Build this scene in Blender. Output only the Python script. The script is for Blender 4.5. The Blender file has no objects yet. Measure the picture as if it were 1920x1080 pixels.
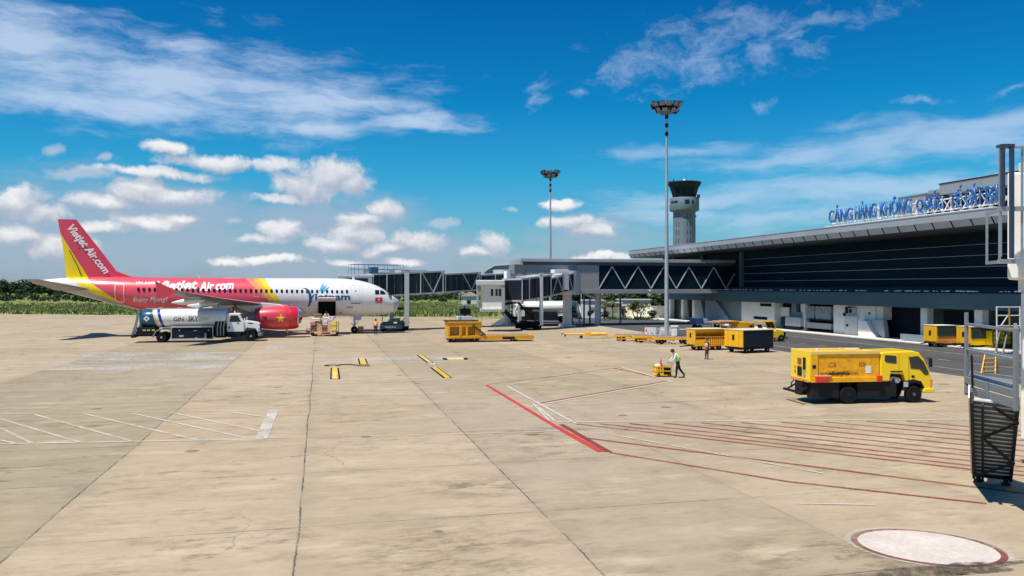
import bpy, bmesh, math, random
from mathutils import Vector, Matrix, noise as mnoise
R = math.radians
PI = math.pi
EXPOSURE = 0.2
SUN_POWER = 4.9
SKY_POWER = 0.09
TINT = [(0.5808, 0.7568, 0.9504), (0.4048, 0.8272, 1.0384), (0.132, 0.8448, 1.1088), (0.0264, 0.704, 1.0736), (0.0132, 0.5104, 0.9504)]
CLOUD = [(0.3738, 0.4183, 0.5162), (0.8544, 0.8455, 0.8366), (0.3204, 0.4094, 0.5251), (0.534, 0.6408, 0.801), (0.5696, 0.5874, 0.6764)]
CONC = [(0.4171, 0.3269, 0.2153), (0.4753, 0.3802, 0.2638), (0.3395, 0.2687, 0.1746), (0.4365, 0.355, 0.2745), (0.3298, 0.2813, 0.1862)]
rnd = random.Random(7)
sc = bpy.context.scene
col = sc.collection
H = 5.2            # eye height in metres
F = 1500.0         # focal length of the photograph in pixels
HZ = 538.0
TH = math.atan(0.24)
C, S = math.cos(TH), math.sin(TH)

# the world axes follow the apron: x runs towards the terminal, y runs along its kerb
def w(X, Y, z=0.0):
    return Vector((C*X+S*Y, -S*X+C*Y, z))
def g(px, py, z=0.0):
    Y = (H-z)*F/(py-HZ)
    return w((px-960)/F*Y, Y, z)
def at(px, py, Y):
    return w((px-960)/F*Y, Y, H-(py-HZ)/F*Y)
def ty(px, x):
    k = (px-960)/F
    Y = x/(C*k+S)
    return C*Y-S*k*Y
def tz(px, py, x):
    k = (px-960)/F
    return H-(py-HZ)/F*(x/(C*k+S))

# ------------------------------------------------------------------ materials
MATS = {}
def nt(m):
    m.use_nodes = True
    return m.node_tree
def mat(name, c, rough=0.5, metal=0.0, var=0.12, scale=3.0, bump=0.0, spec=0.5, coat=0.0, dirt=0.0):
    if name in MATS:
        return MATS[name]
    m = bpy.data.materials.new(name); t = nt(m); n = t.nodes; l = t.links
    b = n['Principled BSDF']
    b.inputs['Metallic'].default_value = metal
    b.inputs['Specular IOR Level'].default_value = spec
    b.inputs['Coat Weight'].default_value = coat
    tc = n.new('ShaderNodeTexCoord')
    nz = n.new('ShaderNodeTexNoise'); nz.inputs['Scale'].default_value = scale
    nz.inputs['Detail'].default_value = 6; nz.inputs['Roughness'].default_value = .65
    l.new(tc.outputs['Object'], nz.inputs['Vector'])
    mr = n.new('ShaderNodeMapRange')
    mr.inputs['From Min'].default_value = .3; mr.inputs['From Max'].default_value = .7
    mr.inputs['To Min'].default_value = 1-var; mr.inputs['To Max'].default_value = 1+var
    l.new(nz.outputs['Fac'], mr.inputs['Value'])
    mx = n.new('ShaderNodeMix'); mx.data_type = 'RGBA'; mx.blend_type = 'MULTIPLY'
    mx.inputs['Factor'].default_value = 1
    mx.inputs['A'].default_value = (*c, 1)
    l.new(mr.outputs['Result'], mx.inputs['B'])
    out = mx.outputs['Result']
    if dirt > 0:
        n2 = n.new('ShaderNodeTexNoise'); n2.inputs['Scale'].default_value = scale*2.3; n2.inputs['Detail'].default_value = 9
        n2.inputs['Roughness'].default_value = .75
        l.new(tc.outputs['Object'], n2.inputs['Vector'])
        r2 = n.new('ShaderNodeMapRange'); r2.inputs['From Min'].default_value = .5; r2.inputs['From Max'].default_value = .72
        r2.inputs['To Max'].default_value = dirt
        l.new(n2.outputs['Fac'], r2.inputs['Value'])
        m2 = n.new('ShaderNodeMix'); m2.data_type = 'RGBA'
        m2.inputs['B'].default_value = (.06, .045, .03, 1)
        l.new(r2.outputs['Result'], m2.inputs['Factor']); l.new(out, m2.inputs['A'])
        out = m2.outputs['Result']
    l.new(out, b.inputs['Base Color'])
    rr = n.new('ShaderNodeMapRange')
    rr.inputs['To Min'].default_value = max(.02, rough-.08); rr.inputs['To Max'].default_value = min(1, rough+.12)
    l.new(nz.outputs['Fac'], rr.inputs['Value']); l.new(rr.outputs['Result'], b.inputs['Roughness'])
    if bump > 0:
        bp = n.new('ShaderNodeBump'); bp.inputs['Strength'].default_value = bump; bp.inputs['Distance'].default_value = .05
        l.new(nz.outputs['Fac'], bp.inputs['Height']); l.new(bp.outputs['Normal'], b.inputs['Normal'])
    MATS[name] = m
    return m

white = mat('white_paint', (.86, .85, .82), .35, var=.06, coat=.2)
offwhite = mat('off_white_panel', (.72, .70, .64), .5, var=.08, dirt=.12)
wallwhite = mat('white_wall', (.93, .88, .80), .7, var=.07, scale=1.2, dirt=.1)
grey = mat('grey_metal', (.36, .38, .39), .45, .3, var=.1)
lightgrey = mat('light_grey_metal', (.55, .57, .58), .4, .3, var=.08)
galv = mat('galvanised_steel', (.42, .44, .45), .4, .6, var=.12, scale=6)
steelgrey = mat('grey_painted_steel', (.20, .22, .235), .5, .1, var=.1, scale=5, dirt=.1)
panelgrey = mat('grey_cladding', (.30, .31, .325), .5, .2, var=.06, scale=.7)
roofgrey = mat('roof_metal', (.42, .43, .45), .45, .3, var=.08, scale=.5)
dark = mat('dark_metal', (.014, .016, .020), .6, .0, var=.2, spec=.2)
black = mat('black_rubber', (.013, .013, .014), .85, var=.25, scale=6, spec=.15)
rimm = mat('wheel_rim', (.45, .45, .45), .4, .5, var=.15)
darkglass = mat('dark_glass', (.012, .02, .028), .12, var=.1, spec=.5)
facglass = mat('facade_glass', (.004, .017, .030), .4, var=.3, scale=.25, spec=.08)
tealglass = mat('teal_glass', (.008, .034, .036), .25, var=.2, scale=.6, spec=.35)
slate = mat('slate_cladding', (.085, .145, .155), .55, var=.08, scale=.4)
navy = mat('navy_sheet', (.012, .019, .032), .65, var=.15, spec=.2)
yellow = mat('yellow_paint', (.90, .45, .006), .4, var=.1, coat=.25, scale=2, dirt=.18)
yellow2 = mat('bright_yellow_paint', (1.0, .66, .003), .3, var=.05, coat=.5, scale=2)
yellowd = mat('dirty_yellow_paint', (.92, .44, .006), .55, var=.16, scale=2.5, dirt=.55)
orange = mat('orange_paint', (.75, .32, .06), .5, var=.12, dirt=.15)
redp = mat('red_paint', (.72, .05, .02), .4, var=.1)
bluep = mat('blue_paint', (.02, .10, .32), .35, var=.1, coat=.3)
tealp = mat('teal_paint', (.008, .10, .17), .3, var=.1, coat=.4)
letterblue = mat('sign_blue', (.008, .13, .40), .35, var=.2, scale=1.5, coat=.3)
conem = mat('cone_orange', (.85, .16, .05), .5, var=.08)
pinkm = mat('faded_pink_plastic', (.75, .40, .32), .6, var=.12)
skin = mat('skin', (.35, .20, .13), .6, var=.08)
hairm = mat('black_hair', (.012, .011, .01), .7)
trous = mat('dark_trousers', (.014, .015, .02), .85, var=.2)
maroon = mat('maroon_trousers', (.10, .03, .05), .85, var=.2)
hivis = mat('hi_vis_lime', (.55, .85, .08), .6, var=.06)
hiorange = mat('hi_vis_orange', (.85, .36, .05), .6, var=.06)
shirt = mat('pale_shirt', (.62, .66, .68), .8, var=.08)
reflect = mat('grey_reflective_tape', (.5, .52, .5), .4, var=.05)
darkgreen = mat('dark_green_curtain', (.022, .036, .030), .7, var=.15)
kerbm = mat('kerb_concrete', (.68, .63, .54), .8, var=.12, scale=1.5, dirt=.25)
gold = mat('gold_paint', (.62, .45, .12), .35, .2)
petal = mat('light_blue_paint', (.06, .42, .70), .35)
deepblue = mat('deep_blue_paint', (.012, .085, .21), .35)
marktext = mat('black_marking', (.02, .02, .025), .5)
brownred = mat('brown_marking', (.34, .08, .03), .6)
wood = mat('varnished_wood', (.40, .26, .11), .6, var=.2, scale=8)
trunkm = mat('bark', (.10, .075, .05), .9, var=.3, bump=.4)
greytap = mat('silver_metal', (.70, .72, .74), .28, .8, var=.1)

def leafmat(name, c1, c2, scale=.6):
    m = bpy.data.materials.new(name); t = nt(m); n = t.nodes; l = t.links
    b = n['Principled BSDF']; b.inputs['Roughness'].default_value = .7; b.inputs['Specular IOR Level'].default_value = .25
    tc = n.new('ShaderNodeTexCoord'); z = n.new('ShaderNodeTexNoise'); z.inputs['Scale'].default_value = scale; z.inputs['Detail'].default_value = 5
    l.new(tc.outputs['Object'], z.inputs['Vector'])
    r = n.new('ShaderNodeValToRGB'); r.color_ramp.elements[0].position = .35; r.color_ramp.elements[1].position = .65
    r.color_ramp.elements[0].color = (*c1, 1); r.color_ramp.elements[1].color = (*c2, 1)
    l.new(z.outputs['Fac'], r.inputs['Fac']); l.new(r.outputs['Color'], b.inputs['Base Color'])
    return m
leaf_dark = leafmat('dark_foliage', (.010, .026, .012), (.028, .060, .020))
leaf_mid = leafmat('green_foliage', (.022, .058, .014), (.070, .125, .026))
leaf_scrub = leafmat('scrub_foliage', (.015, .038, .018), (.048, .080, .030), .3)
leaf_grass = leafmat('tall_grass_blades', (.13, .175, .04), (.34, .35, .12), .18)
leaf_pale = leafmat('pale_foliage', (.12, .16, .05), (.26, .28, .12), 1.5)

# ------------------------------------------------------------------ mesh building
def frame_from(d):
    d = Vector(d).normalized()
    a = Vector((0, 0, 1)) if abs(d.z) < .95 else Vector((1, 0, 0))
    u = d.cross(a).normalized(); v = d.cross(u).normalized()
    return u, v
class MB:
    def __init__(s):
        s.bm = bmesh.new(); s.mi = 0
    def face(s, vs):
        try:
            f = s.bm.faces.new(vs); f.material_index = s.mi; return f
        except ValueError:
            return None
    def poly(s, pts):
        return s.face([s.bm.verts.new(p) for p in pts])
    def box(s, a, b):
        x0, x1 = sorted((a[0], b[0])); y0, y1 = sorted((a[1], b[1])); z0, z1 = sorted((a[2], b[2]))
        v = [s.bm.verts.new(p) for p in ((x0,y0,z0),(x1,y0,z0),(x1,y1,z0),(x0,y1,z0),(x0,y0,z1),(x1,y0,z1),(x1,y1,z1),(x0,y1,z1))]
        for q in ((3,2,1,0),(4,5,6,7),(0,1,5,4),(1,2,6,5),(2,3,7,6),(3,0,4,7)):
            s.face([v[i] for i in q])
        return s
    def cbox(s, c, sz, rz=0, rx=0, ry=0):
        m = Matrix.Translation(c) @ Matrix.Rotation(rz, 4, 'Z') @ Matrix.Rotation(ry, 4, 'Y') @ Matrix.Rotation(rx, 4, 'X')
        k = len(s.bm.verts)
        hx, hy, hz = sz[0]/2, sz[1]/2, sz[2]/2
        v = [s.bm.verts.new(m @ Vector(p)) for p in ((-hx,-hy,-hz),(hx,-hy,-hz),(hx,hy,-hz),(-hx,hy,-hz),(-hx,-hy,hz),(hx,-hy,hz),(hx,hy,hz),(-hx,hy,hz))]
        for q in ((3,2,1,0),(4,5,6,7),(0,1,5,4),(1,2,6,5),(2,3,7,6),(3,0,4,7)):
            s.face([v[i] for i in q])
        return s
    def beam(s, p, q, wd, ht, up=(0, 0, 1)):
        p, q = Vector(p), Vector(q); d = (q-p).normalized(); up = Vector(up)
        if abs(d.dot(up)) > .98: up = Vector((1, 0, 0))
        r = d.cross(up).normalized(); u = r.cross(d).normalized()
        v = []
        for e in (p, q):
            for a, b in ((-1,-1),(1,-1),(1,1),(-1,1)):
                v.append(s.bm.verts.new(e+r*a*wd/2+u*b*ht/2))
        for f in ((0,1,2,3),(7,6,5,4),(0,4,5,1),(1,5,6,2),(2,6,7,3),(3,7,4,0)):
            s.face([v[i] for i in f])
        return s
    def cyl(s, p, q, r0, r1=None, n=12, cap=True):
        p, q = Vector(p), Vector(q); r1 = r0 if r1 is None else r1
        u, v = frame_from(q-p)
        A, B = [], []
        for i in range(n):
            a = 2*PI*i/n; o = u*math.cos(a)+v*math.sin(a)
            A.append(s.bm.verts.new(p+o*r0)); B.append(s.bm.verts.new(q+o*r1))
        for i in range(n):
            j = (i+1) % n; s.face([A[i], B[i], B[j], A[j]])
        if cap:
            s.face(A); s.face(B[::-1])
        return s
    def tube(s, pts, r, n=6):
        for a, b in zip(pts[:-1], pts[1:]):
            s.cyl(a, b, r, n=n)
        return s
    def loft(s, rings, capa=True, capb=True, closed=True):
        L = [[s.bm.verts.new(p) for p in ring] for ring in rings]
        n = len(rings[0])
        for a, b in zip(L[:-1], L[1:]):
            for i in range(n if closed else n-1):
                j = (i+1) % n; s.face([a[i], a[j], b[j], b[i]])
        if capa: s.face(L[0][::-1])
        if capb: s.face(L[-1])
        return s
    def lathe(s, prof, n=24, o=(0, 0, 0), axis='z', a0=0):
        rings = []
        for r, h in prof:
            ring = []
            for i in range(n):
                a = a0+2*PI*i/n
                if axis == 'z': p = (r*math.cos(a), r*math.sin(a), h)
                elif axis == 'x': p = (h, r*math.cos(a), r*math.sin(a))
                else: p = (r*math.sin(a), h, r*math.cos(a))
                ring.append(Vector(p)+Vector(o))
            rings.append(ring)
        return s.loft(rings)
    def prism(s, pts, axis, a, b):
        def P(u, v, k):
            return {'x': (k, u, v), 'y': (u, k, v), 'z': (u, v, k)}[axis]
        A = [s.bm.verts.new(P(u, v, a)) for u, v in pts]; B = [s.bm.verts.new(P(u, v, b)) for u, v in pts]
        n = len(pts)
        for i in range(n):
            j = (i+1) % n; s.face([A[i], A[j], B[j], B[i]])
        s.face(A[::-1]); s.face(B)
        return s
    def ball(s, c, r, n=10, m=7):
        c = Vector(c); r = Vector(r) if hasattr(r, '__len__') else Vector((r, r, r))
        rings = []
        for k in range(1, m):
            a = PI*k/m
            rings.append([c+Vector((r.x*math.sin(a)*math.cos(2*PI*i/n), r.y*math.sin(a)*math.sin(2*PI*i/n), r.z*math.cos(a))) for i in range(n)])
        L = [[s.bm.verts.new(p) for p in ring] for ring in rings]
        t = s.bm.verts.new(c+Vector((0, 0, r.z))); b = s.bm.verts.new(c-Vector((0, 0, r.z)))
        for i in range(n):
            j = (i+1) % n
            s.face([t, L[0][i], L[0][j]]); s.face([b, L[-1][j], L[-1][i]])
            for a, q in zip(L[:-1], L[1:]): s.face([a[i], q[i], q[j], a[j]])
        return s
    def build(s, name, m, parent=None, smooth=None, bevel=0, fix=True):
        if fix: bmesh.ops.recalc_face_normals(s.bm, faces=s.bm.faces)
        me = bpy.data.meshes.new(name); s.bm.to_mesh(me); s.bm.free()
        for x in (m if isinstance(m, (list, tuple)) else [m]): me.materials.append(x)
        if smooth:
            me.shade_smooth(); me.set_sharp_from_angle(angle=R(smooth))
        o = bpy.data.objects.new(name, me); col.objects.link(o)
        if parent: o.parent = parent
        if bevel:
            b = o.modifiers.new('edge', 'BEVEL'); b.width = bevel; b.segments = 2; b.limit_method = 'ANGLE'; b.angle_limit = R(40)
        return o
def tag(o, label=None, cat=None, group=None, kind=None):
    if label: o['label'] = label
    if cat: o['category'] = cat
    if group: o['group'] = group
    if kind: o['kind'] = kind
    return o
def thing(name, label, cat, loc=(0, 0, 0), rz=0, group=None):
    o = bpy.data.objects.new(name, None); col.objects.link(o)
    o.location = loc; o.rotation_euler = (0, 0, rz); o.empty_display_size = .3
    return tag(o, label, cat, group)
def copy_tree(o, parent=None):
    c = o.copy(); col.objects.link(c); c.parent = parent
    for ch in list(o.children): copy_tree(ch, c)
    return c
def struct(name, mb, m, **k):
    return tag(mb.build(name, m, **k), kind='structure')

# text as mesh: returns triangles in (u, v), scaled so that its width (or height) is as asked
def glyphs(body, width=None, height=None, shear=0.0, bold=0.0, sub=0):
    cu = bpy.data.curves.new('t', 'FONT'); cu.body = body; cu.shear = shear; cu.offset = bold; cu.resolution_u = 3
    o = bpy.data.objects.new('t', cu); col.objects.link(o)
    bpy.context.view_layer.update()
    me = bpy.data.meshes.new_from_object(o.evaluated_get(bpy.context.evaluated_depsgraph_get()))
    bpy.data.objects.remove(o); bpy.data.curves.remove(cu)
    bm = bmesh.new(); bm.from_mesh(me); bpy.data.meshes.remove(me)
    bmesh.ops.remove_doubles(bm, verts=bm.verts, dist=1e-5)
    xs = [v.co.x for v in bm.verts]; ys = [v.co.y for v in bm.verts]
    x0, x1 = min(xs), max(xs)
    k = (width/(x1-x0)) if width else height/(max(ys)-min(ys))
    ky = height/(max(ys)-min(ys)) if (width and height) else k
    y0 = min(ys) if (width and height) else 0
    for v in bm.verts:
        v.co.x = (v.co.x-x0)*k; v.co.y = (v.co.y-y0)*ky
    bmesh.ops.triangulate(bm, faces=bm.faces)
    for _ in range(sub):
        bmesh.ops.subdivide_edges(bm, edges=[e for e in bm.edges if e.calc_length() > .25], cuts=1)
        bmesh.ops.triangulate(bm, faces=bm.faces)
    return bm
def text_obj(name, body, fn, m, parent, extrude=None, **kw):
    bm = glyphs(body, **kw)
    if extrude:
        r = bmesh.ops.extrude_face_region(bm, geom=list(bm.faces))
        for v in [e for e in r['geom'] if isinstance(e, bmesh.types.BMVert)]: v.co.z += extrude
    for v in bm.verts: v.co = Vector(fn(v.co.x, v.co.y, v.co.z))
    bmesh.ops.recalc_face_normals(bm, faces=bm.faces) if extrude else None
    mb = MB(); mb.bm.free(); mb.bm = bm
    return mb.build(name, m, parent, fix=False)

def wheel(parent, c, r, wd, ax='y', name='wheel', rim=None):
    mb = MB()
    o = Vector(c)
    prof = [(r*.62, -wd/2), (r*.9, -wd/2), (r, -wd*.35), (r, wd*.35), (r*.9, wd/2), (r*.62, wd/2)]
    mb.lathe(prof, 20, (0, 0, 0), ax)
    t = mb.build(name, black, parent, smooth=40); t.location = o
    mb = MB()
    mb.lathe([(r*.2, -wd*.52), (r*.25, -wd*.40), (r*.55, -wd*.36), (r*.61, -wd*.5), (r*.615, wd*.5), (r*.55, wd*.36), (r*.25, wd*.40), (r*.2, wd*.52)], 16, (0, 0, 0), ax)
    mb.build('rim', rim or rimm, t, smooth=40)
    return t
# ------------------------------------------------------------------ camera, sun, sky
cam = bpy.data.cameras.new('camera'); cam.sensor_width = 36; cam.lens = F/1920*36; cam.clip_end = 5000; cam.clip_start = .1
co = bpy.data.objects.new('camera', cam); col.objects.link(co)
co.location = (0, 0, H); co.rotation_euler = (R(90-.076), 0, -TH)
sc.camera = co
sc.view_settings.view_transform = 'Standard'; sc.view_settings.look = 'None'
sc.view_settings.exposure = EXPOSURE; sc.view_settings.gamma = 1
sc.render.film_transparent = False
sc.cycles.max_bounces = 6; sc.cycles.transparent_max_bounces = 6
sc.cycles.use_denoising = True

SUN_EL = R(65.5)
shadow_cam = Vector((.77, .64, 0)).normalized()              # shadows fall to the right and away
sh = w(shadow_cam.x, shadow_cam.y)
to_sun = Vector((-sh.x*math.cos(SUN_EL), -sh.y*math.cos(SUN_EL), math.sin(SUN_EL)))
sl = bpy.data.lights.new('sun', 'SUN'); sl.energy = SUN_POWER; sl.angle = R(.53); sl.color = (1, .94, .84)
so = bpy.data.objects.new('sun', sl); col.objects.link(so)
so.rotation_euler = to_sun.to_track_quat('Z', 'Y').to_euler(); so.location = to_sun*300

wd = bpy.data.worlds.new('World'); sc.world = wd; wd.use_nodes = True
wt = wd.node_tree; wn = wt.nodes; wl = wt.links
bg = wn['Background']; bg.inputs['Strength'].default_value = SKY_POWER
CLOUD = [tuple(v/SKY_POWER for v in c) for c in CLOUD]
def wlink(v, sock):
    if hasattr(v, 'is_output'): wl.new(v, sock)
    else: sock.default_value = v
def M(op, a, b=None, c=None, clamp=False):
    n = wn.new('ShaderNodeMath'); n.operation = op; n.use_clamp = clamp
    for i, v in enumerate((a, b, c)):
        if v is not None: wlink(v, n.inputs[i])
    return n.outputs[0]
def VM(op, a, b=None):
    n = wn.new('ShaderNodeVectorMath'); n.operation = op
    wlink(a, n.inputs[0])
    if b is not None: wlink(b, n.inputs[1])
    return n.outputs['Value'] if op == 'LENGTH' else n.outputs[0]
def smooth(v, a, b):
    n = wn.new('ShaderNodeMapRange'); n.interpolation_type = 'SMOOTHSTEP'
    wlink(v, n.inputs['Value']); n.inputs['From Min'].default_value = a; n.inputs['From Max'].default_value = b
    return n.outputs['Result']
def wnoise(vec, scale, detail=6, rough=.6, stretch=None, off=(0, 0, 0)):
    m = wn.new('ShaderNodeMapping'); wl.new(vec, m.inputs['Vector'])
    m.inputs['Scale'].default_value = stretch or (1, 1, 1); m.inputs['Location'].default_value = off
    n = wn.new('ShaderNodeTexNoise'); n.inputs['Scale'].default_value = scale; n.inputs['Detail'].default_value = detail; n.inputs['Roughness'].default_value = rough
    wl.new(m.outputs['Vector'], n.inputs['Vector'])
    return n
def wmix(f, a, b):
    n = wn.new('ShaderNodeMix'); n.data_type = 'RGBA'
    wlink(f, n.inputs['Factor']); wlink(a, n.inputs['A']); wlink(b, n.inputs['B'])
    return n.outputs['Result']
sky = wn.new('ShaderNodeTexSky'); sky.sky_type = 'NISHITA'; sky.sun_disc = False
sky.sun_elevation = SUN_EL; sky.sun_rotation = math.atan2(to_sun.x, to_sun.y)
sky.altitude = 0; sky.air_density = 1.0; sky.dust_density = .6; sky.ozone_density = 3.0
tint = wn.new('ShaderNodeMix'); tint.data_type = 'RGBA'; tint.blend_type = 'MULTIPLY'; tint.inputs['Factor'].default_value = 1
wl.new(sky.outputs['Color'], tint.inputs['A'])
# azimuth / elevation of the looked-at direction, measured from the direction the apron is seen in
tc = wn.new('ShaderNodeTexCoord')
vr = wn.new('ShaderNodeVectorRotate'); vr.rotation_type = 'Z_AXIS'; vr.inputs['Angle'].default_value = TH
wl.new(tc.outputs['Generated'], vr.inputs['Vector'])
sx = wn.new('ShaderNodeSeparateXYZ'); wl.new(vr.outputs[0], sx.inputs[0])
az = M('ARCTAN2', sx.outputs['X'], sx.outputs['Y']); el = M('ARCSINE', sx.outputs['Z'])
cb = wn.new('ShaderNodeCombineXYZ'); wl.new(az, cb.inputs[0]); wl.new(el, cb.inputs[1])
P0 = cb.outputs[0]
def skyrad(r, gcol): return (*[x for x in gcol], 1)
# the tint deepens the blue aloft and keeps the pale band low down
ramp = wn.new('ShaderNodeValToRGB'); cr = ramp.color_ramp
cr.elements[0].position = 0; cr.elements[0].color = (*TINT[0], 1)
cr.elements[1].position = 1; cr.elements[1].color = (*TINT[-1], 1)
for k, c in zip((.16, .38, .62), TINT[1:-1]):
    e = cr.elements.new(k); e.color = (*c, 1)
wl.new(M('MULTIPLY', el, 1/.36, clamp=True), ramp.inputs['Fac'])
wl.new(ramp.outputs['Color'], tint.inputs['B'])
sky_c = tint.outputs['Result']
def ae(px, py):
    a = math.atan((px-960)/F); return a, math.atan((HZ-py)/F*math.cos(a))
def field(p, blobs, flat=1.0):
    best = None
    for (px, py, rx, ry) in blobs:
        a, e = ae(px, py)
        q = VM('MULTIPLY', VM('SUBTRACT', p, (a, e, 0)), (F/rx, F/ry, 0))
        ln = VM('LENGTH', q)
        best = ln if best is None else M('MINIMUM', best, ln)
    return M('SUBTRACT', 1.0, best)
def warp(p, scale, amt, stretch=(1, 1, 1), off=(0, 0, 0)):
    n = wnoise(p, scale, 4, .6, stretch, off)
    return VM('ADD', p, VM('MULTIPLY', VM('SUBTRACT', n.outputs['Color'], (.5, .5, .5)), (amt, amt*.5, 0)))
CUM = [(618,330,82,40),(580,350,80,32),(665,346,48,34),(525,372,55,10),
       (425,305,110,17),(300,325,100,11),(310,276,42,14),
       (300,366,105,19),(270,352,45,18),(190,381,60,15),(290,420,70,16),(335,410,40,13),(200,430,60,12),
       (35,380,55,24),(70,400,60,20),(100,462,60,22),(25,440,50,18),
       (535,430,46,20),(500,446,48,11),(665,436,62,26),(625,455,55,16),(720,398,42,20),(680,412,50,14),
       (775,452,58,22),(730,464,50,12),(925,458,34,24),(900,472,34,12),(500,486,80,10),(440,489,40,8),(650,488,50,8),(760,492,40,9),
       (1065,418,58,16),(1110,432,50,14),(1050,384,44,11),(1140,482,50,13),(1090,488,40,9),
       (700,470,40,12)]
FAINT = [(190,297,15,9),(105,283,17,10),(957,391,18,7),(440,410,22,7),(1050,384,40,11),(150,330,60,14),(830,420,40,10),(1130,420,50,12)]
SOFT = [(60,440,280,130),(250,470,320,110),(520,490,320,80),(1120,445,160,60),(330,395,200,70),(760,470,240,70),(1010,500,280,46),(620,420,240,70)]
CIR = [(90,130,260,95),(330,150,330,90),(560,190,300,65),(770,222,150,28),(600,240,160,20),(230,200,260,45),(30,75,160,60)]
CIR2 = [(1310,278,180,20),(1560,285,340,36),(1800,255,260,46),(1330,370,280,32),(1640,350,320,34),(1450,405,220,30),(1880,225,200,20),(1250,395,170,24)]
WIS = [(1440,100,70,60),(1350,60,160,55),(1235,160,60,24),(1570,35,150,24),(1500,70,60,50),(1018,170,26,46),(1095,172,26,12),(1320,110,160,60),(1200,120,120,60),(1440,190,40,20),(1740,180,70,8),(1380,30,160,30),(1900,165,60,10)]
pw = warp(P0, 14, .045)
pw = warp(pw, 60, .014, off=(3, 1, 0))
puff = wnoise(pw, 30, 9, .60)
def dens(p, nz, blobs, amp): return M('ADD', M('ADD', field(p, blobs), .12), M('MULTIPLY', M('SUBTRACT', nz, .5), amp))
d0 = dens(pw, puff.outputs['Fac'], CUM, 1.75)
dl = VM('ADD', pw, (-.004, .010, 0))
puff2 = wnoise(dl, 30, 5, .60)
d1 = dens(dl, puff2.outputs['Fac'], CUM, 1.75)
cum_a = smooth(d0, -.02, .62)
lit = smooth(M('ADD', M('SUBTRACT', d0, d1), M('MULTIPLY', M('SUBTRACT', puff.outputs['Fac'], .5), .9)), -.75, 1.45)
cum_c = wmix(lit, (*CLOUD[0], 1), (*CLOUD[1], 1))
# broad grey veil low on the left
soft_n = wnoise(warp(P0, 6, .10), 9, 6, .6, (1, 2.6, 1))
soft_a = M('MULTIPLY', smooth(M('ADD', field(P0, SOFT), M('MULTIPLY', M('SUBTRACT', soft_n.outputs['Fac'], .5), 1.6)), .0, .8), .80)
# high thin streaks
pc = warp(P0, 5, .09, (1, 2, 1), (5, 2, 0))
st = wnoise(pc, 5.5, 10, .62, (1, 5.0, 1), (1.3, .4, 0))
st2 = wnoise(pc, 14, 8, .62, (1, 3.2, 1), (2.3, .4, 0))
stm = M('ADD', M('MULTIPLY', st.outputs['Fac'], .6), M('MULTIPLY', st2.outputs['Fac'], .4))
ca = M('MULTIPLY', smooth(M('ADD', field(pc, CIR), M('MULTIPLY', M('SUBTRACT', stm, .5), 3.8)), -.1, 1.1), .74)
cb2 = M('MULTIPLY', smooth(M('ADD', field(pc, CIR2), M('MULTIPLY', M('SUBTRACT', stm, .5), 3.4)), -.1, 1.05), .54)
pq = warp(P0, 14, .09, (1, 1.4, 1), (9, 2, 0))
wi = wnoise(pq, 20, 9, .66, (1, 1.7, 1), (4, 7, 0))
cc = M('MULTIPLY', smooth(M('ADD', field(pq, WIS), M('MULTIPLY', M('SUBTRACT', wi.outputs['Fac'], .5), 3.8)), .15, 1.5), .36)
cir_a = M('MAXIMUM', M('MAXIMUM', ca, cb2), cc)
c1 = wmix(soft_a, sky_c, (*CLOUD[2], 1))
c2 = wmix(cir_a, c1, (*CLOUD[3], 1))
fa = M('MULTIPLY', smooth(dens(pw, puff.outputs['Fac'], FAINT, 2.2), 0, .8), .5)
c3 = wmix(M('MULTIPLY', cum_a, .90), wmix(fa, c2, (*CLOUD[4], 1)), cum_c)
wl.new(c3, bg.inputs['Color'])
wd.cycles.sampling_method = 'MANUAL'; wd.cycles.sample_map_resolution = 512

# ------------------------------------------------------------------ ground
def gn(m):
    t = nt(m); n = t.nodes; l = t.links
    def mm(op, a, b=None, clamp=False):
        x = n.new('ShaderNodeMath'); x.operation = op; x.use_clamp = clamp
        for i, v in enumerate((a, b)):
            if v is None: continue
            if hasattr(v, 'is_output'): l.new(v, x.inputs[i])
            else: x.inputs[i].default_value = v
        return x.outputs[0]
    def noise(scale, detail=6, rough=.6, stretch=(1, 1, 1), off=(0, 0, 0)):
        tcx = n.new('ShaderNodeTexCoord'); mp = n.new('ShaderNodeMapping'); mp.inputs['Scale'].default_value = stretch; mp.inputs['Location'].default_value = off
        l.new(tcx.outputs['Object'], mp.inputs['Vector'])
        z = n.new('ShaderNodeTexNoise'); z.inputs['Scale'].default_value = scale; z.inputs['Detail'].default_value = detail; z.inputs['Roughness'].default_value = rough
        l.new(mp.outputs['Vector'], z.inputs['Vector'])
        return z.outputs['Fac']
    def rng(v, a, b, c=0., d=1., sm=False):
        x = n.new('ShaderNodeMapRange'); l.new(v, x.inputs['Value'])
        if sm: x.interpolation_type = 'SMOOTHSTEP'
        for k, q in zip(('From Min', 'From Max', 'To Min', 'To Max'), (a, b, c, d)): x.inputs[k].default_value = q
        return x.outputs['Result']
    def mixc(f, a, b, blend='MIX'):
        x = n.new('ShaderNodeMix'); x.data_type = 'RGBA'; x.blend_type = blend
        for k, v in (('Factor', f), ('A', a), ('B', b)):
            if hasattr(v, 'is_output'): l.new(v, x.inputs[k])
            else: x.inputs[k].default_value = v if k == 'Factor' else (*v, 1)
        return x.outputs['Result']
    return t, n, l, mm, noise, rng, mixc
apron_m = bpy.data.materials.new('weathered_concrete_slabs')
t, n, l, mm, noise, rng, mixc = gn(apron_m)
b = n['Principled BSDF']; b.inputs['Roughness'].default_value = .85; b.inputs['Specular IOR Level'].default_value = .25
tcx = n.new('ShaderNodeTexCoord'); sp = n.new('ShaderNodeSeparateXYZ'); l.new(tcx.outputs['Object'], sp.inputs[0])
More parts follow.
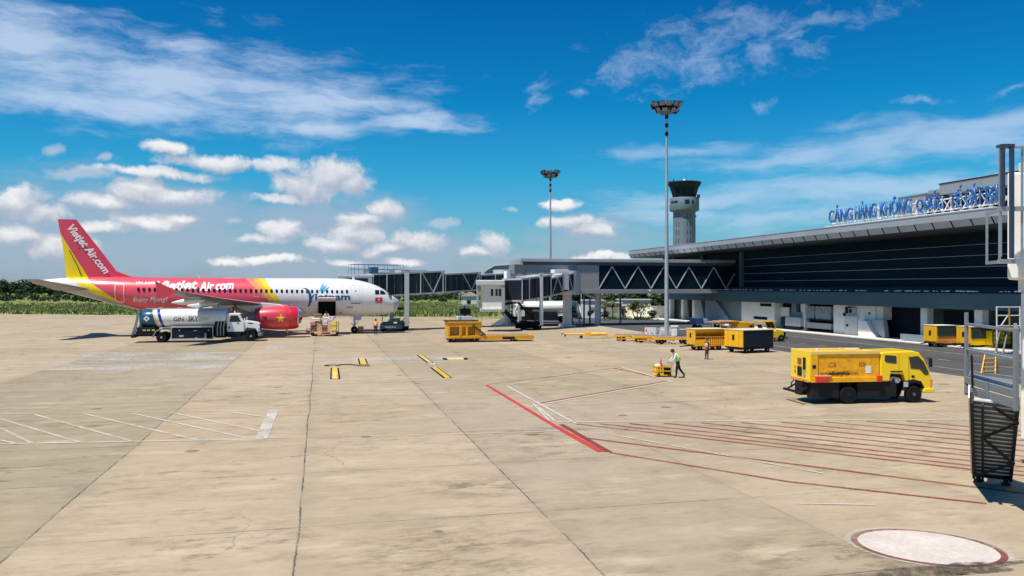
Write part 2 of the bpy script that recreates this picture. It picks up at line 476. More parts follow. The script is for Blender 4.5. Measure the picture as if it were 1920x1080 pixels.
wob = mm('ADD', mm('MULTIPLY', mm('SUBTRACT', noise(2.6, 6, .75), .5), .10), mm('MULTIPLY', mm('SUBTRACT', noise(.12, 2, .5), .5), .25))
gx = mm('DIVIDE', mm('ADD', mm('ADD', sp.outputs['X'], wob), .45), 5.42)
gy = mm('DIVIDE', mm('SUBTRACT', mm('ADD', sp.outputs['Y'], wob), 2.2), 5.22)
def edge(v, size):
    f = mm('FRACT', v); return mm('MULTIPLY', mm('MINIMUM', f, mm('SUBTRACT', 1.0, f)), size)
ex, ey = edge(gx, 5.42), edge(gy, 5.22)
cx = n.new('ShaderNodeCombineXYZ'); l.new(mm('FLOOR', gx), cx.inputs[0]); l.new(mm('FLOOR', gy), cx.inputs[1])
wn2 = n.new('ShaderNodeTexWhiteNoise'); wn2.noise_dimensions = '2D'; l.new(cx.outputs[0], wn2.inputs['Vector'])
c0 = mixc(wn2.outputs['Value'], CONC[0], CONC[1])
wn3 = n.new('ShaderNodeTexWhiteNoise'); wn3.noise_dimensions = '1D'; l.new(mm('FLOOR', gx), wn3.inputs['W'])
c0 = mixc(1.0, c0, mixc(wn3.outputs['Value'], (.90, .90, .91), (1.06, 1.05, 1.03)), 'MULTIPLY')
big = noise(.09, 5, .6)
c0 = mixc(rng(big, .35, .7, 0, .75), c0, CONC[2])
far = noise(.03, 3, .5, (1, 1, 1), (5, 5, 0))
c0 = mixc(rng(far, .42, .62, 0, .6, True), c0, CONC[3])
grn = noise(.07, 4, .55, (1, 1.4, 1), (31, 9, 0))
c0 = mixc(rng(grn, .52, .68, 0, .5, True), c0, CONC[4])
streak = noise(.9, 9, .72, (.42, 1.25, 1), (3, 1, 0))
c0 = mixc(1.0, c0, mixc(rng(streak, .3, .72), (.86, .855, .84), (1.08, 1.08, 1.08)), 'MULTIPLY')
for cidx, cc_ in ((-3, (.86, .88, .86)), (-2, (.89, .91, .88)), (-1, (1.07, 1.05, 1.01)), (0, (1.0, .99, .96)), (1, (.95, .95, .95)), (2, (.90, .90, .89)), (3, (1.02, 1.0, .98))):
    c0 = mixc(mm('LESS_THAN', mm('ABSOLUTE', mm('SUBTRACT', mm('FLOOR', gx), float(cidx))), .5), c0, mixc(1.0, c0, cc_, 'MULTIPLY'))
patch = noise(.42, 9, .68, (.8, 1.1, 1), (1, 8, 0))
c0 = mixc(rng(patch, .52, .72, 0, .50, True), c0, (.25, .205, .125))
mid = noise(.9, 9, .72, (.75, 1.2, 1), (21, 3, 0))
c0 = mixc(rng(mid, .52, .68, 0, .34, True), c0, (.19, .15, .09))
pale = noise(.5, 9, .7, (.5, 1.5, 1), (11, 4, 0))
c0 = mixc(rng(pale, .53, .70, 0, .62, True), c0, (.55, .455, .32))
# scoured, blotchy dirt where vehicles stand nearest the stand
near = noise(1.4, 10, .78, (.6, 1.3, 1), (2, 2, 0))
wn4 = n.new('ShaderNodeTexWhiteNoise'); wn4.noise_dimensions = '3D'; cx4 = n.new('ShaderNodeCombineXYZ'); l.new(mm('FLOOR', gx), cx4.inputs[0]); l.new(mm('FLOOR', gy), cx4.inputs[1]); cx4.inputs[2].default_value = 7.3; l.new(cx4.outputs[0], wn4.inputs['Vector'])
nm = mm('MULTIPLY', mm('MULTIPLY', rng(wn4.outputs['Value'], .2, .8, .35, 1.15), rng(near, .50, .66, 0, 1, True)), rng(noise(.16, 3, .5, (1, 1, 1), (4, 0, 0)), .40, .60, 0, .85, True))
# scoured places with settled grime
for ox, oy, rx_, ry_ in ((2.6, 15.6, 3.2, 2.6), (4.0, 20.5, 2.2, 1.6), (9.6, 13.4, 3.2, 2.2), (-9.5, 21.5, 3.0, .9), (-3.5, 13.6, 3.4, .9), (7.5, 27, 2.4, 2.0), (-8.5, 33, 3.0, 1.5), (1.8, 31.5, 2.2, 1.2)):
    dd = mm('SQRT', mm('ADD', mm('POWER', mm('DIVIDE', mm('SUBTRACT', sp.outputs['X'], ox), rx_), 2.0), mm('POWER', mm('DIVIDE', mm('SUBTRACT', sp.outputs['Y'], oy), ry_), 2.0)))
    nm = mm('MAXIMUM', nm, mm('MULTIPLY', rng(dd, .1, 1.0, .8, 0), rng(near, .46, .60, 0, 1, True)))
c0 = mixc(mm('MINIMUM', nm, .75), c0, (.14, .112, .066))
vo = n.new('ShaderNodeTexVoronoi'); vo.inputs['Scale'].default_value = .55; l.new(tcx.outputs['Object'], vo.inputs['Vector'])
vs = n.new('ShaderNodeSeparateColor'); l.new(vo.outputs['Color'], vs.inputs[0])
spot = mm('MULTIPLY', rng(mm('SUBTRACT', vo.outputs['Distance'], mm('MULTIPLY', mm('MULTIPLY', vs.outputs[0], vs.outputs[1]), .16)), .02, .06, .7, 0), mm('GREATER_THAN', vs.outputs[2], .55))
c0 = mixc(spot, c0, (.13, .105, .075))
speck = noise(14, 3, .7)
c0 = mixc(rng(speck, .70, .78, 0, .35), c0, (.16, .14, .11))
fine = noise(5, 8, .8, (.5, 1.4, 1))
c0 = mixc(1.0, c0, mixc(rng(fine, .25, .75), (.86, .855, .84), (1.13, 1.13, 1.13)), 'MULTIPLY')
jn = noise(.7, 4, .7, (1, 1, 1), (7, 7, 0))
jw = n.new('ShaderNodeTexWhiteNoise'); jw.noise_dimensions = '1D'; l.new(mm('FLOOR', mm('ADD', gx, .5)), jw.inputs['W'])
strong = mm('LESS_THAN', mm('ABSOLUTE', sp.outputs['X']), 8.0)
jk = mm('MAXIMUM', mm('MULTIPLY', strong, .95), mm('MULTIPLY', jw.outputs['Value'], .45))
jx = mm('MULTIPLY', mm('MULTIPLY', rng(ex, .004, .034, 1, 0), rng(jn, .36, .58, .15, 1)), jk)
jy = mm('MULTIPLY', rng(ey, .006, .03, 1, 0), rng(jn, .40, .60, .2, .85))
halo = mm('MULTIPLY', rng(mm('MINIMUM', ex, ey), 0, .5, .32, 0), rng(patch, .4, .65))
cv = n.new('ShaderNodeTexVoronoi'); cv.feature = 'DISTANCE_TO_EDGE'; cv.inputs['Scale'].default_value = .23
cvm = n.new('ShaderNodeVectorMath'); cvm.operation = 'ADD'; cn = n.new('ShaderNodeTexNoise'); cn.inputs['Scale'].default_value = 1.1; cn.inputs['Detail'].default_value = 7
l.new(tcx.outputs['Object'], cn.inputs['Vector']); l.new(tcx.outputs['Object'], cvm.inputs[0]); l.new(cn.outputs['Color'], cvm.inputs[1]); l.new(cvm.outputs[0], cv.inputs['Vector'])
crk = mm('MULTIPLY', rng(cv.outputs['Distance'], .001, .006, 1, 0), rng(noise(.11, 4, .6, (1, 1, 1), (14, 3, 0)), .54, .62, 0, .55))
c0 = mixc(crk, c0, (.07, .058, .042))
c0 = mixc(halo, c0, (.20, .17, .12))
c0 = mixc(mm('MAXIMUM', jx, jy), c0, (.045, .040, .032))
l.new(c0, b.inputs['Base Color'])
bp = n.new('ShaderNodeBump'); bp.inputs['Strength'].default_value = .25; bp.inputs['Distance'].default_value = .02
l.new(fine, bp.inputs['Height']); l.new(bp.outputs['Normal'], b.inputs['Normal'])

field_m = bpy.data.materials.new('field_soil_and_grass')
t, n, l, mm, noise, rng, mixc = gn(field_m)
b = n['Principled BSDF']; b.inputs['Roughness'].default_value = .95; b.inputs['Specular IOR Level'].default_value = .1
c0 = mixc(rng(noise(.09, 8, .7), .35, .65), (.13, .16, .04), (.26, .27, .09))
c0 = mixc(rng(noise(.5, 6, .7), .55, .75, 0, .5), c0, (.25, .2, .1))
l.new(c0, b.inputs['Base Color'])
asph = bpy.data.materials.new('asphalt')
t, n, l, mm, noise, rng, mixc = gn(asph)
b = n['Principled BSDF']; b.inputs['Roughness'].default_value = .8; b.inputs['Specular IOR Level'].default_value = .3
c0 = mixc(rng(noise(.35, 8, .65, (1, .12, 1)), .3, .7), (.055, .055, .058), (.10, .098, .098))
c0 = mixc(rng(noise(3, 8, .75), .55, .75, 0, .4), c0, (.14, .13, .12))
l.new(c0, b.inputs['Base Color'])

mb = MB(); mb.poly([(-2500, -400, -.02), (2500, -400, -.02), (2500, 4200, -.02), (-2500, 4200, -.02)])
struct('grass_field', mb, field_m)
mb = MB()
edge_pts = [g(-900, 588), g(0, 588.5), g(120, 590), g(240, 591), g(480, 592.5), g(760, 594.5), g(860, 595.5), g(940, 597)]
mb.poly([(e.x, e.y, 0) for e in edge_pts] + [(21, 101, 0), (36.3, 101, 0), (36.3, -60, 0), (-160, -60, 0)])
struct('apron', mb, apron_m)
mb = MB()
mb.poly([(36.3, -60, .001), (36.3, 101, .001), (21, 101, .001), (g(940, 597).x, g(940, 597).y, .001), (22, 128, .001), (30, 130, .001), (37, 128, .001), (44, 133, .001), (64, 134, .001), (64, -60, .001)])
struct('service_road', mb, asph)
mb = MB()
mb.prism([(52.7, -60), (52.7, 112), (50.5, 121), (46.5, 127), (64, 127), (64, -60)], 'z', .002, .14)
struct('pavement', mb, kerbm, bevel=.03)

# painted markings: thin sheets of worn paint
def paint(name, c, wear=.5, scale=3.0):
    m = bpy.data.materials.new(name)
    t, n, l, mm, noise, rng, mixc = gn(m)
    b = n['Principled BSDF']; b.inputs['Roughness'].default_value = .7; b.inputs['Specular IOR Level'].default_value = .3
    l.new(mixc(rng(noise(scale*.4, 6, .7), .3, .7), tuple(x*.85 for x in c), c), b.inputs['Base Color'])
    tr = n.new('ShaderNodeBsdfTransparent'); ms = n.new('ShaderNodeMixShader')
    a = mm('ADD', rng(noise(scale*3, 8, .8), .40, .68), mm('MULTIPLY', rng(noise(scale*.25, 4, .6), .4, .65), .6), clamp=True)
    l.new(mm('MULTIPLY', a, wear), ms.inputs['Fac'])
    l.new(b.outputs[0], ms.inputs[1]); l.new(tr.outputs[0], ms.inputs[2]); l.new(ms.outputs[0], n['Material Output'].inputs['Surface'])
    return m
p_white = paint('worn_white_paint', (.72, .68, .62), .55)
p_faint = paint('faded_white_paint', (.62, .58, .50), .85)
p_red = paint('worn_red_paint', (.62, .05, .045), .35)
p_dred = paint('worn_dark_red_paint', (.26, .045, .035), .45)
p_dred2 = paint('faded_dark_red_paint', (.30, .060, .042), .55)
p_dred3 = paint('chipped_dark_red_paint', (.24, .05, .04), .8, 1.5)
p_patch = paint('thin_pale_overpaint', (.58, .54, .48), .95, 1.2)
p_pink = paint('pale_pink_white_paint', (.70, .62, .54), .25)
p_oil = paint('oil_stain', (.09, .07, .045), 1.0, 1.6)
lay = [0.004]
def line(mb, a, b, wd):
    a, b = Vector(a), Vector(b); d = (b-a).normalized(); o = Vector((-d.y, d.x, 0))*wd/2
    z = lay[0]
    mb.poly([(p.x, p.y, z) for p in (a-o, b-o, b+o, a+o)])
def marking(name, mt, segs, z):
    lay[0] = z; mb = MB()
    for s in segs:
        a, b, wd = s
        n = max(1, int((b-a).length/2.5))
        for i in range(n): line(mb, a.lerp(b, i/n), a.lerp(b, (i+1)/n), wd)
    return struct(name, mb, mt, fix=True)
P = g
marking('red_stand_line', p_red, [(P(912,722), P(1042,800), .2), (P(1042,800), P(1128,848), .26)], .008)
marking('dark_red_stand_line', p_dred, [(P(1052,796), P(1142,848), .22), (P(1010,756.5), P(1251,714.5), .12)], .012)
marking('faint_red_stand_line', p_dred2, [(P(912,721), P(1040,706), .1), (P(1040,706), P(1165,689), .1), (P(1150,690), P(1245,711), .16)], .012)
hd = P(1850,945)-P(1143,849); hd.normalize()
xs_top = [1080, 1124, 1180, 1245, 1315, 1390, 1465, 1545, 1625, 1700]
segs = []
for px in xs_top:
    a = P(px, 795.5-(px-1045)*.0085)
    # stop at the far side of the marked zone, beyond the stairs
    segs.append((a, a+hd*(16.5 if px < 1200 else 13), .15))
a = P(1100, 822); segs.append((a, a+hd*14.5, .16))
segs.append((P(1143,849), P(1480,904), .13)); segs.append((P(1480,904), P(1850,945), .13))
marking('dark_red_hatching', p_dred2, segs, .016)
marking('white_stand_line', p_white, [(P(950,724), P(1080,795), .13), (P(1040,792), P(1815,787), .12), (P(1025,757), P(1260,716), .12), (P(1165,689), P(1260,716), .16),
        (P(1010,764), P(1040,790), .10), (P(1000,757), P(1030,790), .08)], .020)
marking('faint_white_line', p_faint, [(P(952,723), P(1175,690), .12), (P(1112,661), P(1212,686), .12), (P(1302,682), P(1382,698), .13), (P(1175,690), P(1215,686), .1),
        (P(1128,812), P(1545,889), .13), (P(1708,768), P(1830,791), .14), (P(860,815), P(1050,809), .1), (P(0,833), P(860,815), .06), (P(1480,945), P(1640,948), .08)], .024)
marking('white_hatching', paint('rubbed_white_paint', (.70, .66, .59), .78), [(P(0,833.5), P(490,824.5), .11), (P(0,777), P(515,769.5), .09), (P(513,770), P(490,824), .40),
        (P(65,778), P(250,829), .13), (P(155,776), P(370,826), .13), (P(245,775), P(465,823), .13), (P(320,774), P(492,810), .12), (P(420,772), P(502,783), .11),
        (P(0,786), P(150,830.5), .13), (P(0,803), P(60,832), .13), (P(0,826), P(32,833), .12)], .020)
lay[0] = .004
mb = MB()
for q in ([(160,661),(466,660),(436,675),(150,676)], [(90,684),(440,680),(418,692),(70,694)], [(600,671),(880,667),(860,674),(600,678)], [(500,648),(640,646),(620,653),(500,656)]):
    mb.poly([P(*e)+Vector((0, 0, .004)) for e in q])
struct('overpainted_patch', mb, p_patch)
c = P(1738, 1026)
def disc(name, mt, k0, k1, z):
    mb = MB(); n = 72; ra = R(-33)
    def e(k, i): a = 2*PI*i/n; x, y = 1.42*k*math.cos(a), 1.16*k*math.sin(a); return (c.x+x*math.cos(ra)-y*math.sin(ra), c.y+x*math.sin(ra)+y*math.cos(ra), z)
    if k0 == 0: mb.poly([e(k1, i) for i in range(n)])
    else:
        for i in range(n): mb.poly([e(k1, i), e(k1, i+1), e(k0, i+1), e(k0, i)])
    return struct(name, mb, mt)
disc('pale_stop_circle', p_pink, 0, .895, .012)
disc('dark_red_stop_ring', p_dred3, .90, .985, .012)
disc('pale_stop_ring', p_faint, .99, 1.06, .012)
mb = MB()
for (px, py, rx, ry) in ((1740,1075,2.0,.30),):
    o = P(px, py); n = 40
    mb.poly([(o.x+rx*math.cos(2*PI*i/n)*(1+.25*math.sin(5*i/n*2*PI)), o.y+ry*math.sin(2*PI*i/n)*(1+.2*math.cos(7*i/n*2*PI)), .03) for i in range(n)])
struct('oil_stains', mb, p_oil)
# road lines
Z3 = Vector((0, 0, .006))
segs = [(Vector((39.1, -20, 0)), Vector((39.1, 78, 0)), .12), (Vector((48.3, -20, 0)), Vector((48.3, 96, 0)), .12)]
for k in range(36):
    y = 2+k*2.85
    if y < 92: segs.append((Vector((43.2, y, 0)), Vector((43.2, y+1.15, 0)), .12))
marking('road_line', p_white, segs, .006)
# ------------------------------------------------------------------ airliner
# local axes: nose at x=0, tail towards -x, starboard (our side) is -y
NOSE = w((749.5-960)/F*91.1, 91.1)
plane = thing('airliner', 'red, yellow and white narrow-body passenger jet parked nose to the terminal', 'airliner', (NOSE.x, NOSE.y, 0))
# station, top z, bottom z, half width
PRO = [(0,3.47,3.43,.02),(.12,3.72,3.02,.34),(.35,3.90,2.62,.60),(.7,4.13,2.35,.86),(1.2,4.40,2.17,1.14),(1.7,4.86,2.09,1.36),(2.36,5.25,2.02,1.56),(3.0,5.52,1.98,1.71),(3.6,5.72,1.95,1.81),(4.7,5.97,1.93,1.92),
       (6.0,6.12,1.92,1.975),(8,6.17,1.92,1.975),(12,6.17,1.92,1.975),(16,6.17,1.92,1.975),(20,6.18,1.92,1.975),(23.5,6.20,1.98,1.975),(25.5,6.22,2.25,1.96),(27.3,6.25,2.70,1.88),(29.9,6.27,3.40,1.66),
       (32.9,6.24,4.22,1.22),(35,6.12,4.85,.80),(36.5,5.96,5.28,.46),(37.4,5.82,5.52,.26),(37.57,5.76,5.58,.18)]
def prof(s):
    s = max(0, min(37.57, s))
    for a, b in zip(PRO[:-1], PRO[1:]):
        if a[0] <= s <= b[0]:
            t = (s-a[0])/(b[0]-a[0]); return [a[i]+(b[i]-a[i])*t for i in (1, 2, 3)]
def ysurf(s, z, off=.012):
    tp, bt, hw = prof(s); zc = (tp+bt)/2; rh = (tp-bt)/2
    q = max(-.99, min(.99, (z-zc)/rh))
    return -hw*math.sqrt(1-q*q)-off
livery = bpy.data.materials.new('aircraft_livery')
t, n, l, mm, noise, rng, mixc = gn(livery)
b = n['Principled BSDF']; b.inputs['Roughness'].default_value = .28; b.inputs['Coat Weight'].default_value = .4; b.inputs['Coat Roughness'].default_value = .12
tcx = n.new('ShaderNodeTexCoord'); sp = n.new('ShaderNodeSeparateXYZ'); l.new(tcx.outputs['Object'], sp.inputs[0])
st_ = mm('MULTIPLY', sp.outputs['X'], -1.0); zz = sp.outputs['Z']
WHT, YEL, ORG, COR, RED = (.80, .79, .77), (.92, .66, .01), (.90, .40, .05), (.84, .27, .11), (.80, .085, .115)
def lin(s0, k, z0): return mm('ADD', mm('MULTIPLY', mm('SUBTRACT', zz, z0), k), s0)
df = mm('SUBTRACT', st_, lin(14.7, .72, 6.1))                 # metres behind the white/yellow edge
def step(v, a): return mm('GREATER_THAN', v, a)
c0 = mixc(step(df, 0.0), WHT, YEL)
c0 = mixc(step(df, .62), c0, ORG)
c0 = mixc(step(df, 1.15), c0, COR)
c0 = mixc(step(mm('SUBTRACT', st_, lin(16.7, 1.04, 6.15)), 0.0), c0, RED)
TAIL_SHADE = (.42, .41, .39)  # underside shade of the white tail cone, painted into its colour
rb = mm('MINIMUM', lin(34.97, .6, 10.67), lin(32.2, 1.4, 5.9))
c0 = mixc(step(mm('SUBTRACT', st_, rb), 0), c0, YEL)
wb = mm('MINIMUM', lin(34.2, 1.5, 6.2), lin(31.8, 2.6, 4.6))
c0 = mixc(step(mm('SUBTRACT', st_, wb), 0), c0, mixc(rng(mm('SUBTRACT', zz, mm('MULTIPLY', mm('SUBTRACT', st_, 31.0), .16)), 4.55, 4.95), TAIL_SHADE, WHT))
# radome joint and belly grime
c0 = mixc(mm('LESS_THAN', st_, .78), c0, (.50, .50, .50))
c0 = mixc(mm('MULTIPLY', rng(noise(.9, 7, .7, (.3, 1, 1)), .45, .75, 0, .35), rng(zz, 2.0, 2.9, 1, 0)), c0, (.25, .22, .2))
c0 = mixc(1.0, c0, mixc(rng(noise(.35, 5), .3, .7), (.94, .94, .94), (1.04, 1.04, 1.04)), 'MULTIPLY')
ring = mm('FRACT', mm('DIVIDE', st_, 2.13)); zr = mm('FRACT', mm('DIVIDE', zz, 1.38))
c0 = mixc(mm('MULTIPLY', mm('MAXIMUM', mm('LESS_THAN', ring, .016), mm('LESS_THAN', zr, .014)), .30), c0, (.12, .11, .11))
l.new(c0, b.inputs['Base Color'])
finm = bpy.data.materials.new('fin_livery')
t, n, l, mm, noise, rng, mixc = gn(finm)
b = n['Principled BSDF']; b.inputs['Roughness'].default_value = .3; b.inputs['Coat Weight'].default_value = .3
tcx = n.new('ShaderNodeTexCoord'); sp = n.new('ShaderNodeSeparateXYZ'); l.new(tcx.outputs['Object'], sp.inputs[0])
v = mm('SUBTRACT', mm('MULTIPLY', sp.outputs['X'], -1.0), mm('ADD', mm('MULTIPLY', mm('SUBTRACT', sp.outputs['Z'], 10.67), .585), 34.95))
c0 = mixc(mm('GREATER_THAN', v, 0.0), (.72, .062, .11), YEL)
l.new(mixc(1.0, c0, mixc(rng(noise(.5, 5), .3, .7), (.92, .92, .92), (1.05, 1.05, 1.05)), 'MULTIPLY'), b.inputs['Base Color'])
redm = mat('aircraft_red', (.70, .055, .08), .3, var=.06, coat=.3)
dredm = mat('nacelle_lip_red', (.66, .015, .035), .3, var=.05, coat=.3)
wingm = mat('wing_grey', (.13, .13, .14), .4, .2, var=.08, scale=.8)
bellym = mat('belly_grey', (.62, .61, .60), .4, var=.08, scale=.7, dirt=.1)
stencil = mat('white_lettering', (.86, .84, .82), .4, var=.02)

N = 40
rings = []
sts = sorted(set([p[0] for p in PRO]+[.06,.22,.5,.95,1.45,2.0,4.1,5.3]+[9,10,11,13,14,15,17,18,19,21,22,24.5,26.4,28.6,31.4,34]))
for s in sts:
    tp, bt, hw = prof(s); zc, rh = (tp+bt)/2, (tp-bt)/2
    rings.append([Vector((-s, hw*math.sin(2*PI*i/N), zc+rh*math.cos(2*PI*i/N))) for i in range(N)])
mb = MB(); mb.loft(rings)
# forward cargo door opening on the starboard side
SA, SB, ZA, ZB = 7.15, 9.02, 2.02, 3.62
bm = mb.bm
for co_, no in (((-SA,0,0),(1,0,0)),((-SB,0,0),(1,0,0)),((0,0,ZA),(0,0,1)),((0,0,ZB),(0,0,1))):
    bmesh.ops.bisect_plane(bm, geom=bm.verts[:]+bm.edges[:]+bm.faces[:], plane_co=co_, plane_no=no)
bmesh.ops.recalc_face_normals(bm, faces=bm.faces)
kill = [f for f in bm.faces if -SB < f.calc_center_median().x < -SA and ZA < f.calc_center_median().z < ZB and f.calc_center_median().y < 0]
bmesh.ops.delete(bm, geom=kill, context='FACES')
mb.build('fuselage', livery, plane, smooth=35, fix=False)
mb = MB()
mb.poly([(-SA,-.2,ZA-.1),(-SB,-.2,ZA-.1),(-SB,-.2,ZB+.2),(-SA,-.2,ZB+.2)]); mb.poly([(-SA,-.2,ZA),(-SB,-.2,ZA),(-SB,-1.6,ZA),(-SA,-1.6,ZA)])
mb.poly([(-SA,-.2,ZA),(-SA,-.2,ZB),(-SA,-1.95,ZB),(-SA,-1.6,ZA)]); mb.poly([(-SB,-.2,ZA),(-SB,-.2,ZB),(-SB,-1.95,ZB),(-SB,-1.6,ZA)])
mb.poly([(-SA,-.2,ZB),(-SB,-.2,ZB),(-SB,-1.95,ZB),(-SA,-1.95,ZB)])
mb.build('cargo_hold', dark, plane)
mb = MB(); mb.cbox((-(SA+SB)/2, -2.62, 3.86), (SB-SA, 1.35, .10), rx=R(-14)); mb.build('cargo_door', white, plane, bevel=.03)
# patches wrapped on the skin
def patch(name, quad, m, off=.015, k=6, parent=plane, side=-1):
    mb = MB(); G = []
    (a, bq, c, d) = [Vector((q[0], q[1], 0)) for q in quad]
    for i in range(k+1):
        row = []
        for j in range(k+1):
            p = a.lerp(bq, i/k).lerp(d.lerp(c, i/k), j/k)
            row.append(mb.bm.verts.new((-p.x, side*-ysurf(p.x, p.y, off), p.y)))
        G.append(row)
    for i in range(k):
        for j in range(k): mb.face([G[i][j], G[i+1][j], G[i+1][j+1], G[i][j+1]])
    return mb.build(name, m, parent, smooth=60, fix=False)
# cabin windows: one mesh, copied along the cabin
def oval(s0, z0, rw, rh, m, name, off=.014):
    mb = MB(); pts = []
    for i in range(14):
        a = 2*PI*i/14; cx_, sy_ = math.cos(a), math.sin(a)
        e = lambda q: math.copysign(abs(q)**.6, q)
        z = z0+rh*e(sy_); s = s0+rw*e(cx_)
        pts.append((-s, ysurf(s, z, off), z))
    mb.poly(pts); return mb.build(name, m, plane, fix=False)
w0 = oval(14, 4.70, .125, .185, darkglass, 'cabin_window')
wxs = [5.95+.53*i for i in range(47)]
skip = (4.9,)
first = True
for s in wxs:
    if 12.55 < s < 12.75: continue
    z = 4.70
    if s > 27.6: break
    if first: w0.location.x = -(s-14); first = False; continue
    c = w0.copy(); col.objects.link(c); c.location.x = -(s-14); c.location.z = .07+(s-14)*.014
for quad in ([(2.87,4.86),(2.40,4.86),(2.40,4.36),(2.87,4.38)], [(2.30,4.86),(1.86,4.74),(1.60,4.38),(2.30,4.36)]):
    for sd in (-1, 1): patch('cockpit_window', quad, darkglass, .02, side=sd)
mb = MB()
for sd in (-1, 1):
    q = [(-1.66,sd*1.20,4.72),(-1.22,sd*1.02,4.38),(-1.03,sd*.06,4.50),(-1.52,sd*.06,4.84)]
    mb.poly([(p[0]+.05, p[1], p[2]+.05) for p in q])
mb.build('windscreen', darkglass, plane)
def frame_patch(name, s0, s1, z0, z1, m, t_=.05, off=.016):
    mb = MB()
    def q(a, b_, c, d):
        k = 5; rows = []
        for i in range(k+1):
            z = c+(d-c)*i/k; rows.append([mb.bm.verts.new((-a, ysurf(a, z, off), z)), mb.bm.verts.new((-b_, ysurf(b_, z, off), z))])
        for r0, r1 in zip(rows[:-1], rows[1:]): mb.face([r0[0], r0[1], r1[1], r1[0]])
    q(s0, s0+t_, z0, z1); q(s1-t_, s1, z0, z1); q(s0, s1, z1-t_, z1); q(s0, s1, z0, z0+t_)
    return mb.build(name, m, plane, fix=False)
seam = mat('panel_seam', (.30, .30, .30), .5, var=.05)
frame_patch('rear_door', 28.55, 29.45, 3.62, 5.52, stencil, .055)
frame_patch('front_door', 4.55, 5.45, 3.45, 5.35, mat('pale_seam', (.58, .57, .56), .5), .03)
frame_patch('exit_hatch', 15.15, 15.7, 4.15, 5.0, mat('orange_seam', (.95, .55, .25), .5), .04)
frame_patch('exit_hatch', 14.35, 14.85, 4.05, 4.65, MATS['orange_seam'], .04)
patch('door_sill', [(5.55,3.42),(4.45,3.42),(4.45,3.36),(5.55,3.36)], dark, .03)
patch('door_window', [(5.06,4.83),(4.94,4.83),(4.94,4.69),(5.06,4.69)], darkglass, .02, 2)
patch('livery_stripe', [(31.55,5.55),(30.05,5.55),(30.05,5.48),(31.55,5.48)], stencil, .02)
patch('service_panel', [(6.0,3.05),(5.3,3.05),(5.3,2.85),(6.0,2.85)], mat('grey_panel', (.45, .45, .46), .5), .016, 3)
patch('outflow_valve', [(6.75,2.36),(6.5,2.36),(6.5,2.24),(6.75,2.24)], dark, .016, 2)
# wording on the starboard side
def on_skin(s0, z0, rot=0.0, off=.02):
    c_, s_ = math.cos(rot), math.sin(rot)
    def fn(u, v, e):
        z = z0+u*s_+v*c_; s = s0-(u*c_-v*s_)
        return (-s, ysurf(s, z, off), z)
    return fn
text_obj('airline_name', 'Vietjet', on_skin(25.4, 4.42, R(3)), stencil, plane, width=4.0, height=1.38, shear=.18, bold=.035, sub=3)
text_obj('airline_name', 'Air.com', on_skin(21.25, 4.70, R(4)), stencil, plane, width=3.5, height=1.02, shear=.2, bold=.035, sub=3)
text_obj('slogan', 'Enjoy Flying!', on_skin(27.7, 3.52, R(0)), stencil, plane, width=3.4, height=.64, shear=.25, bold=.008, sub=2)
text_obj('registration', 'VN-A688', on_skin(27.5, 5.50), stencil, plane, width=1.9, height=.26, bold=.02, sub=1)
text_obj('tourism_wording', 'ietnam', on_skin(9.35, 3.72), deepblue, plane, width=3.75, height=.74, bold=.03, sub=2)
def swoosh(name, path, wid, m):
    mb = MB(); rows = []
    for i, (s, z) in enumerate(path):
        a = path[max(0, i-1)]; b_ = path[min(len(path)-1, i+1)]
        d = Vector((b_[0]-a[0], b_[1]-a[1])).normalized(); o = Vector((-d.y, d.x))*wid[i]/2
        rows.append([mb.bm.verts.new((-(s+k*o.x), ysurf(s+k*o.x, z+k*o.y, .022), z+k*o.y)) for k in (-1, 0, 1)])
    for a, b_ in zip(rows[:-1], rows[1:]):
        mb.face([a[0], a[1], b_[1], b_[0]]); mb.face([a[1], a[2], b_[2], b_[1]])
    return mb.build(name, m, plane, fix=False)
swoosh('tourism_emblem', [(10.62,5.07),(10.3,5.02),(10.05,4.8),(9.92,4.45),(9.85,4.0),(9.84,3.65),(9.95,3.3),(10.12,2.98)], [.02,.12,.22,.28,.30,.28,.2,.05], deepblue)
swoosh('tourism_emblem', [(9.86,3.62),(9.75,3.95),(9.6,4.2),(9.38,4.45)], [.1,.16,.14,.03], deepblue)
swoosh('tourism_petal', [(8.92,4.80),(8.7,5.02),(8.55,5.3),(8.48,5.62)], [.03,.2,.26,.03], petal)
swoosh('tourism_petal', [(8.85,4.82),(8.55,4.98),(8.3,5.2),(8.1,5.5)], [.03,.16,.16,.03], petal)
swoosh('tourism_petal', [(8.65,4.72),(8.4,4.80),(8.15,4.95),(7.83,5.22)], [.03,.2,.22,.03], petal)
fl = patch('flag_emblem', [(2.87,4.03),(2.05,4.03),(2.05,3.56),(2.87,3.56)], dredm, .02)
def star(name, cen, r, m, fn, parent):
    mb = MB(); pts = []
    for i in range(10):
        a = PI/2+i*PI/5; rr = r if i % 2 == 0 else r*.40
        pts.append(fn(cen[0]+rr*math.cos(a), cen[1]+rr*math.sin(a)))
    ctr = fn(*cen)
    for i in range(10): mb.poly([ctr, pts[i], pts[(i+1) % 10]])
    return mb.build(name, m, parent, fix=False)
star('flag_star', (-2.46, 3.80), .15, stencil, lambda x, z: (x, ysurf(-x, z, .03), z), fl)
patch('flag_caption', [(2.85,3.50),(2.08,3.50),(2.08,3.38),(2.85,3.38)], mat('caption_grey_red', (.45, .16, .15), .5), .02, 3)
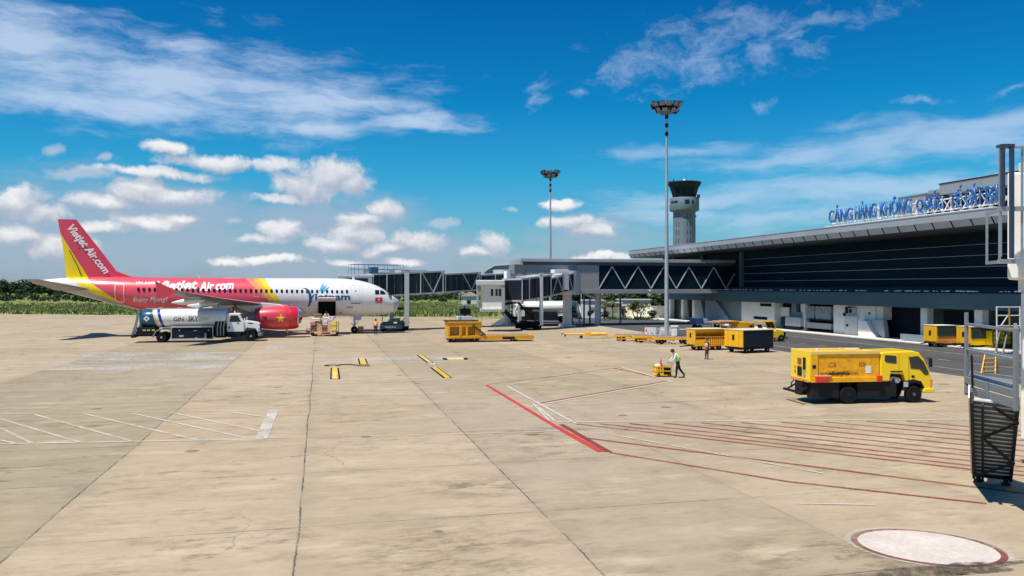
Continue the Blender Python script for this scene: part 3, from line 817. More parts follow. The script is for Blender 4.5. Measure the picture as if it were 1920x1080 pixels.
# aerials on the spine
for s in (28.4, 21.3): 
    mb = MB(); mb.prism([(-s-.18,6.15),(-s-.05,6.15),(-s-.28,6.62),(-s-.36,6.62)], 'y', -.03, .03); mb.build('aerial', stencil, plane)
for s in (5.0,): 
    mb = MB(); mb.prism([(-s-.3,6.0),(-s,6.0),(-s-.18,6.42),(-s-.3,6.42)], 'y', -.03, .03); mb.build('aerial', stencil, plane)
mb = MB(); mb.prism([(-19.2,6.16),(-18.6,6.24),(-17.6,6.25),(-17.0,6.16)], 'y', -.25, .25); mb.build('satcom_fairing', stencil, plane, smooth=50)
# belly fairing
rings = []
for s, hw, zt, zb in ((9.9,.3,2.4,1.95),(10.4,1.5,2.9,1.84),(11.2,2.0,3.25,1.78),(13,2.12,3.35,1.74),(16,2.12,3.35,1.72),(18.5,2.05,3.2,1.76),(20.2,1.6,2.8,1.85),(21.3,.5,2.3,1.95)):
    rings.append([Vector((-s, hw*math.copysign(abs(math.sin(a))**.7, math.sin(a)), (zt+zb)/2+(zt-zb)/2*math.copysign(abs(math.cos(a))**.8, math.cos(a)))) for a in [2*PI*i/28 for i in range(28)]])
mb = MB(); mb.loft(rings); mb.build('belly_fairing', bellym, plane, smooth=40)
# lifting surfaces: sections given as (lateral, leading station, chord, z, thickness)
def airfoil(le, ch, t_, n_=9):
    up = []; lo = []
    for i in range(n_+1):
        x = (1-math.cos(PI*i/n_))/2
        y = t_*ch*5*(.2969*math.sqrt(x)-.126*x-.3516*x*x+.2843*x**3-.1015*x**4)
        up.append((le+x*ch, y)); lo.append((le+x*ch, -y*.75))
    return up+lo[-2:0:-1]
def wing_surface(name, secs, sd, m, parent=plane, vertical=False):
    rings = []
    for (lat, le, ch, z, t_) in secs:
        if vertical: rings.append([Vector((-s, yy*1.2, z)) for s, yy in airfoil(le, ch, t_)])
        else: rings.append([Vector((-s, sd*lat, z+yy)) for s, yy in airfoil(le, ch, t_)])
    mb = MB(); mb.loft(rings); return mb.build(name, m, parent, smooth=40)
WS = [(1.2,11.6,7.6,3.05,.13),(2.0,12.2,7.0,3.12,.13),(6.4,15.0,4.1,3.52,.115),(11.5,17.9,2.75,4.12,.105),(16.85,20.95,1.5,4.85,.10)]
for sd in (-1, 1):
    wing_surface('wing', WS, sd, wingm)
    # painted leading edge
    mb = MB(); rr = []
    for (lat, le, ch, z, t_) in WS[1:]:
        rr.append([Vector((-(le-.05+dx), sd*lat, z+dz)) for dx, dz in ((.16,.09*ch*.13*2.2),(.06,.06*ch*.13*2.2),(-.02,0),(.04,-.03))])
    mb.loft(rr, False, False, closed=False); mb.build('leading_edge', mat('pink_red_leading_edge', (.74, .22, .24), .35, var=.05), plane, smooth=60)
    # wing tip fence
    mb = MB(); mb.prism([(-20.75,4.82),(-21.3,5.02),(-22.75,5.75),(-22.6,4.95),(-22.75,4.15),(-22.2,4.2)], 'y', sd*16.88-.05, sd*16.88+.05); mb.build('wingtip_fence', redm, plane, bevel=.02)
    for lat, s, z in ((7.2,18.6,3.3),(9.9,19.7,3.6),(12.8,20.6,3.95)):
        rings = []
        for k, (a, r) in enumerate(((-1.4,.04),(-.8,.18),(0,.24),(.7,.2),(1.5,.03))):
            rings.append([Vector((-(s+a), sd*lat+r*.8*math.cos(q), z-.05*k+r*1.2*math.sin(q))) for q in [2*PI*i/12 for i in range(12)]])
        mb = MB(); mb.loft(rings); mb.build('flap_track_fairing', stencil, plane, smooth=60)
    # engine
    e = 5.75*sd; zc = 2.02
    eng = None
    mb = MB(); mb.lathe([(1.02,-11.65),(1.20,-11.9),(1.23,-12.6),(1.22,-13.4),(1.13,-14.4),(.98,-15.25),(.95,-15.25),(.9,-14.2)], 36, (0, e, zc), 'x')
    eng = mb.build('engine_cowling', redm, plane, smooth=50)
    mb = MB(); mb.lathe([(.93,-11.6),(.90,-11.25),(.95,-11.03),(1.0,-10.98),(1.06,-11.05),(1.15,-11.3),(1.205,-11.9),(1.19,-12.0)], 36, (0, e, zc), 'x')
    mb.build('intake_lip', dredm, eng, smooth=60)
    mb = MB(); mb.lathe([(.945,-11.06),(.97,-10.985),(1.0,-10.965),(1.03,-10.985),(1.075,-11.06)], 36, (0, e, zc), 'x'); mb.build('lip_ring', greytap, eng, smooth=60)
    mb = MB(); mb.lathe([(.92,-11.55),(.3,-11.6),(.28,-11.5),(.02,-11.2)], 24, (0, e, zc), 'x'); mb.build('fan', dark, eng, smooth=40)
    mb = MB(); mb.lathe([(.72,-15.0),(.6,-15.8),(.42,-16.3),(.2,-16.4),(.04,-16.9)], 24, (0, e, zc), 'x'); mb.build('exhaust_nozzle', galv, eng, smooth=40)
    mb = MB(); mb.prism([(-12.2,3.16),(-12.9,3.42),(-15.2,3.62),(-17.2,3.5),(-17.0,3.1),(-15.6,2.6),(-14.6,2.95)], 'y', e-.16, e+.16); mb.build('pylon', mat('pylon_white', (.74, .73, .71), .4), plane, bevel=.06)
    if sd < 0:
        star('engine_star', (-12.72, 2.0), .50, yellow2, lambda x, z: (x, e-math.sqrt(max(.01, 1.245**2-(z-zc)**2)), z), eng)
        mb = MB(); mb.cbox((-14.3, e-1.16, 2.12), (.42, .05, .14)); mb.build('cowling_placard', dark, eng)
FIN = [(0,29.0,5.6,5.9,.055),(0,29.7,4.95,6.55,.06),(0,31.6,3.2,9.4,.075),(0,33.45,1.95,12.2,.08)]
FIN = [(0,28.2,6.2,5.95,.06),(0,29.55,4.95,6.75,.075),(0,31.52,3.27,9.5,.08),(0,33.5,1.75,12.22,.08)]
fin = wing_surface('tail_fin', FIN, 1, finm, vertical=True)
mb = MB(); mb.prism([(-26.2,6.15),(-28.3,6.33),(-29.6,6.85),(-29.9,6.1)], 'y', -.12, .12); mb.build('dorsal_fairing', redm, plane, bevel=.05)
def fin_pt(u, v, e):
    a = R(-53.2); s0, z0 = 34.55, 11.15
    x = -s0+u*math.cos(a)-v*math.sin(a); z = z0+u*math.sin(a)+v*math.cos(a)
    return (x, -.31+.02*(z-6)*.6, z)
text_obj('fin_wording', 'Vietjet Air.com', fin_pt, stencil, fin, width=6.0, height=1.05, shear=.2, bold=.03)
mb = MB()
for a, b_ in (((-34.1,9.0),(-33.35,7.45)),((-33.35,7.45),(-32.95,6.3))): mb.beam((a[0], -.24, a[1]), (b_[0], -.26, b_[1]), .05, .06)
mb.build('rudder_hinge', dark, fin)
for sd in (-1, 1): wing_surface('tailplane', [(.5,31.5,3.9,4.86,.10),(3.5,33.3,2.5,5.40,.09),(6.22,35.0,1.35,5.90,.08)], sd, mat('tailplane_grey', (.24, .235, .23), .45, var=.06))
# gear
def strut_gear(name, s, lat, r, twin, zt):
    mb = MB(); mb.cyl((-s, lat, r), (-s+.05, lat, zt), .11, .14, 12); mb.cyl((-s, lat-twin, r), (-s, lat+twin, r), .07, n=10); mb.beam((-s, lat, r+.4), (-s+1.1, lat, zt), .08, .08); mb.beam((-s, lat-.05, r+.3), (-s-.35, lat, r+.75), .06, .1)
    o = mb.build(name, lightgrey, plane, smooth=40)
    for k in (-1, 1): wheel(o, (-s, lat+k*twin, r), r, .26 if r < .5 else .42)
    return o
ng = strut_gear('nose_gear', 5.07, 0, .39, .26, 2.3)
for sd in (-1, 1): strut_gear('main_gear', 17.75, 3.8*sd, .58, .46, 3.0)
for sd in (-1, 1):
    mb = MB(); mb.cbox((-4.75, sd*.36, 1.72), (.85, .04, .45), rx=R(8*sd)); mb.build('gear_door', lightgrey, plane)
mb = MB(); mb.prism([(-17.2,2.7),(-18.3,2.7),(-18.2,1.05),(-17.35,1.05)], 'y', -4.5, -4.45); mb.build('gear_door', redm, plane)
for s, z in ((20.6,1.95),(10.7,1.82)): 
    mb = MB(); mb.prism([(-s-.25,z),(-s,z),(-s-.1,z-.3),(-s-.25,z-.3)], 'y', -.03, .03); mb.build('aerial', dark, plane)

# ------------------------------------------------------------------ fuel trucks
def fuel_truck():
    t = thing('fuel_truck', 'white aircraft fuel truck with teal tank end parked before the airliner wing', 'fuel truck')
    def ell(x, ry, z0, z1, n_=28):
        return [Vector((x, ry*math.copysign(abs(math.cos(a))**.88, math.cos(a)), (z0+z1)/2+(z1-z0)/2*math.copysign(abs(math.sin(a))**.88, math.sin(a)))) for a in [2*PI*i/n_ for i in range(n_)]]
    tankm = bpy.data.materials.get('tank_livery')
    if not tankm:
        tankm = bpy.data.materials.new('tank_livery')
        tt, n, l, mm, noise, rng, mixc = gn(tankm)
        b = n['Principled BSDF']; b.inputs['Roughness'].default_value = .3; b.inputs['Coat Weight'].default_value = .3
        tcx = n.new('ShaderNodeTexCoord'); sp = n.new('ShaderNodeSeparateXYZ'); l.new(tcx.outputs['Object'], sp.inputs[0])
        v = mm('ADD', sp.outputs['X'], mm('MULTIPLY', mm('SUBTRACT', sp.outputs['Z'], 3.2), .30))
        c0 = (.005, .085, .15)
        for e, cc_ in ((-.95, (.70, .52, .24)), (-.78, (.78, .76, .72)), (-.50, (.012, .045, .24)), (-.22, (.88, .87, .84))):
            c0 = mixc(mm('GREATER_THAN', v, e), c0, cc_)
        l.new(mixc(rng(noise(1.5, 7, .7), .5, .8, 0, .12), c0, (.2, .18, .15)), b.inputs['Base Color'])
    mb = MB(); mb.loft([ell(-2.1,1.0,1.62,3.05), ell(-1.95,1.16,1.48,3.2), ell(-1.0,1.2,1.42,3.24), ell(6.05,1.2,1.42,3.24), ell(6.2,1.12,1.5,3.16)])
    tank = mb.build('tank', tankm, t, smooth=50)
    mb = MB(); mb.cbox((2.0, 0, 3.27), (7.2, .7, .08)); mb.build('walkway', lightgrey, tank)
    mb = MB()
    for x in (-.2, 1.6, 3.4, 5.2): mb.cyl((x, 0, 3.24), (x, 0, 3.37), .28, n=14)
    mb.build('hatch', lightgrey, tank, smooth=40)
    mb = MB(); d_ = [(-1.33,1.22),(-1.33,1.22)]
    o = MB(); cx0, cz0 = -1.38, 2.35
    o.poly([(cx0-.32, -1.225, cz0), (cx0, -1.225, cz0-.3), (cx0+.32, -1.225, cz0), (cx0, -1.225, cz0+.3)])
    em = o.build('tank_emblem', stencil, tank)
    o = MB(); o.poly([(cx0-.10, -1.235, cz0-.02), (cx0+.02, -1.235, cz0-.13), (cx0+.12, -1.235, cz0+.02), (cx0, -1.235, cz0+.13)]); o.build('emblem_centre', tealp, em)
    def side(x0, z0): return lambda u, v, e: (x0+u, -1.228, z0+v)
    text_obj('tank_wording', 'GIN', side(1.15, 2.05), marktext, tank, width=.95, height=.42, bold=.01)
    text_obj('tank_wording', 'SKY', side(2.55, 2.02), marktext, tank, width=1.0, height=.56, bold=.01, shear=.1)
    text_obj('tank_wording', 'pec', side(3.6, 2.0), mat('faded_yellow_lettering', (.72, .62, .30), .5), tank, width=.95, height=.45, bold=.01, shear=.1)
    # rear frame and lamps
    mb = MB()
    for s_ in (-1, 1):
        mb.beam((-2.55, s_*1.1, .95), (-2.12, s_*1.05, 3.15), .14, .22); mb.beam((-2.75, s_*1.0, .62), (-2.4, s_*1.1, 1.6), .12, .3)
    mb.beam((-2.12, -1.1, 3.15), (-2.12, 1.1, 3.15), .14, .14); mb.beam((-2.6, -1.15, 1.0), (-2.6, 1.15, 1.0), .16, .2)
    mb.build('rear_frame', steelgrey, t)
    mb = MB(); mb.box((-2.85, -1.2, .5), (-2.5, 1.2, .78)); mb.build('rear_bumper', dark, t, bevel=.03)
    mb = MB(); mb.box((-2.3, -1.15, .75), (-.6, 1.15, 1.5)); mb.build('rear_locker', dark, t, bevel=.03)
    for x in (-1.6, -1.2, -.75):
        mb = MB(); mb.box((x-.14, -1.19, 1.15), (x+.14, -1.14, 1.3)); mb.build('marker_lamp', mat('amber_lamp', (.75, .5, .12), .3), t)
    # chassis, lockers
    mb = MB(); mb.box((-2.4, -.45, .62), (8.9, .45, .95)); mb.build('chassis', dark, t)
    mb = MB(); mb.box((1.0, -1.2, .36), (4.85, 1.2, 1.48)); lk = mb.build('pump_locker', navy, t, bevel=.02)
    mb = MB()
    mb.box((.92, -1.26, 1.44), (4.95, -1.16, 1.60)); mb.box((.92, -1.26, .30), (1.0, -1.16, 1.44)); mb.box((4.87, -1.26, .30), (4.95, -1.16, 1.44)); mb.box((1.0, -1.26, .28), (4.87, -1.16, .38))
    mb.build('locker_frame', lightgrey, lk)
    for x, z, sx, sz in ((1.7,1.18,.1,.1),(3.2,1.12,.3,.05),(4.5,1.16,.18,.08),(1.9,.62,.42,.16),(3.3,.42,.2,.08),(4.2,.62,.14,.5)):
        mb = MB(); mb.box((x-sx/2, -1.235, z-sz/2), (x+sx/2, -1.2, z+sz/2)); mb.build('locker_fitting', lightgrey, lk)
    mb = MB()
    for x in (2.0, 3.05, 3.7): mb.box((x-.015, -1.222, .42), (x+.015, -1.2, 1.4))
    mb.build('locker_seam', dark, lk)
    for q0, q1 in ((-1.25, -.75), (.75, 1.25)): mb = MB(); mb.prism([(-.85,.55),(-.55,1.15),(-.2,1.32),(.7,1.32),(.85,1.2),(.85,1.12),(.65,1.24),(-.15,1.24),(-.48,1.08),(-.78,.52)], 'y', q0, q1); mb.build('mudguard', galv, t)
    # hose bay
    mb = MB(); mb.box((5.1, -1.15, .4), (6.15, 1.15, 2.5)); hb = mb.build('hose_bay', dark, t, bevel=.02)
    mb = MB(); mb.cyl((5.55, -1.28, 2.2), (5.55, -1.1, 2.2), .17, n=14); mb.build('gauge', stencil, hb, smooth=40)
    mb = MB()
    for x in (5.35, 5.65, 5.95): mb.tube([(x, -1.2, .6), (x, -1.22, 1.4), (x+.1, -1.2, 2.0)], .05)
    mb.build('hose', galv, hb, smooth=40)
    # cab and bonnet
    mb = MB(); mb.prism([(6.25,.95),(6.25,2.72),(6.4,2.8),(7.35,2.8),(7.5,2.72),(7.95,1.95),(7.95,.95)], 'y', -1.08, 1.08); cab = mb.build('cab', white, t, bevel=.07)
    for s_ in (-1, 1): mb = MB(); mb.poly([(6.5, s_*1.088, 1.95), (7.66, s_*1.088, 1.95), (7.32, s_*1.088, 2.58), (6.62, s_*1.088, 2.58)]); mb.build('cab_window', darkglass, cab)
    mb = MB(); mb.poly([(7.56, -.95, 2.66), (7.56, .95, 2.66), (7.97, .95, 1.98), (7.97, -.95, 1.98)]); mb.build('windscreen', darkglass, cab)
    mb = MB(); mb.box((6.42, -1.1, 1.28), (6.56, -1.08, 1.52)); mb.box((7.25, -1.11, 1.80), (7.42, -1.08, 1.88)); mb.build('door_handle', dark, cab)
    mb = MB(); mb.prism([(7.95,1.0),(7.95,2.02),(8.3,2.0),(9.1,1.88),(9.42,1.72),(9.5,1.4),(9.5,.95),(9.25,.95),(9.1,1.25),(8.7,1.42),(8.3,1.42),(8.0,1.2)], 'y', -1.0, 1.0)
    bon = mb.build('bonnet', white, t, bevel=.06)
    mb = MB(); mb.prism([(8.25,1.86),(8.75,1.82),(8.85,1.74),(8.4,1.74)], 'y', -1.012, 1.012); mb.build('bonnet_vent', dark, bon)
    mb = MB(); mb.box((9.46, -.8, 1.05), (9.53, .8, 1.6)); mb.build('grille', dark, bon)
    mb = MB(); mb.box((9.3, -1.15, .5), (9.68, 1.15, .85)); mb.build('bumper', steelgrey, t, bevel=.05)
    for s_ in (-1, 1):
        mb = MB(); mb.box((9.3, s_*.98-.1, 1.12), (9.46, s_*.98+.1, 1.35)); mb.build('headlight', lightgrey, t, bevel=.02)
        mb = MB(); mb.beam((7.85, s_*1.1, 1.98), (8.0, s_*1.35, 2.15), .04, .04); mb.cbox((8.0, s_*1.35, 2.1), (.12, .16, .42)); mb.build('mirror', white, t)
    mb = MB(); mb.cyl((6.95, -.3, 2.8), (6.95, -.3, 3.0), .06, n=8); mb.build('beacon', stencil, t)
    for q0, q1 in ((-1.12, -.5), (.5, 1.12)): mb = MB(); mb.box((6.3, q0, .45), (7.6, q1, .95)); mb.build('step_tank', navy, t, bevel=.03)
    for s_ in (-1, 1):
        wheel(t, (0, s_*.95, .5), .5, .5); wheel(t, (8.62, s_*1.0, .52), .52, .32)
    return t
ft = fuel_truck(); ft.location = (-14.4, 81.35, 0); ft.scale = (.925, .95, .96)
f2 = copy_tree(ft); f2.location = (34.6, 112.4, 0); f2.rotation_euler.z = R(176)
f2['label'] = 'white fuel truck with blue tank end half hidden behind the jet bridge legs'
for o in (ft, f2): o['group'] = 'aircraft fuel trucks'
# ------------------------------------------------------------------ terminal
YF, YN = 124.8, 6.0
term = thing('terminal_building', 'long two-storey airport terminal with dark glass front and deep grey roof overhang', 'terminal', (56, 60, 0))
TO = Vector((56, 60, 0))
def T(mb, name, m, parent=None, **k):
    bmesh.ops.translate(mb.bm, vec=-TO, verts=mb.bm.verts)
    return mb.build(name, m, parent or term, **k)
mb = MB(); mb.prism([(50,10.64),(50,11.15),(50.5,11.25),(98,12.6),(98,10.7),(56.3,10.64)], 'y', YN, YF); roof = T(mb, 'roof', roofgrey)
mb = MB(); mb.box((49.94, YN-.05, 10.6), (50.0, YF+.05, 11.18)); mb.box((49.9, YN, 11.18), (50.3, YF+.05, 11.24)); T(mb, 'roof_fascia', roofgrey, roof)
mb = MB(); mb.prism([(49.98,10.60),(50.08,10.60),(50.38,10.06),(50.30,10.06)], 'y', YN, YF); ep = T(mb, 'eave_panel', mat('pale_eave_glass', (.50, .52, .54), .4, var=.1, scale=.3), roof)
y = YF; first = None
while y > 30:
    mb = MB(); mb.beam((49.97, y, 10.62), (50.33, y, 10.02), .09, .09); T(mb, 'eave_bracket', dark, ep); y -= 2.05
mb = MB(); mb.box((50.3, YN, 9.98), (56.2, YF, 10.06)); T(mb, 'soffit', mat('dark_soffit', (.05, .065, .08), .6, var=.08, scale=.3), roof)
mb = MB(); mb.box((56.0, YN, 5.2), (56.2, YF, 9.98)); gw = T(mb, 'glass_wall', facglass)
mull = mat('pale_mullion', (.42, .46, .55), .4, .3, var=.1)
for z, h in ((5.95, .05), (6.95, .05), (7.95, .04), (8.9, .03)):
    mb = MB(); mb.box((55.9, YN, z), (56.0, 99.0, z+h)); T(mb, 'mullion', mull, gw)
for y in (98.6, 110, 120):
    mb = MB(); mb.box((55.6, y-.3, 4.7), (56.0, y+.3, 9.98)); T(mb, 'facade_pier', slate, gw)
mb = MB(); mb.box((56.2, YN, 0.14), (97, YF, 10.64)); T(mb, 'building_core', mat('building_core_dark', (.05, .055, .06), .8))
mb = MB(); mb.prism([(53.4,3.28),(53.4,4.72),(55.9,5.2),(56,5.2),(56,3.28)], 'y', YN, 118); can = T(mb, 'canopy', slate)
mb = MB(); mb.box((53.3, YN, 4.66), (53.42, 118, 4.80)); T(mb, 'canopy_gutter', dark, can)
mb = MB()
r2 = random.Random(3); y = 20
while y < 118:
    if r2.random() < .55: mb.box((53.26, y, 4.79), (53.34, y+.1+.25*r2.random(), 4.84+.05*r2.random()))
    y += .35
gc = T(mb, 'gutter_clip', stencil, can); gc['kind'] = 'stuff'
# ground floor
gfl = mat('ground_floor_grey', (.42, .43, .43), .6, var=.08, scale=.8, dirt=.1)
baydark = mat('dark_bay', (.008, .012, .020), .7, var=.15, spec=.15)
def bay(px0, px1, x, z0, z1, name, m, dx=.25, parent=None, **k):
    y0, y1 = ty(px0, x), ty(px1, x)
    mb = MB(); mb.box((x, y1, z0), (x+dx, y0, z1)); return T(mb, name, m, parent, **k)
gw0 = bay(1252, 1393, 56.0, .14, 3.28, 'ground_floor_wall', tealglass, .15)
for px, x in ((1279, 55.0), (1300, 55.0), (1393, 54.9), (1505, 54.7), (1732, 54.3), (1834, 54.3), (1255, 55.2)):
    y = ty(px, x); mb = MB(); mb.box((x, y-.42, .14), (x+.7, y+.42, 3.28)); T(mb, 'column', wallwhite, bevel=.03)
# slanted stair enclosures
for pa, pb, pc in ((1302, 1317, 1322), (1322, 1345, 1372)):
    mb = MB(); x = 54.9; ya, yb, yc = ty(pa, x), ty(pb, x), ty(pc, x)
    mb.prism([(ya, .14), (ya-.05, 3.28), (yb+.6, 3.28), (yc, .14)], 'x', x, x+.9); T(mb, 'stair_enclosure', gfl)
bay(1345, 1393, 55.3, .14, 3.28, 'pale_glass_bay', mat('grey_glass', (.20, .23, .25), .3, var=.15, scale=.5), .2)
# white block with slots
b1 = bay(1393, 1452, 54.7, .14, 3.28, 'plant_room_wall', wallwhite, 1.3)
for pa, pb, za, zb in ((1425,1446,2.75,3.1),(1413,1438,1.05,1.4)): bay(pa, pb, 54.66, za, zb, 'louvre_slot', baydark, .06, b1)
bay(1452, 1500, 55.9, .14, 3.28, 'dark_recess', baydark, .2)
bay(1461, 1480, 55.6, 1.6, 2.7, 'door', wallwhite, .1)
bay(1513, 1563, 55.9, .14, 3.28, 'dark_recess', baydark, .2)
b2 = bay(1563, 1640, 54.6, .14, 3.28, 'plant_room_wall', wallwhite, 1.4)
bay(1583, 1607, 54.35, .14, 2.1, 'door', offwhite, .28, b2, bevel=.02)
bay(1586, 1590, 54.33, 1.0, 1.25, 'door_handle', dark, .05, b2)
bay(1580, 1585, 54.52, 2.1, 2.4, 'vent', dark, .1, b2); bay(1628, 1631, 54.55, 2.4, 2.6, 'vent', dark, .06, b2)
mb = MB(); x = 54.0; ya, yb, yc = ty(1609, x), ty(1626, x), ty(1640, x)
mb.prism([(ya, .14), (ya, 1.75), (yb+.2, 1.75), (yc, .14)], 'x', x, x+.65); T(mb, 'ramp_wall', wallwhite)
mb = MB(); x = 54.4; ya, yb, yc = ty(1622, x), ty(1655, x), ty(1660, x)
mb.prism([(ya, 1.9), (ya, 1.75), (yc+.4, .14), (yc, .14), (yb, 1.9)], 'x', x, x+.5); T(mb, 'ramp_wall', gfl)
bay(1640, 1656, 54.9, 1.9, 3.28, 'plant_room_wall', wallwhite, 1.0)
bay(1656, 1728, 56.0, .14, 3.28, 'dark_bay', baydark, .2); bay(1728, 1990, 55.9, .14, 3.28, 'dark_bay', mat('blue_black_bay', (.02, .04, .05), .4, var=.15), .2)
bay(1770, 1830, 55.7, .5, 3.0, 'shutter', baydark, .1)
bay(1688, 1757, 53.6, .2, .75, 'low_barrier', mat('blue_grey_rail', (.22, .28, .31), .5), .3)
# upper hall roofs
mb = MB(); mb.prism([(72, 16.2),(72,17.5),(72.6,17.7),(98,18.1),(98,16.2)], 'y', 20, ty(1762, 72)); ur = T(mb, 'upper_roof', panelgrey)
mb = MB(); mb.box((71.94, 20, 17.42), (72.0, ty(1761.5, 72)+.1, 17.55)); T(mb, 'upper_roof_trim', dark, ur)
mb = MB()
for k in range(9): mb.box((71.96, ty(1762, 72)-6*k-.06, 16.2), (72.0, ty(1762, 72)-6*k, 17.42))
T(mb, 'panel_joint', grey, ur)
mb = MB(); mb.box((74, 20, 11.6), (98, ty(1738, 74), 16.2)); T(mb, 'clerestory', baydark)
mb = MB(); mb.prism([(72, ty(1762, 72)+.05), (72, ty(1740, 72)), (76, ty(1740, 72)+1.5), (76, ty(1762, 72)+.05)], 'z', 16.5, 16.9); T(mb, 'roof_eave', panelgrey)
mb = MB(); mb.box((76, ty(1735, 76), 11.7), (98, ty(1684, 76), 17.2)); lr = T(mb, 'lower_hall', panelgrey)
mb = MB(); mb.box((75.9, ty(1735, 76), 17.2), (98.1, ty(1683.5, 76), 17.34)); T(mb, 'parapet', grey, lr)

# rooftop sign
sx0 = 51.0
sign = thing('rooftop_sign', 'blue raised lettering on white trusses along the terminal roof edge', 'sign', (sx0, 72, 11.25))
SO = Vector((sx0, 72, 11.25))
def spt(ystart, z0):
    return lambda u, v, e: Vector((sx0-.1+e, ystart-u, z0+v))-SO
for word, pa, pb, hgt in (('CẢNG',1555,1602,1.75),('HÀNG',1604,1646,1.75),('KHÔNG',1651,1713,1.75),('QUỐC',1719,1773,1.8),('TẾ',1781,1806,1.8),('CÁT',1811,1845,1.8),('BI',1849,1872,1.4)):
    ya, yb = ty(pa, sx0), ty(pb, sx0)
    o = text_obj('lettering', word, spt(ya, 11.75 if word not in ('QUỐC',) else 11.62), letterblue, sign, extrude=.12, width=(ya-yb)*.94, height=hgt, bold=.008)
mb = MB(); ys, ye = ty(1556, sx0), ty(1874, sx0)
y = ys
while y > ye:
    a = Vector((sx0+.25, y, 11.2)); 
    mb.beam(a, (sx0+.25, y, 12.9), .09, .09); mb.beam((sx0+1.5, y, 11.25), (sx0+.25, y, 12.7), .08, .08); mb.beam((sx0+.25, y, 11.3), (sx0+.25, y-.95, 12.6), .07, .07); y -= 1.0
for z in (11.32, 11.68, 12.6): mb.beam((sx0+.22, ys, z), (sx0+.22, ye, z), .1, .1)
mb.beam((sx0-.35, ys, 11.36), (sx0-.35, ye, 11.36), .5, .06)
bmesh.ops.translate(mb.bm, vec=-SO, verts=mb.bm.verts); mb.build('sign_truss', white, sign)

# air conditioning plant under the canopy
for i, (pa, pb) in enumerate(((1511,1526),(1529,1542),(1543,1556))):
    x = 54.9; ya, yb = ty(pa, x), ty(pb, x); wdt = ya-yb
    c = thing('condenser_unit', ('grey round-fan condenser nearest the white column', 'grey round-fan condenser in the middle of the row', 'grey round-fan condenser beside the white plant room')[i], 'air conditioner', (x+.4, (ya+yb)/2, 1.55), group='condensers under the canopy')
    mb = MB(); mb.box((-.4, -wdt/2, 0), (.4, wdt/2, 1.45)); mb.build('casing', lightgrey, c, bevel=.02)
    mb = MB(); mb.cyl((-.46, 0, .72), (-.4, 0, .72), wdt*.44, n=24); f_ = mb.build('fan_opening', baydark, c)
    mb = MB()
    for k in range(4): mb.cbox((-.475, 0, .72), (.02, wdt*.8, .03), rx=k*PI/4)
    mb.lathe([(wdt*.44, -.48), (wdt*.48, -.48), (wdt*.48, -.40), (wdt*.44, -.40)], 24, (0, 0, .72), 'x'); mb.build('fan_guard', grey, f_)
x = 54.7; ya, yb = ty(1512, x), ty(1558, x)
c = thing('plinth_tank', 'pale rectangular plinth below the three round fan condensers', 'plinth', (x+.5, (ya+yb)/2, .14))
L_ = ya-yb
mb = MB(); mb.box((-.5, -L_/2, .35), (.6, L_/2, 1.0)); mb.build('plinth_body', gfl, c, bevel=.02)
mb = MB(); mb.box((-.5, -L_/2-.3, 1.28), (.6, L_/2, 1.40)); mb.box((-.4, -L_/2, 0), (.5, -L_/2+.3, .35)); mb.box((-.4, L_/2-.3, 0), (.5, L_/2, .35)); mb.box((.3, -L_/2, .35), (.5, L_/2, 1.28)); mb.build('plinth_frame', dark, c)
x = 54.2; ya, yb = ty(1472, x), ty(1500, x)
c = thing('generator_box', 'grey skid-mounted generator box in the recess under the canopy', 'generator', (x+.5, (ya+yb)/2, .14)); L_ = ya-yb
mb = MB(); mb.box((-.5, -L_/2, .45), (.5, L_/2, 1.5)); mb.build('housing', lightgrey, c, bevel=.03)
mb = MB(); mb.box((-.45, -L_/2, .15), (.45, L_/2, .45)); mb.box((-.5, L_/2+.1, .3), (.3, L_/2+.9, 1.4)); mb.build('skid', dark, c)
mb = MB(); mb.prism([(-L_*.4, 1.5), (-L_*.4, 2.0), (-L_*.1, 2.2), (-L_*.05, 3.1), (L_*.2, 3.1), (L_*.3, 1.5)], 'x', -.2, .5); mb.build('exhaust_duct', steelgrey, c)
x = 54.35; y = ty(1594, x)
c = thing('wall_ac_unit', 'small grey air conditioner bracketed high on the white plant wall', 'air conditioner', (x, y, 2.35))
mb = MB(); mb.box((-.25, -.75, 0), (.2, -.05, .65)); mb.build('casing', lightgrey, c, bevel=.02)
mb = MB(); mb.cyl((-.27, -.4, .33), (-.24, -.4, .33), .25, n=16); mb.box((-.1, .15, .05), (.2, .7, .75)); mb.build('fan', dark, c)
mb = MB(); mb.beam((-.25, -.7, -.03), (.22, -.7, -.03), .05, .05); mb.beam((-.25, -.1, -.03), (.22, -.1, -.03), .05, .05); mb.build('bracket', dark, c)

# ------------------------------------------------------------------ link bridge and jet bridges
BY = 100.8
lb = thing('link_bridge', 'grey elevated passenger bridge with white V braces joining the terminal', 'footbridge', (40, BY, 0)); LO = Vector((40, BY, 0))
def L(mb, name, m, parent=None, **k):
    bmesh.ops.translate(mb.bm, vec=-LO, verts=mb.bm.verts); return mb.build(name, m, parent or lb, **k)
mb = MB(); mb.box((25.6, BY, 4.3), (56.5, BY+6, 4.88)); L(mb, 'floor_beam', panelgrey, bevel=.03)
mb = MB(); mb.box((25.6, BY+.02, 4.88), (36.1, BY+5.98, 8.08)); wl_ = L(mb, 'solid_wall', panelgrey)
mb = MB(); mb.box((36.1, BY+.12, 4.88), (56.0, BY+5.88, 8.08)); gl_ = L(mb, 'glass_band', facglass)
x = 36.1; up = False
vb = mat('white_brace', (.52, .53, .54), .4, var=.05)
while x < 55:
    mb = MB(); a = (x, BY+.05, 7.95 if up else 4.95); b_ = (x+1.86, BY+.05, 4.95 if up else 7.95); mb.beam(a, b_, .12, .10, (0, 1, 0)); L(mb, 'v_brace', vb, gl_); x += 1.86; up = not up
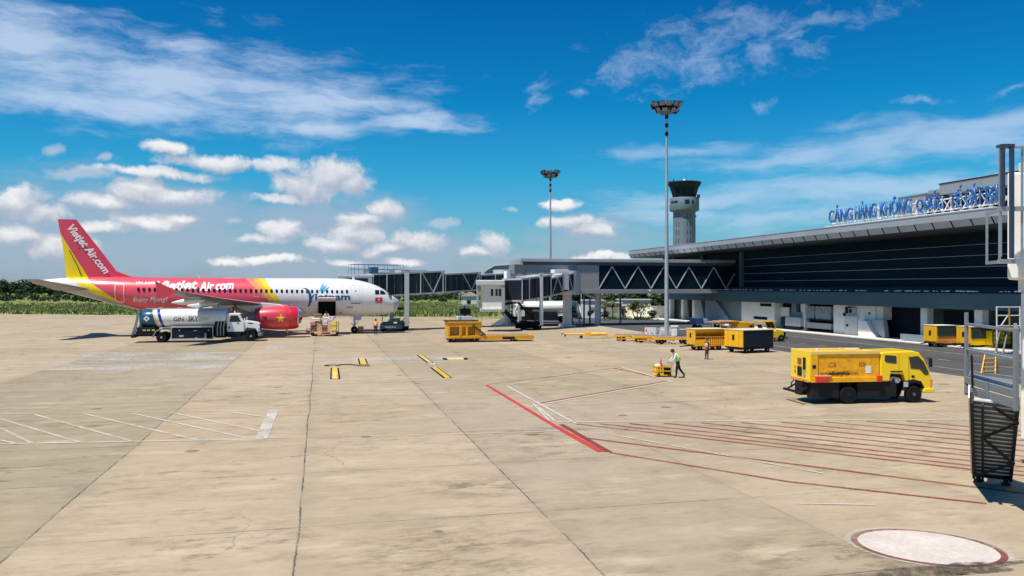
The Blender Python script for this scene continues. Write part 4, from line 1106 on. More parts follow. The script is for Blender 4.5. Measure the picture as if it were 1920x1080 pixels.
mb = MB(); mb.box((25.3, BY-.25, 8.5), (56.3, BY+6.25, 8.92)); rf = L(mb, 'roof', roofgrey, bevel=.03)
mb = MB(); mb.box((25.7, BY-.05, 8.08), (56.3, BY+6.05, 8.5)); L(mb, 'roof_dark_band', mat('charcoal_band', (.07, .08, .10), .5), rf)  # charcoal band between the wall top and the roof slab
mb = MB(); mb.box((25.3, BY-.22, 7.95), (25.6, BY+6.22, 8.5)); L(mb, 'end_wall', mat('pale_end_panel', (.34, .35, .37), .5), lb)
mb = MB()
for k in range(24): mb.box((26+k*.42, BY-.03, 7.2), (26.22+k*.42, BY+.02, 7.27))
L(mb, 'vent_row', slate, wl_)
for px, py in ((1225, 545), (1340, 491)):
    Y = 107; p = at(px, py, Y); 
    mb = MB(); mb.cyl((p.x, BY-.12, p.z), (p.x, BY+.02, p.z), .14, n=12); L(mb, 'lamp', stencil, lb)
for px, yy in ((1121, BY+2.5),):
    k = (px-960)/F; xx = yy*(S+k*C)/(C-k*S)
    mb = MB(); mb.cyl((xx, yy, 0), (xx, yy, 4.3), .42, n=20); mb.beam((xx-1.8, yy, 4.2), (xx, yy, 3.5), .25, .3); mb.beam((xx+1.8, yy, 4.2), (xx, yy, 3.5), .25, .3); cl = L(mb, 'column', lightgrey, smooth=40)
    mb = MB(); 
    for q in (.15, .55, .95): mb.cyl((xx, yy, q), (xx, yy, q+.2), .44, n=20)
    L(mb, 'striped_band', stencil, cl, smooth=40)
for px in (1095, 1106, 1163):
    yy = BY+5.2; k = (px-960)/F; xx = yy*(S+k*C)/(C-k*S); mb = MB(); mb.cyl((xx, yy, 0), (xx, yy, 4.3), .13, n=10); L(mb, 'prop_post', steelgrey, smooth=40)

def jb_tunnel(parent, O, p0, p1, wd, h, name, glass, posts, braces=(), hv=None):
    """one telescopic tunnel section from p0 to p1 (centre of floor), with panel walls and a frame"""
    p0, p1 = Vector(p0)-O, Vector(p1)-O; d = p1-p0; ln = d.length; u = d.normalized(); r = u.cross(Vector((0, 0, 1))).normalized(); up = Vector((0, 0, 1))
    mb = MB(); mb.loft([[e+r*a*wd/2+up*b_ for a, b_ in ((-1,.12),(1,.12),(1,h-.12),(-1,h-.12))] for e in (p0, p1)]); body = mb.build(name, glass, parent)
    mb = MB()
    for b_, hh in ((.09, .2), (h-.09, .2)): mb.loft([[e+r*a*(wd/2+.06)+up*(b_+c) for a, c in ((-1,-hh/2),(1,-hh/2),(1,hh/2),(-1,hh/2))] for e in (p0-u*.05, p1+u*.05)])
    for t_ in posts:
        for sd in (-1, 1): mb.beam(p0+d*t_+r*sd*(wd/2+.03)+up*.1, p0+d*t_+r*sd*(wd/2+.03)+up*(h-.1), .12, .12)
    for ta, tb, rev in braces:
        for sd in (-1, 1): mb.beam(p0+d*ta+r*sd*(wd/2+.04)+up*(.15 if rev else h-.15), p0+d*tb+r*sd*(wd/2+.04)+up*(h-.15 if rev else .15), .10, .10)
    mb.build('tunnel_frame', lightgrey, body)
    mb = MB()
    n_ = int(ln/.9)
    for i in range(1, n_):
        for sd in (-1, 1): mb.beam(p0+d*i/n_+r*sd*(wd/2+.008)+up*.2, p0+d*i/n_+r*sd*(wd/2+.008)+up*(h-.2), .03, .03)
    mb.build('panel_joint', steelgrey, body)
    return body
# bridge at the airliner
O = Vector((14, 99, 0))
j1 = thing('jet_bridge', 'dark teal glazed jet bridge stretched out to the airliner front door', 'jet bridge', O)
t0 = Vector((5.3, 96.0, 3.95)); t1 = Vector((14.4, 99.6, 4.45)); t2 = Vector((24.2, 105.0, 5.0))
jb_tunnel(j1, O, t0, t1, 3.0, 2.78, 'outer_tunnel', tealglass, (0.02, .20, .66, .98), ((.68, .84, False), (.84, .97, True)))
tm = t1.lerp(t2, .52)
jb_tunnel(j1, O, t1, tm, 2.6, 2.4, 'middle_tunnel', tealglass, (.02, .96), ((.50, .74, False), (.74, .95, True)))
jb_tunnel(j1, O, tm, t2, 2.2, 2.05, 'inner_tunnel', tealglass, (.04, .5, .96))
mb = MB(); mb.prism([(2.2-14, 94.0-99),(5.9-14, 94.0-99),(5.9-14, 98.2-99),(2.2-14, 98.2-99)], 'z', 3.3, 6.35); cb1 = mb.build('cab', offwhite, j1, bevel=.08)
mb = MB(); mb.box((2.0-14, 93.8-99, 6.35), (6.1-14, 98.4-99, 6.62)); mb.build('cab_roof', lightgrey, cb1, bevel=.05)
mb = MB(); mb.box((2.6-14, 93.95-99, 4.6), (5.4-14, 94.02-99, 6.2)); mb.build('cab_window', darkglass, cb1)
mb = MB()
q = [Vector((x-14, y-99, 0)) for x, y in ((3.9,95.2),(9.8,97.2),(9.2,98.9),(3.3,96.9))]
for a, b_ in zip(q, q[1:]+q[:1]):
    for z in (7.3, 7.85): mb.beam(a+Vector((0,0,z)), b_+Vector((0,0,z)), .05, .05)
    nn = max(2, int((b_-a).length/1.1))
    for i in range(nn): p = a.lerp(b_, i/nn); mb.beam(p+Vector((0,0,6.62)), p+Vector((0,0,7.85)), .05, .05)
mb.build('roof_railing', mat('blue_grey_rail2', (.10, .16, .22), .5), j1)
for px_, sz, mm_ in ((5.2, (.8,.8,.75), greytap), (6.2, (.9,.9,.95), tealp), (8.0, (2.6,1.6,.3), tealp)):
    mb = MB(); mb.cbox((px_-14, 96.6+(px_-5)*.3-99, 6.62+sz[2]/2), sz, rz=.35); mb.build('roof_plant', mm_, j1, bevel=.03)
mb = MB(); mb.cbox((10.9-14, 97.9-99, 7.1), (3.6, 1.2, .35), rz=.38); mb.build('roof_plant', lightgrey, j1)
# lift columns and bogie
def lift(parent, O, c, half, ang, top, r=.26):
    c = Vector(c)-O; v = Vector((-math.sin(ang), math.cos(ang), 0)); u = Vector((math.cos(ang), math.sin(ang), 0))
    mb = MB()
    for s_ in (-1, 1):
        p = c+v*s_*half; mb.beam(p+Vector((0,0,.55)), p+Vector((0,0,top)), r*2, r*2); mb.beam(p+Vector((0,0,top-.0)), p+Vector((0,0,top+.12)), r*2.5, r*2.5)
    o = mb.build('lift_column', lightgrey, parent, bevel=.03)
    mb = MB(); mb.beam(c-v*half+Vector((0,0,.8)), c+v*half+Vector((0,0,.8)), .5, .4); mb.beam(c-v*half*.9+u*.0+Vector((0,0,2.6)), c+v*half*.9+Vector((0,0,2.6)), .3, .3); mb.build('bogie_beam', dark, o)
    for s_ in (-1, 1):
        for e in (-.42, .42):
            wh = wheel(o, c+v*s_*half*.62+v*e*.5+Vector((0,0,.55)), .55, .3); wh.rotation_euler.z = ang
    return o
lift(j1, O, (9.3, 97.3, 0), 2.0, .38, 7.2)
mb = MB(); mb.cyl((24.6-14, 105.3-99, 4.6), (24.6-14, 105.3-99, 7.5), 1.9, n=28); mb.build('rotunda', lightgrey, j1, smooth=40)
mb = MB(); mb.cyl((24.6-14, 105.3-99, 0), (24.6-14, 105.3-99, 4.6), .45, n=20); mb.cyl((24.6-14, 105.3-99, 0), (24.6-14, 105.3-99, .25), .9, n=20); mb.build('rotunda_column', lightgrey, j1, smooth=40)
# retracted bridge
O = Vector((26, 95, 0))
j2 = thing('jet_bridge', 'retracted jet bridge with white cab and dark panels under the link bridge end', 'jet bridge', O)
for o in (j1, j2): o['group'] = 'jet bridges on the far stands'
a0 = Vector((22.2, 92.6, 3.45)); a1 = Vector((26.9, 95.8, 4.0)); a2 = Vector((31.0, 98.7, 4.75))
jpan = mat('dark_blue_panel', (.012, .018, .030), .35, var=.15, scale=.8)
jb_tunnel(j2, O, a0, a1, 3.0, 2.75, 'outer_tunnel', jpan, (.02, .25, .96))
jb_tunnel(j2, O, a1, a2, 2.5, 2.3, 'inner_tunnel', jpan, (.5, .72, .98), ((.05, .28, True), (.28, .5, False), (.74, .9, False)))
cabp = at(921, 560, 92.6); cabp.z = 0
cab2 = bpy.data.objects.new('cab', None)
mb = MB(); mb.box((-1.25, 0, 2.62), (1.5, 3.2, 5.7)); cb2 = mb.build('cab', offwhite, j2, bevel=.05); cb2.location = cabp-O; cb2.rotation_euler.z = -TH
bpy.data.objects.remove(cab2)
mb = MB(); mb.box((-1.75, -.6, 5.35), (1.6, 3.4, 6.0)); mb.build('cab_canopy', lightgrey, cb2, bevel=.12)
for q0, q1 in (((-1.7, -.35, 2.8), (-1.4, .1, 5.4)), ((1.2, -.5, 2.4), (1.6, .2, 5.5))): mb = MB(); mb.box(q0, q1); mb.build('cab_bellows', grey, cb2, bevel=.05)
mb = MB()
for xx, ww in ((-.10, .28), (.42, .26), (.92, .5)): mb.box((xx-ww/2+.2, -.03, 4.15), (xx+ww/2+.2, .01, 4.95))
mb.build('cab_window', darkglass, cb2)
mb = MB(); mb.box((-1.3, -.2, 2.35), (1.55, 3.2, 2.75)); mb.build('cab_floor', offwhite, cb2, bevel=.03)
mb = MB()
for k in range(12): mb.box((-1.15+k*.2, -.22, 2.45), (-1.02+k*.2, -.19, 2.55+.05*(k % 2)))
mb.build('floor_fixings', steelgrey, cb2)
mb = MB(); mb.beam(at(1060,506,101)-O, at(1060,543,101)-O, .55, .8); mb.beam(at(1036,509,100)-O, at(1062,509,101)-O, .9, .45); mb.build('rotunda_frame', white, j2, bevel=.04)
mb = MB(); mb.box((31.9-26, BY-.12-95, 4.95), (33.0-26, BY-.02-95, 7.9)); mb.build('slate_wall_panel', mat('slate_blue_panel', (.05,.075,.11), .5), j2)  # dark slate-blue panel on the bridge wall beside the rotunda
mb = MB(); mb.cyl(Vector((31.2, 99.2, 4.2))-O, Vector((31.2, 99.2, 7.3))-O, 1.7, n=28); mb.build('rotunda', lightgrey, j2, smooth=40)
mb = MB(); mb.beam(Vector((31.2, 99.3, 0))-O, Vector((31.2, 99.3, 4.3))-O, .95, .95); mb.beam(Vector((31.2, 99.3, .0))-O, Vector((31.2, 99.3, .3))-O, 1.8, 1.8); mb.build('rotunda_column', lightgrey, j2, bevel=.04)
lift(j2, O, (25.0, 94.6, 0), 1.75, .6, 6.7, .2)
mb = MB()
p = [at(937,574,94.5), at(972,612,97)]
for q in (Vector((0,0,0)), Vector((.35,.9,0))): mb.beam(p[0]+q-O, p[1]+q-O, .12, .35)
for i in range(12): a = p[0].lerp(p[1], i/12)-O; mb.beam(a, a+Vector((.35,.9,0)), .22, .05)
mb.beam(p[0]-O+Vector((0,0,.1)), at(966,566,96)-O, .3, .3); mb.build('service_stair', dark, j2)
mb = MB(); a = at(960, 598, 96); 
for q in ((960,570,960,610),(968,563,1001,600)): mb.beam(at(q[0],q[1],96.5)-O, at(q[2],q[3],98.5)-O, .18, .18)
mb.cbox(Vector(at(985,610,98))-O, (2.4,1.2,.7), rz=.6); mb.build('drive_unit', dark, j2)
mb = MB()
for x0 in (0, 1.1): mb.tube([at(1064+x0*12,566,104)-O, at(1076+x0*12,611,104)-O], .12, 8)
for k in range(6): mb.beam(at(1064+2*k,566+7.5*k,104)-O, at(1078+2*k,566+7.5*k,104)-O, .2, .05)
mb.build('maintenance_ladder', steelgrey, j2)
for px_, py_, sz, mm_ in ((957,513,(1.0,.9,1.0),greytap),(950,516,(.5,.5,.9),white),(968,505,(1.5,1.0,1.2),steelgrey)):
    p = at(px_, py_, 96); mb = MB(); mb.cbox(p-O, sz, rz=.5); mb.build('roof_plant', mm_, j2, bevel=.05)

# ------------------------------------------------------------------ near jet bridge and its stair, right edge
B3 = w(15.6, 26)
j3 = thing('jet_bridge', 'white jet bridge with grey lamp cage cut off by the right edge', 'jet bridge', (B3.x, B3.y, 0), -TH)
def cmt(mb, name, m, parent, base=(15.6, 26, 0), **k):
    bmesh.ops.translate(mb.bm, vec=-Vector(base), verts=mb.bm.verts); return mb.build(name, m, parent, **k)
PL = [(13.62,22),(17.6,21.0),(21,25.5),(16.2,25.6)]
mb = MB(); mb.prism(PL, 'z', 5.4, 8.35); bd = cmt(mb, 'tunnel', wallwhite, j3, bevel=.06)
mb = MB(); mb.prism([(13.95,22.05),(17.4,21.2),(20.6,25.2),(16.3,25.3)], 'z', 5.05, 5.4); cmt(mb, 'tunnel_edge', offwhite, bd, bevel=.03)
mb = MB(); mb.prism([(13.9,21.95),(17.4,21.05),(20.8,25.2),(16.3,25.3)], 'z', 8.35, 8.6); cmt(mb, 'tunnel_edge', offwhite, bd, bevel=.03)
mb = MB(); mb.prism([(13.97,21.95),(15.2,21.6),(15.8,22.8),(14.62,22.95)], 'z', 1.0, 5.05); lg = cmt(mb, 'leg_housing', wallwhite, j3, bevel=.04)
mb = MB(); mb.prism([(14.05,21.90),(14.6,21.74),(14.6,21.78),(14.05,21.94)], 'z', 3.85, 4.35); cmt(mb, 'leg_window', darkglass, lg)
mb = MB(); mb.box((14.55, 22.0, 0), (15.1, 22.6, 1.0)); cmt(mb, 'leg', steelgrey, j3)
mb = MB()
for X_, Y_, m0, m1 in ((12.80, 21, 5.85, 8.85), (13.0, 21.9, 5.85, 7.2)): mb.beam((X_, Y_, m0), (X_, Y_, m1), .045, .045)
for z in (5.87, 7.25): mb.beam((12.78, 21, z), (15.5, 21, z), .13, .12); mb.beam((12.92, 21, z), (13.3, 22.4, z), .08, .08)
mb.beam((12.85, 21, 8.86), (15.5, 21, 8.86), .06, .06)
for X_ in (13.42,): mb.beam((X_, 21.05, 5.9), (X_, 21.05, 8.86), .045, .045)
mb.beam((12.83, 21.0, 6.0), (12.83, 21.0, 7.2), .04, .04)
cmt(mb, 'lamp_cage', galv, j3)
mb = MB(); mb.beam((12.84, 20.93, 7.3), (12.84, 20.93, 8.83), .08, .08); mb.beam((13.07, 20.93, 5.95), (13.07, 20.93, 8.86), .09, .09); mb.cbox((12.95, 21, 8.9), (.35, .25, .07)); cmt(mb, 'cage_post', mat('dark_blue_post', (.03, .05, .10), .4), j3)
# stair
SB3 = (11.9, 20, 0); p = w(11.9, 20)
stair = thing('access_stair', 'grey steel access stair with landing and open treads beside the white jet bridge', 'stairs', (p.x, p.y, 0), -TH)
A = Vector((11.36, 20, 0)); Bq = Vector((10.96, 17.4, 0)); dq = Vector((.53, .85, 0))
def up(v, z): return Vector((v.x, v.y, z))
A2, B2 = A+dq*1.9, Bq+dq*3.2
mb = MB(); mb.loft([[up(A, 2.78), up(Bq, 2.78), up(B2, 2.78), up(A2, 2.78)], [up(A, 2.86), up(Bq, 2.86), up(B2, 2.86), up(A2, 2.86)]]); pl = cmt(mb, 'landing', steelgrey, stair, SB3)
mb = MB()
for i in range(19):
    s_ = A.lerp(Bq, (i+.5)/19); mb.beam(up(s_+dq*.02, 2.89), up(s_+dq*1.8, 2.89), .035, .06)
cmt(mb, 'floor_bar', galv, pl, SB3)
mb = MB()
out = Vector((-.99, .15, 0))*.04
for z0, z1 in ((2.80, 2.96), (2.55, 2.74)):
    mb.loft([[up(A+out, z0), up(A-out, z0), up(A-out, z1), up(A+out, z1)], [up(Bq+out, z0), up(Bq-out, z0), up(Bq-out, z1), up(Bq+out, z1)]])
mb.beam(up(A.lerp(Bq, .5)+out*1.6, 2.5), up(A.lerp(Bq, .5)+out*1.6, 2.98), .14, .03)
cmt(mb, 'edge_plank', steelgrey, pl, SB3, bevel=.008)
mb = MB()
mb.beam(up(A, 2.5), up(A, 4.56), .075, .075); mb.beam(up(Bq, 2.5), up(Bq, 4.3), .09, .09)
mb.beam(up(A+dq*.35, 2.9), up(A+dq*.25, 4.25), .06, .06); mb.beam(up(Bq+dq*.4, 2.9), up(Bq+dq*.4, 3.7), .09, .09)
mb.beam(up(A, 4.27), up(Bq, 4.25), .07, .07); mb.beam(up(A, 3.64), up(Bq, 3.62), .06, .05)
mb.beam(up(Bq, 4.25), up(B2, 4.25), .08, .08); 
cmt(mb, 'guard_rail', steelgrey, stair, SB3, bevel=.01)
mb = MB(); mb.loft([[up(v_, z) for v_ in (A+dq*.1, Bq+dq*.1, Bq+dq*.75, A+dq*.75)] for z in (3.60, 3.64)]); cmt(mb, 'shelf_plate', galv, stair, SB3)
FL = [Vector((12.33, 21.35, .22)), Vector((10.70, 18.62, 2.62))]; FR = [Vector((13.06, 20.95, .22)), Vector((11.52, 18.22, 2.55))]
mb = MB()
for e in (FL, FR): mb.beam(e[0], e[1], .07, .30)
fl_ = cmt(mb, 'stringer', dark, stair, SB3)
nst = 19
mb = MB()
mb.loft([[FL[0]+Vector((.02,.05,-.06)), FR[0]+Vector((-.02,.05,-.06)), FR[0]+Vector((-.02,.09,-.04)), FL[0]+Vector((.02,.09,-.04))], [FL[1]+Vector((.02,.05,-.06)), FR[1]+Vector((-.02,.05,-.06)), FR[1]+Vector((-.02,.09,-.04)), FL[1]+Vector((.02,.09,-.04))]])
cmt(mb, 'backing_mesh', mat('dark_mesh_sheet', (.075,.08,.085), .7), fl_, SB3)
for i in range(nst):
    t_ = (i+.5)/nst; a = FL[0].lerp(FL[1], t_); b_ = FR[0].lerp(FR[1], t_)
    mb = MB(); d2 = Vector((-.35, -.6, 0)).normalized()*.085
    mb.loft([[a-d2, a+d2, a+d2+Vector((0,0,.03)), a-d2+Vector((0,0,.055))], [b_-d2, b_+d2, b_+d2+Vector((0,0,.03)), b_-d2+Vector((0,0,.055))]]); cmt(mb, 'tread', mat('worn_tread_steel', (.55,.58,.60), .5, .1, var=.2, scale=6), stair, SB3)
mb = MB(); dn = Vector((-.1, -.25, -.22))
zig = [FR[0].lerp(FR[1], 1.0), FL[0].lerp(FL[1], .62), FR[0].lerp(FR[1], .27), FL[0].lerp(FL[1], .05)]
zig = [FL[0].lerp(FL[1], 1.0).lerp(FR[1], .45), FR[0].lerp(FR[1], .84), FL[0].lerp(FL[1], .60).lerp(FR[0].lerp(FR[1], .6), .2), FR[0].lerp(FR[1], .30), FL[0].lerp(FL[1], .06)]
for a, b_ in zip(zig[:-1], zig[1:]): mb.beam(a+dn*.6, b_+dn*.6, .06, .06)
q0, q1 = FL[0].lerp(FR[0], .22), FL[1].lerp(FR[1], .22); mb.beam(q0+dn*.5, q1+dn*.5, .06, .1)
cmt(mb, 'brace', dark, fl_, SB3)
mb = MB(); mb.beam(FL[0]+Vector((-.06,0,.15)), FL[1]+Vector((-.06,0,.15)), .03, .35); cmt(mb, 'side_panel', offwhite, fl_, SB3)
mb = MB()
for e in (FL, FR):
    pts = [e[0]+Vector((0,0,.95)), e[1]+Vector((0,0,1.0))]
    mb.tube([e[0], pts[0], pts[1]], .025, 8)
cmt(mb, 'handrail', dark, stair, SB3)
for e, k in ((FL, .12), (FR, -.12)):
    q = e[0]+Vector((k, 0, 0)); mb = MB(); mb.beam((q.x, q.y, .05), (q.x, q.y, .4), .09, .09); mb.cbox((q.x, q.y, .04), (.16, .16, .06)); cmt(mb, 'foot', dark, stair, SB3)
mb = MB(); mb.beam(FL[0]+Vector((0,0,-.02)), FR[0]+Vector((0,0,-.02)), .08, .12); cmt(mb, 'bottom_beam', dark, stair, SB3)

# ------------------------------------------------------------------ control tower
p = w((1283-960)/F*229, 229)
mat('dark_slate_tower', (.02, .035, .05), .6, spec=.2)
tw = thing('control_tower', 'round pale air traffic control tower with flared dark glass top', 'control tower', (p.x, p.y, 0), -TH+math.atan((1283-960)/F)*-1)
twm = mat('tower_render', (.17, .21, .255), .6, var=.05, scale=.3)
mb = MB(); mb.lathe([(3.15,0),(3.15,26.9)], 40); sh_ = mb.build('shaft', twm, tw, smooth=40)
mb = MB(); mb.lathe([(3.2,26.7),(4.05,26.9),(4.15,27.1),(4.15,30.2),(4.0,30.6),(2.9,30.6)], 48); dr = mb.build('gallery', twm, tw, smooth=40)
mb = MB()
for a0, a1, z0, z1 in ((-152,-136,28.9,29.6),(-133,-116,28.9,29.6),(-88,-70,28.5,29.8),(-60,-50,28.6,29.6)):
    n_ = 5; A_ = [(4.17*math.cos(R(a0+(a1-a0)*i/n_)), 4.17*math.sin(R(a0+(a1-a0)*i/n_))) for i in range(n_+1)]
    for (xa, ya), (xb, yb) in zip(A_[:-1], A_[1:]): mb.poly([(xa, ya, z0), (xb, yb, z0), (xb, yb, z1), (xa, ya, z1)])
mb.build('gallery_window', darkglass, dr)
for ang in (-127, -67):
    for i in range(9):
        z0 = 5.5+i*2.3 if False else 24.6-i*2.35
        mb = MB(); a = R(ang); pts = []
        for da, z in ((-.17,z0),(.17,z0),(.17,z0+1.5),(-.17,z0+1.5)): pts.append((3.17*math.cos(a+da), 3.17*math.sin(a+da), z))
        mb.poly(pts); mb.build('shaft_window', darkglass, sh_)
mb = MB(); mb.lathe([(3.1,30.6),(3.45,31.5),(4.0,33.6)], 12, a0=R(15)); mb.build('cab_glass', mat('tower_glass', (.004, .022, .032), .3, var=.1, spec=.15), tw)
mb = MB()
for i in range(12):
    a = R(15)+2*PI*i/12; mb.beam((3.12*math.cos(a), 3.12*math.sin(a), 30.6), (4.03*math.cos(a), 4.03*math.sin(a), 33.6), .16, .16)
mb.build('cab_mullion', MATS['dark_slate_tower'], tw)
mb = MB(); mb.lathe([(3.9,33.4),(4.7,34.6),(4.78,35.0),(4.6,35.1),(.1,35.2)], 40); rf2 = mb.build('cab_roof', mat('dark_slate_roof', (.018, .028, .040), .6, spec=.2), tw, smooth=40)
mb = MB(); mb.ball((0.0, -1, 35.5), .42); mb.build('radome', stencil, rf2, smooth=60)
mb = MB(); mb.cyl((.5, -1, 35.1), (.5, -1, 37.2), .04, n=6); mb.cbox((-3.0, -1, 35.5), (.4, .4, .7)); mb.cbox((-3.9, -1, 35.3), (.35, .35, .4))
for a in range(0, 360, 20): mb.cyl((4.5*math.cos(R(a)), 4.5*math.sin(R(a)), 35.1), (4.5*math.cos(R(a)), 4.5*math.sin(R(a)), 35.6), .03, n=5)
mb.build('roof_aerial', dark, rf2)
mb = MB(); mb.cbox((3.9, -1.4, 30.9), (.9, .9, 1.0)); mb.box((3.1, -.3, 25.2), (3.4, .3, 25.6)); mb.build('gallery_box', slate, dr)

# ------------------------------------------------------------------ light masts
def mast(px, Y, top, label, seed, wid):
    p = w((px-960)/F*Y, Y)
    t = thing('light_mast', label, 'floodlight mast', (p.x, p.y, 0), group='apron floodlight masts')
    mb = MB(); mb.cyl((0,0,0), (0,0,top), .25, .11, 20); po = mb.build('pole', mat('mast_grey', (.44, .47, .49), .4, .4, var=.06), t, smooth=40)
    mb = MB(); mb.cyl((0,0,0), (0,0,.08), .5, n=16)
    for i in range(8): mb.cyl((.4*math.cos(i*PI/4), .4*math.sin(i*PI/4), 0), (.4*math.cos(i*PI/4), .4*math.sin(i*PI/4), .18), .035, n=6)
    mb.build('base_plate', galv, po)
    mb = MB()
    for k in range(3): mb.cyl((0,0,top-3.2+k*.9), (0,0,top-2.8+k*.9), .18, n=12)
    mb.build('pole_collar', dark, po, smooth=40)
    rr = random.Random(seed); mb = MB()
    mb.lathe([(wid*.42, top-.1), (wid*.46, top-.1), (wid*.46, top+.02), (wid*.42, top+.02)], 20)
    mb.lathe([(wid*.28, top-.7), (wid*.31, top-.7), (wid*.31, top-.62), (wid*.28, top-.62)], 20)
    for i in range(6): a = i*PI/3; mb.beam((0,0,top-.3), (wid*.44*math.cos(a), wid*.44*math.sin(a), top-.05), .07, .07); mb.beam((0,0,top-1.0), (wid*.3*math.cos(a), wid*.3*math.sin(a), top-.66), .06, .06)
    mb.cyl((0,0,top-1.2), (0,0,top+.45), .17, n=12); mb.cyl((0,0,top+.4), (0,0,top+1.0), .02, n=5); hd_ = mb.build('lamp_ring', steelgrey, t)
    lm = None
    for ring, n_, rad, z in ((0, 14, wid*.46, top-.02), (1, 9, wid*.32, top-.62)):
        for i in range(n_):
            a = 2*PI*i/n_+rr.uniform(-.1, .1)
            if lm is None:
                mb = MB(); mb.loft([[Vector((-.16, s1*.18, s2*.16)) for s1, s2 in ((-1,-1),(1,-1),(1,1),(-1,1))], [Vector((.16, s1*.30, s2*.27)) for s1, s2 in ((-1,-1),(1,-1),(1,1),(-1,1))]]); lm = mb.build('floodlight', dark, hd_)
                mb = MB(); mb.cbox((.17, 0, 0), (.02, .52, .46)); gl2 = mb.build('lamp_glass', mat('lamp_lens', (.22,.26,.31), .5, .2, var=.15), lm)
                o = lm
            else:
                o = lm.copy(); col.objects.link(o); o.parent = hd_; q = gl2.copy(); col.objects.link(q); q.parent = o
            o.location = (rad*math.cos(a), rad*math.sin(a), z+rr.uniform(-.05, .25)); o.rotation_euler = (0, R(rr.uniform(25, 55)), a)
    return t
mast(1250, 84.8, 24.4, 'tall grey floodlight mast standing beside the yellow dollies', 1, 3.2)
mast(1032, 136, 24.6, 'distant grey floodlight mast rising behind the link bridge', 2, 3.2)
# ------------------------------------------------------------------ yellow box truck
rc = g(1591, 757.6); a_ = R(-6.5)
yo = rc+Vector((-math.sin(a_), math.cos(a_), 0))*.83
yt = thing('service_truck', 'bright yellow cab-over truck with scuffed steel box body on the apron', 'truck', (yo.x, yo.y, 0), a_)
Wd = .84
mb = MB(); mb.box((-1.77, -Wd, 1.0), (1.46, Wd, 2.30)); bx_ = mb.build('box_body', yellowd, yt, bevel=.02)
mb = MB(); mb.box((-1.80, -Wd-.05, 2.22), (1.48, -Wd+.05, 2.36)); mb.box((-1.80, Wd-.05, 2.22), (1.48, Wd+.05, 2.36)); mb.box((-1.80, -Wd, 2.30), (-1.6, Wd, 2.36)); mb.build('top_rail', mat('pale_yellow_paint', (.84, .62, .2), .5, var=.1), bx_, bevel=.01)  # top rail in a paler yellow than the box
mb = MB(); mb.box((-1.77, -Wd-.07, .98), (1.46, -Wd, 1.20)); mb.box((-1.80, -Wd-.05, 1.2), (-1.46, -Wd, 2.22)); mb.build('side_ledge', yellow, bx_, bevel=.012)
mb = MB(); mb.box((-1.86, -Wd-.03, 1.0), (-1.77, Wd+.03, 2.38)); rear = mb.build('rear_panel', yellow2, yt, bevel=.02)
for y0, y1, z0, z1, m_ in ((-.15,.18,1.72,2.0,brownred),(-.2,.2,1.2,1.62,dark),(-.55,-.32,1.52,2.05,dark),(-.55,-.32,1.2,1.48,mat('grey_green_lamp', (.35, .36, .22), .4)),(.4,.46,1.5,1.62,brownred),(.4,.46,1.3,1.4,dark)):
    mb = MB(); mb.box((-1.885, y0, z0), (-1.85, y1, z1)); mb.build('rear_lamp' if m_ is brownred else 'rear_vent', m_, rear)
mb = MB(); mb.box((-1.72, -Wd-.06, 1.60), (-1.56, -Wd-.04, 1.76)); mb.build('side_vent', dark, bx_)
for x0, x1 in ((-1.60, -1.02), (1.28, 1.52)):
    mb = MB(); mb.box((x0, -Wd-.16, .98), (x1, -Wd-.02, 1.26)); mb.build('red_side_box', redp, yt, bevel=.02)
mb = MB(); mb.box((-1.62, -Wd-.13, 1.26), (-.86, -Wd-.02, 1.29)); mb.build('box_lid', mat('pink_lid', (.75, .45, .35), .5), yt)
mb = MB(); mb.box((.80, -Wd-.012, 1.36), (1.06, -Wd-.002, 1.68)); mb.build('white_sticker', stencil, bx_, bevel=.004)
for s_, x0 in (('CB', -.92), ('BB', .50)):
    text_obj('stencilled_letter', s_, (lambda q: lambda u, v, e: (q+u, -Wd-.006, 1.66+v))(x0), brownred, bx_, height=.20)
# scuff band: real worn paint along the lower side
scm = bpy.data.materials.new('rust_scuffs'); t, n, l, mm, noise, rng, mixc = gn(scm)
b = n['Principled BSDF']; b.inputs['Base Color'].default_value = (.07, .035, .015, 1); b.inputs['Roughness'].default_value = .9
tr = n.new('ShaderNodeBsdfTransparent'); ms = n.new('ShaderNodeMixShader')
tcx = n.new('ShaderNodeTexCoord'); sp = n.new('ShaderNodeSeparateXYZ'); l.new(tcx.outputs['Object'], sp.inputs[0])
ez = rng(mm('ABSOLUTE', mm('SUBTRACT', sp.outputs['Z'], 1.36)), 0, .22, 1, 0); exx = rng(mm('ABSOLUTE', mm('ADD', sp.outputs['X'], .45)), .3, 1.3, 1, .15)
l.new(rng(mm('ADD', noise(14, 8, .8), mm('MULTIPLY', mm('MULTIPLY', ez, exx), .30)), .66, .74), ms.inputs['Fac']); l.new(tr.outputs[0], ms.inputs[1]); l.new(b.outputs[0], ms.inputs[2]); l.new(ms.outputs[0], n['Material Output'].inputs['Surface'])
mb = MB(); mb.poly([(-1.6, -Wd-.004, 1.2), (1.2, -Wd-.004, 1.2), (1.2, -Wd-.004, 1.75), (-1.6, -Wd-.004, 1.75)]); mb.build('scuff_marks', scm, bx_)
